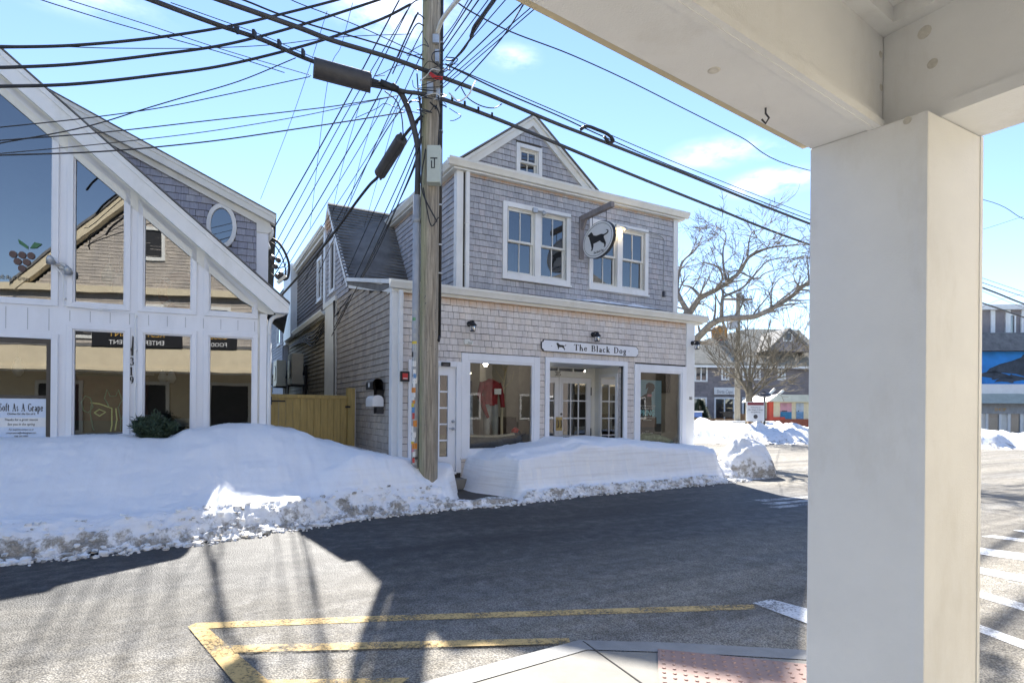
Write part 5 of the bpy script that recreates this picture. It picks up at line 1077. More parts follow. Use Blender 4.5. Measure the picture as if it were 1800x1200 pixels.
def chunk(mb, p, s):
    n0 = len(mb.v); M3 = Matrix.Rotation(rnd.uniform(0, 6.3), 3, 'Z')
    for dx in (-1, 1):
        for dy in (-1, 1):
            for dz in (-.5, .8): mb.v.append(tuple(Vector(p)+M3 @ Vector((dx*s*rnd.uniform(.35, 1), dy*s*rnd.uniform(.35, 1), dz*s*rnd.uniform(.4, .9)))))
    mb.f += [tuple(n0+i for i in q) for q in ((0, 1, 3, 2), (4, 6, 7, 5), (0, 4, 5, 1), (2, 3, 7, 6), (0, 2, 6, 4), (1, 5, 7, 3))]
for k in range(1500):
    u = rnd.uniform(-7.5, 7.6); s = min(.07, .012+abs(rnd.gauss(0, .016))); w = W0(u)-abs(rnd.gauss(0, .09))+rnd.uniform(0, .04)+(s > .03)*.05
    chunk(cr_, FB.w(u, w, s*.3), s)
for k in range(700):
    u = rnd.uniform(-7.5, 7.3)
    if .35 < u < 1.7: continue
    t = rnd.uniform(.02, .5 if u < 1 else .16); s = rnd.uniform(.012, .045); w = W0(u)+t; z = (zL if u < 1 else zR)(u, w, t); chunk(cr_, FB.w(u, w, z), s)
crs = cr_.build('snow_crumbs', M['snow']); a_ = crs.data.attributes.new("dirt", 'FLOAT', 'POINT'); a_.data.foreach_set('value', [(.05, .3, .62)[(i//8) % 3] for i in range(len(cr_.v))]); tag(crs, 'gritty snow crumbs scattered along the foot of the plowed banks', 'snow crumbs', kind='stuff')
def mound(label, cx, cy, rx, ry, h, seed, dirt=.3, n=56, m=26):
    mb = MB(); D = []
    for j in range(m+1):
        r = j/m
        for i in range(n):
            a = 2*pi*i/n; rr = r*(1+.16*fbm(cos(a)*1.3+seed, sin(a)*1.3)); x, y = cx+rx*rr*cos(a), cy+ry*rr*sin(a)
            z = h*(1-r**2)**.62*(1+.30*fbm(x*1.5, y*1.5, seed))+.05*fbm(x*5, y*5, seed)+.025*fbm(x*14, y*14, seed) if r < 1 else -.03
            mb.v.append((x, y, z)); D.append(dirt+.5*sstep(.75, 1, r)+.12*fbm(x*2, y*2, seed))
    for j in range(m):
        for i in range(n): k = (i+1) % n; mb.f.append((j*n+i, (j+1)*n+i, (j+1)*n+k, j*n+k))
    o = mb.build('snow_mound', M['snow'], None, smooth=True); a_ = o.data.attributes.new("dirt", 'FLOAT', 'POINT'); a_.data.foreach_set('value', D); return tag(o, label, 'snow mound')
mound('rounded gritty snow mound standing on the sunny street corner beyond the shop', 5.55, 13.75, .72, .62, .86, 3, .24)
mound('low patch of trodden sunlit snow between the plowed bank and the round mound', 4.95, 13.9, .75, .8, .30, 11, .18)
def strip(label, a, b, depth, h, seed, n=150, m=24, dirt=.25):
    a, b = Vector((*a, 0)), Vector((*b, 0)); L_ = (b-a).length; d = (b-a)/L_; nn = Vector((-d.y, d.x, 0)); mb = MB(); D = []
    for i in range(n+1):
        s = L_*i/n
        for j in range(m+1):
            t = j/m; p = a+d*s+nn*depth*t; env = sstep(0, .04, i/n)*sstep(0, .04, 1-i/n)
            z = h*env*sstep(0, .25, t)*sstep(0, .2, 1-t)*(.55+.9*abs(fbm(p.x*.35, p.y*.35, seed)))+.10*fbm(p.x*1.7, p.y*1.7, seed)*env+.05*fbm(p.x*5, p.y*5, seed)*env-.03
            mb.v.append((p.x, p.y, z)); D.append(dirt+.35*(1-sstep(0, .22, t))+.2*fbm(p.x, p.y, seed))
    for i in range(n):
        for j in range(m): q = i*(m+1)+j; mb.f.append((q, q+m+1, q+m+2, q+1))
    o = mb.build('snow_bank', M['snow'], None, smooth=True); a_ = o.data.attributes.new("dirt", 'FLOAT', 'POINT'); a_.data.foreach_set('value', D); return tag(o, label, 'snow bank')
strip('lumpy sunlit snow bank along the far side of the cross street below the fence', (7.0, 27.3), (16, 26.3), 7.5, .95, 5)
strip('sunlit snow bank at the foot of the building with the whale mural', (17.5, 24.8), (30, 22.8), 6, .8, 8, dirt=.15)
# ================================================================ POLE
PXX, PYY = -1.385, 9.5
UP = thing('utility_pole', 'weathered wooden utility pole with greenish left side standing in the snow bank', 'utility pole', (PXX, PYY, 0))
pm = MB(); n0 = 0; seg = 28; zs = [0+.25*i for i in range(53)]
for z in zs:
    for k in range(seg):
        a = 2*pi*k/seg; r = .158-.0008*z+.006*fbm(cos(a)*2, sin(a)*2, z*.4)+.002*fbm(a*9, z*.3); pm.v.append((r*cos(a), r*sin(a), z))
for i in range(len(zs)-1):
    for k in range(seg): k2 = (k+1) % seg; a = i*seg; pm.f.append((a+k, a+k2, a+seg+k2, a+seg+k))
pm.f.append(tuple((len(zs)-1)*seg+k for k in range(seg))); pm.build('pole_shaft', M['pole'], UP, smooth=True)
def pl(px, py, Y=None): p = at(px, py, Y or PYY); return p-Vector((PXX, PYY, 0))
zj = pl(734, 345).z
cdt = MB().tube([(-.215, -.03, 0), (-.215, -.03, zj)], .062, 14).tube([(-.215, -.03, zj-.45), (-.215, -.03, zj-.38)], .068, 14); cdt = cdt.build('riser_conduit', M['pvc'], UP, smooth=True)
MB().tube(smooth_path([(-.21, -.03, zj-.05), (-.20, -.03, zj+.6), pl(733, 250, 9.4), pl(722, 205, 9.35), pl(707, 168, 9.3), pl(690, 150, 9.3)], 6), .047, 12).build('bent_cable', M['cable_g'], UP, smooth=True)
MB().tube([(.165, .02, pl(775, 590).z), (.165, .02, 12)], .03, 8).tube([(.17, .02, pl(775, 590).z), (.155, -.03, pl(775, 600).z)], .03, 8).build('side_cable', M['black'], UP, smooth=True)
tie = MB()
for py in (75, 150, 230, 300, 360, 430, 480): z = pl(770, py).z; tie.box(.12, .20, -.02, .05, z-.012, z+.012)
tie.build('cable_strap', M['metal'], UP)
b0, b1 = pl(752, 325, 9.3), pl(776, 261, 9.3)
bx_ = MB().box(b0.x, b1.x, -.32, -.15, b0.z, b1.z).build('service_box', M['box'], UP, bevel=.008); cx_, cz_ = (b0.x+b1.x)/2+.0, (b0.z+b1.z)/2
MB().box(cx_-.055, cx_+.06, -.324, -.319, cz_+.075, cz_+.095).box(cx_+.005, cx_+.022, -.324, -.319, cz_-.07, cz_+.075).box(cx_-.042, cx_-.024, -.324, -.319, cz_-.075, cz_+.045).box(cx_-.042, cx_+.022, -.3245, -.3195, cz_-.075, cz_-.06).build('box_mark', M['ink'], bx_)
bits = MB(); rnd = random.Random(2)
for k in range(46):
    a = rnd.uniform(-2.6, -.5); z = rnd.uniform(2.2, 3.4) if k < 26 else rnd.uniform(1, 7.5); r = .156-.0008*z; p = Vector((r*cos(a), r*sin(a), z)); disc(bits, p, Vector((cos(a), sin(a), 0)), rnd.uniform(.004, .009))
bits.build('nail_head', M['metal_d'], UP)
for px, py, w_, h_ in ((768, 98, .03, .1), (766, 68, .05, .07), (756, 155, .05, .1), (770, 165, .03, .09)): p = pl(px, py, 9.33); MB().box(p.x-w_, p.x+w_, -.18, -.13, p.z-h_, p.z+h_).build('pole_bracket', M['metal'], UP)
MB().tube(smooth_path([pl(768, 60, 9.4), pl(776, 38, 9.2), pl(792, 15, 8.9), pl(812, -8, 8.5)], 5), .035, 10).build('lamp_arm', M['trim_cream'], UP, smooth=True)
# loops of service wire round the pole head
rnd = random.Random(14)
for k in range(20):
    px, py = rnd.uniform(735, 790), rnd.uniform(90, 205); s = rnd.uniform(12, 46); p = [pl(px, py, 9.3)]
    for j in range(4): px += rnd.uniform(-s, s*.8); py += rnd.uniform(-s*.45, s*.5); p.append(pl(px, py, rnd.uniform(9.0, 9.5)))
    MB().tube(smooth_path(p, 6), rnd.choice((.006, .009, .012)), 5, False).build('wire_loop', M['trim_cream'] if k % 5 == 0 else M['cable'], UP, smooth=True)
for a, b, c, r in (((748, 262), (741, 330), (768, 390), .012), ((770, 165), (776, 210), (771, 262), .010), ((771, 382), (757, 395), (744, 330), .010), ((756, 180), (772, 200), (770, 260), .012), ((738, 170), (740, 225), (737, 260), .014), ((733, 130), (736, 170), (742, 215), .012)):
    MB().tube(smooth_path([pl(*a, 9.28), pl(*b, 9.27), pl(*c, 9.28)], 6), r, 6, False).build('wire_loop', M['cable'], UP, smooth=True)
MB().tube(smooth_path([pl(757, 130, 9.3), pl(765, 136, 9.26), pl(777, 138, 9.3)], 4), [.03]*9, 7).build('red_tie', M['red'], UP)
# stickers covering the lower conduit
cols = [mat('sticker_%s' % n, c, .5, .05) for n, c in (('white', (.72, .72, .70)), ('red', (.5, .05, .04)), ('yellow', (.65, .5, .05)), ('blue', (.08, .22, .45)), ('black', (.03, .03, .03)), ('green', (.1, .3, .12)), ('orange', (.6, .22, .04)), ('grey', (.4, .42, .42)), ('pink', (.5, .2, .25)))]
rnd = random.Random(21); z = .62
while z < 3.15:
    h_ = rnd.uniform(.04, .11); a0 = rnd.uniform(-2.9, -1.9); a1 = a0+rnd.uniform(.7, 1.5); q = MB(); r = .0635+rnd.random()*.001; n_ = 5
    for i in range(n_): t0, t1 = a0+(a1-a0)*i/n_, a0+(a1-a0)*(i+1)/n_; q.quad((-.215+r*cos(t0), -.03+r*sin(t0), z), (-.215+r*cos(t1), -.03+r*sin(t1), z), (-.215+r*cos(t1), -.03+r*sin(t1), z+h_), (-.215+r*cos(t0), -.03+r*sin(t0), z+h_))
    ci = rnd.choice([0, 0, 0, 7, 0]+list(range(9))); q.build('sticker', cols[ci], cdt)
    r += .0008; am = (a0+a1)/2; q = MB()
    for dz in (.25, .5, .7):
        if rnd.random() < .75: q.quad(*[(-.215+r*cos(t), -.03+r*sin(t), z+h_*dd) for t, dd in ((am-.3, dz), (am+.3, dz), (am+.3, dz+.12), (am-.3, dz+.12))])
    if q.f: q.build('sticker', cols[4 if ci in (0, 2, 6, 7) else 0], cdt)
    z += h_*rnd.uniform(.62, 1.05) if z < 2.6 else h_*2.2
# ================================================================ WIRES
def wire(name, label, pts, r, m_='cable', group=None, cat='cable', seg=6, n=8):
    P = [at(*p) for p in pts]; o = MB().tube(smooth_path(P, n), r, seg).build(name, M[m_], None, smooth=True); return tag(o, label, cat, group)
w1 = wire('cable', 'thickest bundled cable crossing the whole street behind the pole under the red tie', [(355, -12, 7.3), (386, 0, 7.5), (520, 47, 8.0), (586, 72, 8.4), (680, 100, 8.9), (750, 125, 9.32), (777, 136, 9.5), (847, 162, 10.2), (913, 190, 10.9), (980, 218, 11.6), (1050, 245, 12.4), (1200, 304, 14.2), (1420, 392, 17.4), (1728, 506, 23.5), (1860, 552, 27), (2100, 610, 38), (2250, 640, 50)], .036, 'cable_g')
w2 = wire('cable', 'thick cable running into the big black splice case and past the pole', [(225, -16, 6.9), (265, 0, 7.1), (380, 43, 7.8), (460, 70, 8.3), (550, 108, 8.9), (650, 140, 9.1), (707, 160, 9.25), (740, 165, 9.3), (780, 175, 9.6), (880, 212, 10.6), (980, 253, 11.8), (1100, 303, 13.4), (1250, 363, 15.6), (1420, 429, 18.8), (1728, 533, 25.5), (1860, 573, 29), (2100, 620, 38), (2250, 648, 50)], .034, 'cable_g')
for px, py, Y in ((416, 54, 7.9), (447, 63, 8.1), (491, 80, 8.4), (533, 96, 8.7)): p = at(px, py, Y); MB().box(p.x-.018, p.x+.018, p.y-.04, p.y+.04, p.z-.03, p.z+.07).build('clamp', M['cable'], w2)
for px, py, Y in ((795, 176, 9.7), (817, 184, 9.9), (841, 194, 10.1), (865, 204, 10.4)): p = at(px, py, Y); MB().box(p.x-.018, p.x+.018, p.y-.03, p.y+.03, p.z-.02, p.z+.05).build('clamp', M['cable'], w2)
wire('support_wire', 'thin support wire riding just above the clamped cable toward the big splice case', [(300, 5, 7.3), (380, 33, 7.75), (460, 62, 8.3), (520, 88, 8.7), (556, 104, 8.9)], .006)
wire('support_wire', 'thin support wire running parallel above the thickest cable right of the pole', [(783, 113, 9.5), (870, 150, 10.3), (980, 197, 11.6), (1200, 291, 14.4), (1420, 377, 17.6), (1728, 489, 23.5), (1860, 533, 27)], .010)
wire('cable', 'second thin cable just under the support wire right of the pole', [(783, 113, 9.45), (880, 160, 10.4), (980, 203, 11.6), (1060, 240, 12.5), (1200, 300, 14.4), (1420, 385, 17.6), (1728, 497, 23.5), (1860, 541, 27)], .014)
wire('cable', 'black clamp knot where the drip loops hang on the cables right of the pole', [(1020, 228, 12), (1032, 222, 12), (1050, 228, 12.1), (1068, 236, 12.2), (1078, 247, 12.3), (1070, 250, 12.3), (1062, 240, 12.2)], .035, seg=7)
wire('cable', 'small slack loop hanging under the thickest cable right of the pole', [(810, 153, 9.8), (822, 172, 9.9), (845, 186, 10), (868, 190, 10.2), (882, 183, 10.4)], .010)
spl = thing('splice_case', 'big horizontal black splice case hanging on the clamped cable left of the pole', 'splice case')
def capsule(parent, a, b, r, m_='splice'):
    a, b = Vector(a), Vector(b); d = (b-a).normalized(); L_ = (b-a).length
    q = MB(); ts = [0, .01, .03, .97, .99, 1]; rs = [.72, .9, 1, 1, .9, .72]; q.tube([a+d*L_*t for t in ts], [r*k for k in rs], 36); q.build('case_body', M[m_], parent, smooth=False)
    q = MB(); sd = d.cross(Vector((0, 0, 1))).normalized(); u = sd.cross(d)
    for s in (-1, 1): q.bar(a+u*r*s*.92, b+u*r*s*.92, .03, .05, u)
    for k in range(7): t = .06+.88*k/6; p = a+d*L_*t; q.tube([p-d*.01, p+d*.01], r*1.012, 20)
    q.build('case_rib', M[m_], parent, smooth=False)
capsule(spl, at(551, 119, 8.72), at(652, 146, 9.05), .145)
q = MB()
for dz in (-.05, .0, .05): q.tube(smooth_path([at(650, 148+dz*60, 9.0), at(680, 152+dz*90, 9.15), at(712, 163+dz*20, 9.27)], 5), .020, 6)
q.tube([at(668, 145, 9.1), at(700, 158, 9.2)], .055, 8); q.build('cable_tail', M['cable'], spl, smooth=True)
sp2 = thing('splice_case', 'smaller black splice case slanting down from the pole toward the alley', 'splice case')
capsule(sp2, at(707, 243, 9.6), at(667, 307, 10.3), .105)
wire('cable', 'thick black service cable dropping from the slanted splice case into the alley', [(742, 203, 9.35), (722, 225, 9.45), (706, 246, 9.6), (668, 306, 10.3), (650, 325, 10.6), (628, 353, 11.1), (590, 405, 12), (540, 468, 13.4), (494, 520, 15)], .026)
wire('cable', 'thin curved lead from the pole head down to the slanted splice case', [(676, 160, 9.2), (697, 178, 9.3), (706, 205, 9.4), (709, 240, 9.6)], .010)
for i, (lb, P) in enumerate((
    ('upper of three heavy black lines sweeping in from the left edge', [(-60, 82, 6.6), (0, 83, 6.9), (130, 80, 7.5), (270, 67, 8), (400, 47, 8.6), (500, 24, 9), (593, 0, 9.4), (650, -18, 9.6)]),
    ('middle of three heavy black lines sweeping in from the left edge', [(-60, 119, 6.4), (0, 119, 6.7), (130, 113, 7.3), (270, 97, 7.9), (400, 78, 8.5), (530, 44, 9), (660, 2, 9.5), (700, -12, 9.6)]),
    ('lowest of three heavy black lines sweeping in from the left edge', [(-60, 153, 6.2), (0, 152, 6.5), (130, 148, 7.1), (270, 133, 7.8), (400, 114, 8.4), (547, 77, 8.9), (663, 37, 9.3), (722, 8, 9.5)]))):
    wire('power_line', lb, P, .020, cat='power line')
for lb, P, r in (
    ('black cable curving over the thick bundle from the top edge to the pole head', [(405, -8, 7.6), (440, 5, 7.8), (490, 25, 8.1), (560, 48, 8.5), (640, 70, 8.9), (710, 92, 9.2), (745, 105, 9.35)], .013),
    ('thin wire from the top edge passing just above the black cable to the pole head', [(500, -6, 8), (530, 8, 8.2), (620, 42, 8.7), (700, 78, 9.1), (742, 98, 9.3)], .007),
    ('upper thin wire slanting down from the top left corner of the sky', [(95, -10, 7), (120, 0, 7.1), (250, 41, 7.8), (400, 90, 8.6), (547, 133, 9.3)], .006),
    ('lower thin wire slanting down from the top left corner of the sky', [(50, -10, 7), (72, 0, 7.1), (200, 40, 7.7), (300, 68, 8.2), (400, 96, 8.7), (500, 128, 9.2)], .007),
    ('nearly level thin wire touching the upper heavy black line', [(0, 80, 7), (100, 82, 7.4), (200, 85, 7.9), (350, 85, 8.4), (480, 79, 8.9), (590, 66, 9.3), (720, 60, 9.5)], .006),
    ('kinked thin wire crossing low over the white roof edge', [(-30, 260, 6.8), (0, 252, 7), (110, 232, 7.5), (177, 216, 7.8), (250, 193, 8.2), (310, 175, 8.5), (420, 143, 9), (520, 102, 9.3)], .008),
    ('thin wire meeting the kinked one over the white roof edge', [(-30, 228, 6.9), (0, 224, 7), (150, 208, 7.8), (280, 190, 8.4), (400, 166, 8.9), (545, 135, 9.3)], .007),
    ('upper thin telephone wire reaching the bent cable on the pole', [(-30, 250, 6.8), (0, 247, 7), (180, 233, 7.8), (360, 213, 8.4), (520, 195, 8.9), (600, 185, 9.1), (690, 170, 9.3)], .008),
    ('middle thin telephone wire reaching the bent cable on the pole', [(-30, 272, 6.8), (0, 270, 7), (180, 253, 7.8), (360, 232, 8.4), (520, 206, 8.9), (620, 185, 9.2), (700, 168, 9.3)], .006),
    ('lowest thin telephone wire ending on the bent cable of the pole', [(-30, 275, 6.8), (0, 273, 7), (150, 268, 7.6), (260, 260, 8), (390, 246, 8.5), (520, 227, 8.9), (620, 212, 9.2), (712, 197, 9.35)], .010),
    ('long single wire descending right from above the pole to the white post', [(795, -2, 9.3), (830, 22, 9.6), (900, 57, 10.2), (1000, 95, 11.2), (1100, 140, 12.3), (1200, 190, 13.6), (1300, 240, 15), (1420, 299, 16.8), (1728, 351, 22), (1800, 385, 23.5), (1860, 402, 25), (2100, 470, 33), (2300, 520, 42)], .012),
    ('faint wire rising right beyond the white post', [(1700, 408, 20), (1728, 403, 20.5), (1800, 380, 22), (1860, 360, 23)], .006),
    ('faint pair wire between the heavy lines right of the white post', [(1700, 500, 22), (1728, 512, 22.6), (1800, 541, 24.3), (1860, 560, 26)], .007),
    ('faint wire dipping right of the white post', [(1700, 560, 23), (1740, 533, 23), (1800, 516, 24), (1860, 508, 25)], .006),
    ('thin wire from the street corner lamp of the shop to the brown chimney', [(1218, 601, 14.3), (1236, 601, 22), (1262, 594, 40)], .006),
    ('hairline wire falling steeply from the thick cables to the left roof', [(575, 20, 8.8), (540, 130, 9.5), (505, 230, 10.5), (458, 350, 12)], .004)):
    wire('thin_wire' if r < .009 else 'cable', lb, P, r, cat='wire' if r < .009 else 'cable')
# fan of house drops from the pole down to the left shop's corner and the alley
fan = [((702, 0), (590, 210), (468, 425), 11.6), ((716, 18), (600, 215), (472, 452), 12), ((722, 8), (612, 222), (474, 470), 13), ((735, 22), (640, 215), (478, 492), 15), ((742, 55), (650, 230), (492, 490), 16), ((744, 90), (665, 245), (520, 470), 17), ((728, 160), (655, 270), (532, 500), 17), ((700, 168), (640, 300), (560, 480), 15), ((735, 215), (690, 300), (600, 500), 14)]
for i, (a, b, c, Y2) in enumerate(fan):
    wire('service_drop', 'long straight thin wire fanning from the pole down to the alley', [(a[0], a[1], 9.4), (b[0], b[1], (9.4+Y2)/2), (c[0], c[1], Y2)], .0085 if i % 3 else .012, group='service wires fanning from the pole', cat='wire')
for i, (a, b, c, d) in enumerate((((738, 170), (735, 240), (655, 420), (592, 555)), ((742, 210), (728, 275), (650, 455), (588, 575)), ((742, 240), (722, 310), (640, 480), (583, 590)), ((738, 255), (716, 320), (648, 470), (586, 560)))):
    wire('service_drop', 'black wire running from the pole down to the shingled alley wall', [(*a, 9.3), (*b, 9.9), (*c, 12.3), (*d, 14.6)], .010, group='service wires to the alley wall', cat='wire')
for i, P in enumerate(([(620, 5, 9), (600, 80, 9.3), (575, 150, 9.6), (545, 400, 12)], [(633, 180, 9.6), (600, 300, 10.8), (575, 420, 12.5)], [(700, 185, 9.4), (668, 300, 11), (640, 400, 12.5)], [(668, 175, 9.4), (640, 260, 10.4), (616, 350, 12)])):
    wire('thin_wire', 'hairline wire hanging steeply behind the drops left of the pole', P, .0045, group='hairline wires left of the pole', cat='wire')
rt = [((775, 95), (845, -5)), ((777, 110), (862, -5)), ((778, 80), (833, -5)), ((780, 125), (893, -5)), ((779, 140), (920, 4)), ((776, 150), (935, 12)), ((800, 160), (880, 70), (922, 5)), ((778, 155), (860, 85), (942, 14)), ((790, 118), (832, 60), (872, -5)), ((777, 70), (800, 40), (826, -5))]
for i, P in enumerate(rt):
    ys = [9.3, 8.2, 6.8] if len(P) == 3 else [9.3, 7.0]; wire('service_drop', 'thin wire fanning up from the pole toward the porch roof', [(x, y, ys[k]) for k, (x, y) in enumerate(P)], .007 if i % 2 else .0095, group='service wires fanning up over the street', cat='wire')
wire('cable', 'short thick brown covered cable rising to the top edge right of the pole', [(784, 106, 9.3), (797, 105, 9.2), (815, 88, 9), (828, 65, 8.7), (834, 48, 8.5), (850, 26, 8.2), (866, 4, 7.9), (874, -8, 7.8)], [.012]*24+[.03]*33, 'cable_g')
for i, P in enumerate(([(758, 0, 9.4), (735, 0, 9.3), (722, 8, 9.3)], [(748, 35, 9.4), (735, 25, 9.35), (725, 40, 9.3), (700, 100, 9.3)], [(745, 45, 9.4), (728, 48, 9.3), (690, 130, 9.3)])): MB().tube(smooth_path([at(*p) for p in P], 6), .010, 5).build('wire_loop', M['cable'], UP, smooth=True).location = (-PXX, -PYY, 0)
# cable loop with junctions at the corner of the left shop
cl = thing('cable_coil', 'oval coil of black cable with lumpy connectors at the upper corner of the white shop', 'cable coil')
YC = 11.7
MB().tube(smooth_path([at(x, y, YC) for x, y in ((474, 418), (488, 425), (500, 442), (508, 465), (506, 487), (498, 492))], 6), .026, 8).tube(smooth_path([at(x, y, YC) for x, y in ((470, 425), (482, 430), (495, 450), (502, 475), (500, 490))], 6), .014, 6).tube(smooth_path([at(x, y, YC) for x, y in ((476, 420), (471, 445), (472, 470), (478, 482), (492, 488))], 6), .010, 6).tube(smooth_path([at(x, y, YC) for x, y in ((475, 455), (485, 470), (500, 468), (503, 460))], 6), .010, 6).build('coiled_cable', M['cable'], cl, smooth=True)
for x, y in ((479, 453), (489, 457), (484, 468), (494, 482), (488, 486)): MB().lathe([(.02, -.05), (.06, -.03), (.06, .03), (.02, .05)], at(x, y, YC), 10, Matrix.Rotation(1, 3, 'Y')).build('connector', M['metal_d'], cl)
MB().tube([at(480, 400, YC), at(471, 428, YC)], .03, 8).build('end_cap', M['pvc'], cl); MB().tube([at(488, 497, YC), at(503, 485, YC)], .04, 8).build('insulator', M['trim_cream'], cl)
ib = thing('insulator_bracket', 'black three spool insulator bracket on the corner board under the coil', 'bracket')
q = MB(); q.tube([at(459, 420, 11.5), at(459, 466, 11.5)], .02, 6)
for y in (426, 443, 460): q.lathe([(.02, -.05), (.05, -.04), (.03, 0), (.05, .04), (.02, .05)], at(465, y, 11.4), 10); q.tube([at(459, y-4, 11.5), at(468, y-4, 11.4)], .008, 5); q.tube([at(459, y+4, 11.5), at(468, y+4, 11.4)], .008, 5)
q.build('spool', M['ink'], ib)
cb_ = thing('wall_cables', 'black cables running down the white alley pilaster and under the old gutter', 'cables')
q = MB()
for k in range(4): q.tube(smooth_path([FB.w(-.07, 4.75+.05*k, 4.3), FB.w(-.09, 4.72, 3.6), FB.w(-.08, 4.70, 2.4), FB.w(-.08, 4.69, .8)], 4), .014, 5)
for k in range(5): q.tube(smooth_path([FB.w(-.08, 6.1, 3.95-.07*k), FB.w(-.10, 7.6, 3.8-.1*k), FB.w(-.06, 9.5, 3.9-.05*k), FB.w(-.06, 13, 3.85)], 4), .016, 5)
q.build('cable_run', M['cable'], cb_)
# ================================================================ ALLEY: gate, air conditioners
ga, gb = at(477, 700, 11.5), FB.w(-.30, 2.32); ga.z = 0; gd_ = gb-ga; gl = gd_.length
GT = thing('alley_gate', 'new yellowish wooden board gate closing the alley between the two shops', 'gate', (ga.x, ga.y, 0), math.atan2(gd_.y, gd_.x))
nb_ = 11; rnd = random.Random(5)
q = MB()
for i in range(nb_): x = gl*i/nb_; q.box(x+.003, x+gl/nb_-.003, rnd.uniform(-.003, .003), .02, .15, 1.74)
q.build('gate_boards', M['wood_g'], GT, bevel=.003); MB().box(0, gl, -.025, .03, 1.741, 1.815).build('top_rail', M['wood_g'], GT, bevel=.004)
MB().box(-.08, -.005, -.05, .05, 0, 1.95).build('post', M['wood_g'], GT, bevel=.005); MB().box(gl+.005, gl+.16, -.07, .07, 0, 1.98).build('post', M['wood_g'], GT, bevel=.005)
MB().box(.0, .26, -.035, -.026, 1.66, 1.69).box(-.05, -.005, -.06, -.051, 1.60, 1.76).build('hinge', M['ink'], GT); MB().box(gl-.05, gl+.05, -.085, -.03, 1.55, 1.59).build('latch', M['ink'], GT)
MB().box(gl+.165, gl+.18, -.05, .0, .3, 1.95).build('channel', M['trim'], GT)
for k, (l, r, t_, b_, lb) in enumerate(((504, 533.6, 617, 675, 'nearest and largest beige air conditioning unit on the alley wall above the gate'), (481, 503, 629, 678, 'middle beige air conditioning unit on the alley wall above the gate'), (471, 480, 634, 674, 'farthest beige air conditioning unit, half hidden by the white downspout'))):
    wq = FB.side(r, 650, -.10).y; zt2, zb2 = FB.side(r, t_+4, -.10).z, FB.side(r, b_, -.10).z; ul = FB.front(l+9 if k == 0 else l+5, 650, wq).x
    a = thing('air_conditioner', lb, 'air conditioner', FB.w(0, wq, zb2), FB.rot, 'air conditioners on the alley wall'); hh = zt2-zb2
    MB().box(ul, -.10, 0, 1.0, 0, hh).build('housing', M['ac'], a, bevel=.02); MB().box(ul+.1*(-.1-ul), -.10-.05, -.012, 0, .12*hh, .14*hh).box(ul-.01, -.10, -.03, .02, .0, .10*hh).build('panel_seam', M['ac'], a); MB().lathe([(.30, 0), (.30, .02), (.05, .03)], (ul, .5, hh*.5), 18, Matrix.Rotation(-pi/2, 3, 'Y')).build('fan_grille', M['metal_d'], a)
    MB().box(ul-.02, 0, .1, .14, -.06, -.01).box(ul-.02, 0, .8, .84, -.06, -.01).box(-.12, -.06, .1, .14, -.4, -.06).build('bracket', M['ink'], a); MB().tube(smooth_path([(-.1, -.05, hh*.3), (-.06, -.2, hh*.6), (-.05, -.15, hh*.1), (-.05, -.1, -.4)], 4), .04, 8).build('hose', M['ink'], a)
# ================================================================ PLANTS AND TREES
def leafbush(name, label, cat, c, rx, h, n, seed, parts='leaf', ls=.05):
    t = thing(name, label, cat, c); rnd = random.Random(seed); mb = MB(); st = MB()
    for k in range(26):
        a = rnd.uniform(0, 2*pi); b = rnd.uniform(.1, 1); e = Vector((rx*b*cos(a), rx*b*sin(a), h*(1-.45*b*b)*rnd.uniform(.75, 1.0))); st.tube([(0, 0, 0), e*.5+Vector((0, 0, .05)), e], [.012, .008, .003], 4)
        for _ in range(n//26):
            s = rnd.uniform(.3, 1.02); p = e*s+Vector((rnd.gauss(0, .035), rnd.gauss(0, .035), rnd.gauss(0, .03))); d = Vector((rnd.gauss(0, 1), rnd.gauss(0, 1), rnd.uniform(-.1, 1.3))).normalized(); q = d.orthogonal().normalized()
            w = ls*rnd.uniform(.10, .2); L_ = ls*rnd.uniform(.7, 1.4); mb.quad(p-q*w, p+q*w, p+d*L_)
    st.build('stem', M['bark'], t); mb.build('foliage', M[parts], t); return t
sc_ = at(268, 745, 8.9); leafbush('evergreen_shrub', 'small dark evergreen shrub poking out of the snow in front of the third lower window', 'shrub', (sc_.x, sc_.y, .95), .33, .46, 7800, 4, ls=.075)
def grow(mb, p, d, L_, r, lv, rnd, up=.1, minr=.006, spread=.55, sides=5, droop=0):
    n = max(2, int(L_/.35)); pts = [Vector(p)]; rs = [r]; dd = Vector(d).normalized()
    for i in range(n):
        dd = (dd+Vector((rnd.gauss(0, .16), rnd.gauss(0, .16), rnd.gauss(0, .10)+up*.3))).normalized(); pts.append(pts[-1]+dd*L_/n); rs.append(max(minr, r*(1-.75*(i+1)/n)))
    mb.tube(pts, rs, sides if r > .02 else 3, False)
    if lv <= 0: return
    k = rnd.randint(3, 5) if lv > 1 else rnd.randint(3, 6)
    for _ in range(k):
        i = rnd.randint(1, n); t = pts[i]; base = (pts[i]-pts[i-1]).normalized(); ax = Vector((rnd.gauss(0, 1), rnd.gauss(0, 1), rnd.gauss(0, .5))); nd = (base+ax.normalized()*spread*rnd.uniform(.7, 1.5)).normalized()
        grow(mb, t, nd, L_*rnd.uniform(.45, .72), max(minr, rs[i]*.62), lv-1, rnd, up, minr, spread, sides)
TY = 20.0
tt = at(1206, 640, TY); BT = thing('bare_tree', 'large bare tree with wide spreading pale limbs behind the shop corner', 'tree', (0, 0, 0))
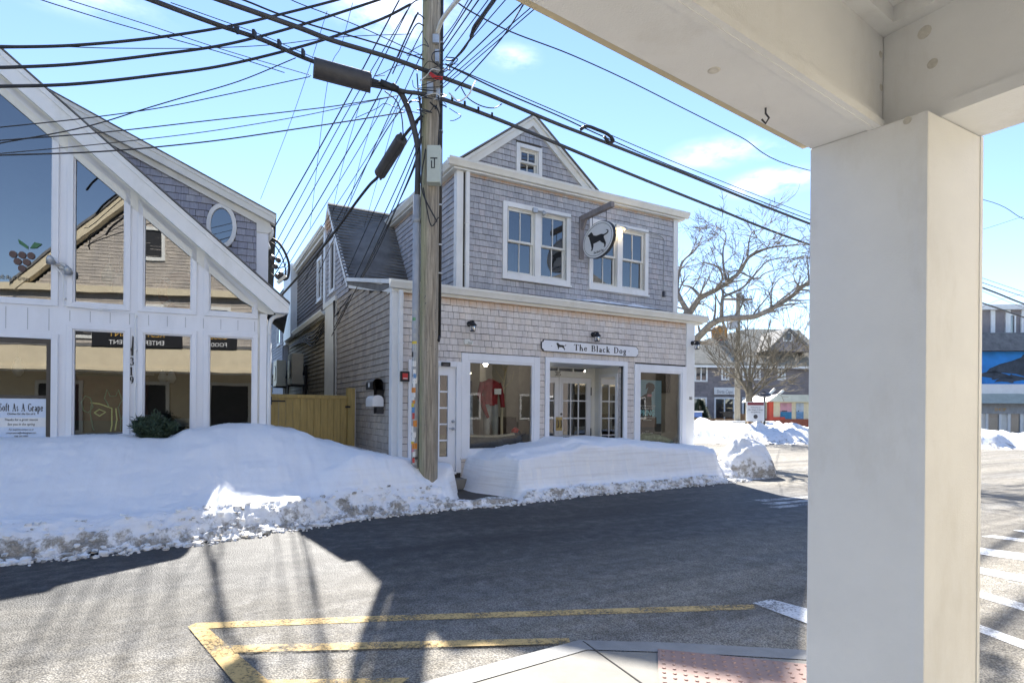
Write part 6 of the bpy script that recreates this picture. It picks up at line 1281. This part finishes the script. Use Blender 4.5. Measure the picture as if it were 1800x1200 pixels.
def limb(P, r0, r1, lv, seed, parent, dens=1.0, minr=.007, sp=.6, name='limb', m_='bark', L0=2.2, up=.1):
    rnd = random.Random(seed); pts = smooth_path([at(*p) for p in P], 6); n = len(pts); mb = MB(); r0 *= .66; r1 *= .7; mb.tube(pts, [r0+(r1-r0)*(i/(n-1))**.7 for i in range(n)], 8)
    for i in range(3, n):
        if rnd.random() < dens:
            base = (pts[i]-pts[i-1]).normalized(); nd = (base*.7+Vector((rnd.gauss(0, .7), rnd.gauss(0, .7), rnd.gauss(0, .55)))).normalized(); rr = (r0+(r1-r0)*i/(n-1))*.5
            grow(mb, pts[i], nd, L0*rnd.uniform(.35, .8), max(minr, min(rr, .05)), lv, rnd, up, minr, sp)
    return mb.build(name, M[m_], parent, smooth=True)
tr0 = at(1190, 735, TY); MB().tube(smooth_path([(tr0.x, tr0.y, 0), at(1192, 660, TY), at(1195, 600, TY), at(1205, 560, TY), at(1210, 548, TY)], 5), [.26]*8+[.2]*8+[.15]*5, 12).build('trunk', M['bark'], BT, smooth=True)
for i, (P, r0, r1) in enumerate((
    ([(1208, 555, 20), (1222, 535, 20), (1232, 522, 19.9), (1256, 511, 19.6), (1276, 498, 19.4), (1300, 478, 19), (1314, 455, 18.8), (1332, 442, 18.6), (1362, 434, 18.3), (1405, 430, 18)], .20, .03),
    ([(1200, 605, 20), (1222, 597, 19.6), (1250, 570, 19), (1275, 560, 18.6), (1321, 557, 18), (1345, 548, 17.6), (1367, 536, 17.3), (1395, 518, 17), (1416, 500, 16.8), (1460, 480, 16.5)], .21, .07),
    ([(1268, 560, 18.7), (1270, 525, 18.8), (1275, 520, 18.9), (1306, 505, 19), (1333, 475, 19.2), (1352, 458, 19.4), (1390, 452, 19.8)], .11, .02),
    ([(1278, 497, 19.4), (1272, 470, 19.7), (1271, 440, 20), (1276, 412, 20.4), (1262, 400, 20.6)], .09, .015),
    ([(1210, 550, 20), (1196, 525, 20.1), (1190, 505, 20.3), (1196, 470, 20.6), (1204, 455, 20.8), (1222, 440, 21.2), (1235, 415, 21.4)], .17, .02),
    ([(1190, 505, 20.3), (1168, 480, 20.5), (1150, 455, 20.8)], .12, .02),
    ([(1232, 522, 19.9), (1215, 505, 20.3), (1200, 500, 20.8), (1196, 480, 21.2)], .10, .02),
    ([(1256, 511, 19.6), (1270, 490, 19.0), (1262, 470, 18.5), (1240, 462, 18), (1225, 465, 17.7)], .08, .015),
    ([(1314, 455, 18.8), (1316, 430, 19), (1322, 410, 19.2), (1345, 400, 19.5)], .06, .015),
    ([(1300, 478, 19), (1330, 490, 18.6), (1345, 480, 18.2), (1380, 470, 17.8)], .05, .015),
    ([(1321, 557, 18), (1330, 545, 18.2), (1350, 520, 18.5), (1370, 490, 18.8), (1400, 480, 19)], .05, .015))):
    limb(P, r0, r1, 2, 100+i, BT, .36, .007, .62, L0=1.5, up=.05)
ST_ = thing('street_tree', 'smaller bare tree with a dense fan of upright branches behind the white notice board', 'tree', (0, 0, 0))
tb = at(1317, 745, 31); MB().tube([(tb.x, 31, 0), at(1317, 715, 31), at(1317, 690, 31), at(1318, 670, 31)], [.21, .19, .17, .12], 10).build('trunk', M['bark2'], ST_, smooth=True)
for i, P in enumerate(([(1316, 700), (1308, 680), (1296, 665), (1275, 652), (1258, 640), (1243, 622)], [(1317, 690), (1313, 665), (1306, 640), (1298, 615), (1290, 590)], [(1318, 680), (1318, 650), (1320, 620), (1316, 590), (1314, 575)], [(1318, 675), (1325, 650), (1334, 625), (1342, 600), (1350, 580)], [(1318, 695), (1332, 676), (1345, 664), (1368, 655), (1390, 645), (1415, 625)], [(1320, 690), (1338, 670), (1360, 645), (1378, 620), (1392, 600)], [(1318, 700), (1335, 685), (1355, 668), (1390, 660), (1412, 655)], [(1316, 690), (1300, 672), (1285, 648), (1272, 620)], [(1318, 680), (1330, 655), (1352, 628), (1366, 600)], [(1317, 690), (1302, 668), (1280, 660), (1255, 655)])):
    limb([(x, y, 31+(i % 3-1)*.8*(k/5)) for k, (x, y) in enumerate(P)], .13 if i < 7 else .08, .02, 2, 300+i, ST_, .30, .011, .5, m_='bark2', L0=2.6, up=.5)
# ================================================================ FAR SIDE OF THE CROSS STREET
FH = Frame(*at(1100, 740, 44).xy, 86)
HS = thing('far_shop_house', 'far grey shingled house with white windows and brick chimney behind the bare street tree', 'building', FH.o, FH.rot)
def fu(px, py=700): q = FH.front(px, py, 0); return q.x, q.z
ul, ur = fu(1150)[0], fu(1460)[0]; ze = fu(1240, 637)[1]
win2 = [(fu(1220)[0], fu(1243)[0], fu(1240, 671)[1], fu(1240, 641)[1]), (fu(1267)[0], fu(1281)[0], fu(1270, 668)[1], fu(1270, 638)[1]), (fu(1304)[0], fu(1320)[0], fu(1310, 668)[1], fu(1310, 638)[1]), (fu(1322)[0], fu(1336)[0], fu(1330, 668)[1], fu(1330, 638)[1]), (fu(1366)[0], fu(1380)[0], fu(1370, 668)[1], fu(1370, 640)[1])]
win1 = [(fu(1216)[0], fu(1242)[0], fu(1240, 735)[1], fu(1240, 698)[1]), (fu(1255)[0], fu(1291)[0], fu(1270, 748)[1], fu(1270, 698)[1]), (fu(1304)[0], fu(1330)[0], fu(1310, 735)[1], fu(1310, 698)[1])]
q = MB(); shingles(q, 0, ze, holes_iv(ul, ur, win1+win2), PF(0), 71, course=.16, wr=(.2, .5), lip=.03); q.build('wall', M['sh_far'], HS); MB().box(ul, ur, .02, 9, 0, ze).build('wall_core', M['sh_far'], HS)
for a, b, z, y in win1+win2:
    q = MB(); frame(q, PF(0), a, b, z, y, .13, -.02, .08); pbox(q, PF(0), (a+b)/2-.05, (a+b)/2+.05, z+.13, y-.13, -.02, .07); q = q.build('window', M['trim'], HS); pane(q, PF(0), a+.1, b-.1, z+.1, y-.1, .03, M['glass_up']); 
XF = lambda x, z, o: (x, o, z)
ridx0, ridz = fu(1320)[0], FH.front(1325, 578, 4.5).z
rp = MB(); ea = .6
rp.quad((ul-8, -ea, ze-.1), (ur, -ea, ze-.1), (ur, 4.5, ridz), (fu(1345)[0], 4.5, ridz), (ul-8+7, 4.5, ridz-3.0)); 
rp = MB(); x1_ = FH.front(1312, 585, 4.5).x
rp.quad((ul-3, -ea, ze-.12), (ur, -ea, ze-.12), (ur, 4.5, ridz), (x1_, 4.5, ridz)); rp.quad((ul-3, -ea, ze-.12), (x1_, 4.5, ridz), (x1_, 5.5, ridz), (ul-3, 9.6, ze-.12)); rp.quad((x1_, 4.5, ridz), (ur, 4.5, ridz), (ur, 9.6, ze-.1), (ul-3, 9.6, ze-.1), (x1_, 5.5, ridz)); rp.quad((ul-3, -ea, ze-.24), (ul-3, -ea, ze-.12), (ur, -ea, ze-.12), (ur, -ea, ze-.24))
rp.build('roof', mat('pale_roof', (.28, .26, .21), .9, .2, 3, .4, 40), HS); MB().box(ul-3, ur, -.58, -.45, ze-.42, ze-.16).build('fascia', M['trim'], HS)
gx0, gx1 = FH.front(1352, 620, -.5).x, FH.front(1425, 620, -.5).x; gp_ = FH.front(1386, 576, -.5); zz_ = FH.front(1386, 617, -.5).z
MB().prism([(gx0, zz_), (gx1, zz_), (gp_.x, gp_.z-.1)], XF, -.5, 4.5).build('dormer', M['sh_far'], HS)
q = MB(); q.prism([(gx0-.3, zz_), (gx0, zz_), (gp_.x, gp_.z-.25), (gp_.x, gp_.z)], XF, -.7, 4.4); q.prism([(gx1+.3, zz_), (gx1, zz_), (gp_.x, gp_.z-.25), (gp_.x, gp_.z)], XF, -.7, 4.4); q.build('dormer_roof', M['roof'], HS)
a = FH.front(1376, 600, -.5); b = FH.front(1393, 583, -.5); q = MB(); frame(q, PF(-.5), a.x, b.x, a.z, b.z, .1, -.02, .06); q = q.build('window', M['trim'], HS); pane(q, PF(-.5), a.x+.1, b.x-.1, a.z+.1, b.z-.1, .0, M['glass_up'])
cA, cB = FH.front(1256, 625, 3), FH.front(1272, 576, 3); MB().box(cA.x, cB.x, 2.6, 3.4, ze, cB.z-.9).build('chimney', M['brick'], HS); MB().box(cA.x-.08, cB.x+.1, 2.5, 3.5, cB.z-.9, cB.z-.25).prism([(cA.x-.15, cB.z-.25), (cB.x+.15, cB.z-.25), (cB.x-.08, cB.z+.1), (cA.x+.08, cB.z+.1)], XF, 2.5, 3.5).build('chimney_cap', M['rust'], HS)
a, b = FH.front(1255, 693, -.1), FH.front(1291, 681, -.1); MB().box(a.x, b.x, -.16, -.1, a.z, b.z).build('sign_board', M['trim'], HS)
text('Shirts Cape', .38, mat('sign_grey', (.25, .25, .27), .6), HS, ((a.x+b.x)/2, -.17, a.z+.1), ext=.004, align='CENTER', sx=.72, shear=.2)
# wooden stair rails right of it
sr = thing('outdoor_stair', 'outdoor wooden stair with pale rails in front of the far shingled house', 'stair')
q = MB(); 
for x0, y0, x1, y1, Y in ((1342, 722, 1362, 700, 40), (1350, 695, 1362, 683, 41), (1364, 697, 1378, 685, 41)): q.bar(at(x0, y0, Y), at(x1, y1, Y), .08, .16)
q.build('handrail', M['trim'], sr); q = MB()
for i in range(8): a = at(1342+2.6*i, 740-3.2*i, 40.5); q.box(a.x-.1, a.x+.35, a.y-.4, a.y+.6, a.z-.06, a.z)
q.bar(at(1342, 745, 40.2), at(1364, 716, 40.2), .1, .25); q.build('tread', M['wood_f'], sr)
# kiosk with paintings
FK = Frame(*at(1347, 740, 37).xy, 88)
kz_ = lambda px, py: FK.front(px, py, 0)
KK = thing('art_kiosk', 'low cream kiosk with red corner, brick base and two sea paintings on its wall', 'kiosk', FK.o, FK.rot)
x0, x1 = kz_(1354, 720).x, kz_(1470, 720).x; zb_, zt_2 = kz_(1380, 736).z, kz_(1380, 706).z
MB().box(x0, x1, 0, 3, zb_, zt_2).build('wall', mat('kiosk_cream', (.62, .58, .42), .7), KK); MB().box(x0-.1, x1, -.1, 3, 0, zb_).build('brick_base', M['brick'], KK); MB().box(x0-.12, x0+.15, -.12, .2, zb_-.1, zt_2).box(x0-.12, x0+.9, -.14, -.1, zb_-.05, zb_+.12).build('red_corner', mat('bright_red', (.50, .07, .04), .6), KK)
MB().prism([(x0-.4, zt_2), (x1, zt_2), (x1, zt_2+.45), (x0+.2, zt_2+.45)], XF, -.5, 3.4).build('roof', M['box'], KK)
for a_, b_, c1, c2 in ((1371, 1391, (.45, .25, .3), (.03, .18, .35)), (1399, 1412, (.35, .42, .5), (.12, .25, .42))):
    p, r_ = kz_(a_, 736), kz_(b_, 708); MB().box(p.x, r_.x, -.05, 0, p.z, r_.z).build('painting', mat('painted_sky', c1, .7, .3, 1.5), KK); MB().box(p.x, r_.x, -.055, -.05, p.z, p.z+.45*(r_.z-p.z)).build('painting', mat('painted_sea', c2, .7, .5, 2.5, stretch=(1, 1, 4)), KK); MB().box(p.x+.1, r_.x-.3, -.06, -.055, p.z+.46*(r_.z-p.z), p.z+.52*(r_.z-p.z)).build('painted_shore', M['ink'], KK)
# notice board on two posts
nbd = thing('notice_board', 'white notice board with a dark red heading on two wooden posts in the far snow', 'notice board', at(1328, 755, 29.5)-up_z*0)
o_ = nbd.location.copy(); o_.z = 0; nbd.location = o_
a, b = at(1312, 740, 29.5)-o_, at(1343, 706, 29.5)-o_
bdm = MB().box(a.x, b.x, -.05, .0, a.z, b.z).build('board', M['trim'], nbd); MB().box(a.x+.03, b.x-.03, -.056, -.05, b.z-.18, b.z-.03).build('heading', mat('dark_red', (.22, .04, .05), .6), bdm)
for k, s in enumerate(('Welcome to', 'the village of shops', 'and galleries')): text(s, .10, M['metal_d'], bdm, ((a.x+b.x)/2, -.06, b.z-.32-.12*k), align='CENTER', ext=.001)
MB().lathe([(.11, 0), (.11, .006)], ((a.x+b.x)/2, -.051, a.z+.24), 16, Matrix.Rotation(pi/2, 3, 'X')).build('seal', M['metal_d'], bdm)
for x in (a.x+.18, b.x-.18): MB().box(x-.08, x+.08, .0, .15, 0, a.z+.1).build('post', M['wood_f'], nbd)
# far lamp post, wooden pole, fences, tree, blue box, grill
lp = thing('street_lamp', 'slim dark post with a flat dark lantern head beside the notice board', 'street lamp'); p = at(1343.5, 755, 30.5); h2 = at(1343, 697, 30.5)
MB().tube([(p.x, p.y, 0), (p.x, p.y, h2.z)], .05, 8).build('post', M['ink'], lp); MB().lathe([(.06, 0), (.34, .08), (.30, .2), (.12, .28), (.03, .34)], (p.x, p.y, h2.z-.05), 12).build('lantern', M['metal_d'], lp)
fp = thing('utility_pole', 'distant wooden utility pole with a cross arm in front of the far shingled house', 'utility pole'); p = at(1296, 740, 36); t2 = at(1296, 515, 36)
MB().tube([(p.x, p.y, 0), (p.x, p.y, t2.z)], [.19, .13], 10).build('pole_shaft', mat('pole_far', (.30, .27, .21), .9), fp); c = at(1296, 526, 36); MB().bar(c-Vector((.9, 0, 0)), c+Vector((.9, 0, 0)), .09, .12).build('cross_arm', M['wood_f'], fp); c = at(1290, 567, 36); MB().box(c.x-.38, c.x+.12, c.y-.35, c.y+.2, c.z-.38, c.z+.38).build('transformer', M['pvc'], fp)
for s in (-.8, -.35, .35, .8): MB().lathe([(.03, 0), (.05, .06), (.02, .18)], at(1296, 525, 36)+Vector((s, 0, .05)), 8).build('insulator', M['metal'], fp)
def picket(name, label, pa, pb, h, w_, m_):
    a, b = Vector(pa), Vector(pb); d = b-a; L_ = d.length; t = thing(name, label, 'fence', (a.x, a.y, 0), math.atan2(d.y, d.x)); q = MB(); n = int(L_/w_); r_ = random.Random(3)
    for i in range(n): x = L_*i/n; q.box(x+.012, x+w_-.012, 0, .03, 0, h+r_.uniform(-.02, .02))
    q.build('pickets', M[m_], t); MB().box(0, L_, .03, .09, h*.8, h*.88).build('rail', M[m_], t)
    for i in range(int(L_/2)+1): MB().box(2*i-.05, 2*i+.05, .09, .19, 0, h).build('post', M[m_], t)
    return t
p1, p2 = at(1195, 745, 38), at(1292, 745, 38); picket('picket_fence', 'brown upright board fence behind the far snow bank', (p1.x, 38, 0), (p2.x, 38, 0), at(1250, 735, 38).z, .14, 'wood_f')
p1, p2 = at(1302, 745, 39), at(1352, 745, 39); picket('picket_fence', 'short reddish board fence right of the distant wooden pole', (p1.x, 39, 0), (p2.x, 39, 0), at(1320, 727, 39).z, .16, 'wood_f')
lw = thing('low_wall', 'low grey timber wall beside the notice board behind the far snow', 'wall'); a, b = at(1262, 741, 35.5), at(1360, 741, 35.5); MB().box(a.x, b.x, 35.5, 35.8, 0, a.z).build('wall_face', M['pvc'], lw); MB().box(a.x-.05, b.x, 35.4, 35.9, a.z, a.z+.07).build('cap', M['trim'], lw)
et = thing('evergreen_tree', 'small dark conical evergreen behind the brown fence', 'tree', (at(1231, 745, 39).x, 39, 0)); rnd = random.Random(6); q = MB(); hT = at(1231, 702, 39).z
for k in range(2600):
    z = rnd.uniform(.1, 1)**.9; r_ = (1-z)*.95*rnd.uniform(.4, 1.05)+.03; a = rnd.uniform(0, 2*pi); p = Vector((r_*cos(a), r_*sin(a), hT*(.12+.88*z))); d = Vector((cos(a), sin(a), rnd.uniform(-.3, .5))).normalized(); s = d.orthogonal().normalized(); q.quad(p-s*.04, p+s*.04, p+d*.22)
q.build('crown', M['leaf'], et); MB().tube([(0, 0, 0), (0, 0, hT)], [.08, .02], 6).build('trunk', M['bark'], et)
bb = thing('newspaper_box', 'small blue box with snow on its lid on the brown fence', 'box', at(1222, 733, 37.6)); MB().box(-.35, .4, -.2, .2, 0, .32).build('box_body', M['blue'], bb, bevel=.03); MB().box(-.4, .45, -.25, .25, .32, .42).build('snow_cap', M['trim'], bb)
pt_ = thing('black_planter', 'black trough planter on the brown fence before the far glass door', 'planter', at(1278, 733, 37.6)); MB().prism([(-.28, 0), (.28, 0), (.36, .3), (-.36, .3)], lambda x, z, o: (x, o, z), -.2, .2).build('trough', M['ink'], pt_); MB().box(-.4, .4, -.24, .24, .28, .36).build('rim', M['ink'], pt_)
# ================================================================ MURAL BUILDING at the right edge
FM = Frame(*at(1640, 760, 40).xy, 96)
MU = thing('mural_building', 'long shop building with a blue whale mural over its shop fronts at the right edge', 'building', FM.o, FM.rot)
mz = lambda px, py, w=0: FM.front(px, py, w)
xa, xb = mz(1560, 700).x, mz(1960, 700).x
z1, z2, z3, z4, z5, z6 = mz(1760, 764).z, mz(1760, 709).z, mz(1760, 692).z, mz(1760, 675).z, mz(1760, 618).z, mz(1760, 600).z
MB().box(xa, xb, .0, 10, 0, z6).build('wall', M['trim_cream'], MU)
mr_ = mat('mural_blue', (.015, .20, .58), .6, .35, .5, 0); MB().box(xa, xb, -.06, -.01, z4, z5).build('mural', mr_, MU)
wh = mat('whale_dark', (.03, .045, .07), .6, .5, 2)
def whale(parent, cx, cz, s, fl=1):
    pts = [(-1, -.30), (-.85, -.12), (-.55, .02), (-.2, .12), (.1, .24), (.16, .34), (.25, .25), (.7, .16), (1.2, .05), (1.2, -.12), (.6, -.2), (.3, -.26), (.38, -.34), (.2, -.38), (-.05, -.30), (-.5, -.26)]
    MB().prism([(cx+x*s*fl, cz+z*s) for x, z in pts], lambda x, z, o: (x, -o, z), .061, .075).build('painted_whale', wh, parent)
c = mz(1788, 641); whale(MU, c.x, c.z, 2.1); c = mz(1752, 658); whale(MU, c.x, c.z, 1.0, -1); c = mz(1772, 662); whale(MU, c.x, c.z-.1, .9)
MB().box(xa, xb, -.12, .0, z3, z4).build('white_band', M['trim'], MU); MB().prism([(-1.0, z2), (0, z2), (0, z3), (-.3, z3)], lambda y, z, o: (o, y, z), xa, xb).build('awning_roof', M['box'], MU); MB().box(xa, xb, -.15, -.01, mz(1760, 727).z, z2).build('sign_band', M['pvc'], MU); MB().prism([(-.9, z5), (0, z5), (0, z6+.6), (-.05, z6+.6)], lambda y, z, o: (o, y, z), xa, xb).build('eave_roof', M['roof'], MU)
text('SHOP', .3, gold, MU, (mz(1745, 720).x, -.16, mz(1745, 722).z), ext=.004)
w5 = 1.5; zz0, zz1 = mz(1760, 592, w5).z, mz(1760, 545, w5).z
MB().box(xa, xb, w5, 8, z6, zz1).build('upper_wall', M['sh_far'], MU); MB().box(xa, xb, w5-.35, 8, zz1, zz1+.35).build('upper_fascia', M['trim'], MU)
q = MB()
for px in range(1690, 1960, 27): u_ = mz(px, 570, w5).x; q.box(u_-.14, u_+.14, w5-.1, w5, zz0, zz1)
q.box(xa, xb, w5-.09, w5, zz0-.1, zz0+.15); q.build('white_mullion', M['trim'], MU)
for px in (1703, 1775, 1802, 1830): a, b = mz(px-9, 588, w5), mz(px+9, 552, w5); w_ = MB(); frame(w_, PF(w5), a.x, b.x, a.z, b.z, .1, 0, .12); w_ = w_.build('window', M['trim'], MU); pane(w_, PF(w5), a.x+.05, b.x-.05, a.z, b.z, .03, M['glass_up'])
for a_, b_ in ((1700, 1725), (1731, 1759), (1770, 1796), (1806, 1830)): a, b = mz(a_, 764), mz(b_, 714); w_ = MB(); frame(w_, PF(0), a.x, b.x, a.z, b.z, .16, 0, .1); w_ = w_.build('shop_window', M['trim'], MU); pane(w_, PF(0), a.x+.1, b.x-.1, a.z, b.z, .03, M['glass_up']); MB().box(a.x+.1, b.x-.1, .005, .02, a.z, b.z).build('dark_room', M['black'], w_)
# distant backdrop houses so the street does not end in nothing
FZ = Frame(-40, 75, 90)
for i, (x, y, w_, d_, h_) in enumerate(((-30, 70, 14, 10, 6), (-8, 85, 12, 10, 6), (40, 75, 16, 12, 7), (64, 60, 14, 12, 6.5))):
    t = thing('distant_house', ['hidden grey house behind the alley', 'hidden grey house behind the shingled shop', 'grey house behind the far kiosk', 'grey house beyond the mural building'][i], 'house', (x, y, 0)); MB().box(-w_/2, w_/2, 0, d_, 0, h_).build('wall', M['sh_far'], t); MB().prism([(-w_/2-.4, h_), (w_/2+.4, h_), (0, h_+3)], XF, -.4, d_+.4).build('roof', M['roof'], t)

q = MB(); n_ = 160
for i in range(n_+1):
    a = 2*pi*i/n_; r_ = 240; z = 7+3*fbm(cos(a)*4, sin(a)*4, 5)+1.2*fbm(cos(a)*22, sin(a)*22, 2)
    q.v += [(r_*cos(a), r_*sin(a)+60, -.5), ((r_+6)*cos(a), (r_+6)*sin(a)+60, z), ((r_+40)*cos(a), (r_+40)*sin(a)+60, z*.9)]
for i in range(n_): k = i*3; q.f += [(k, k+3, k+4, k+1), (k+1, k+4, k+5, k+2)]
tag(q.build('hills', mat('winter_wood', (.12, .11, .10), .95, .4, .3)), kind='structure')
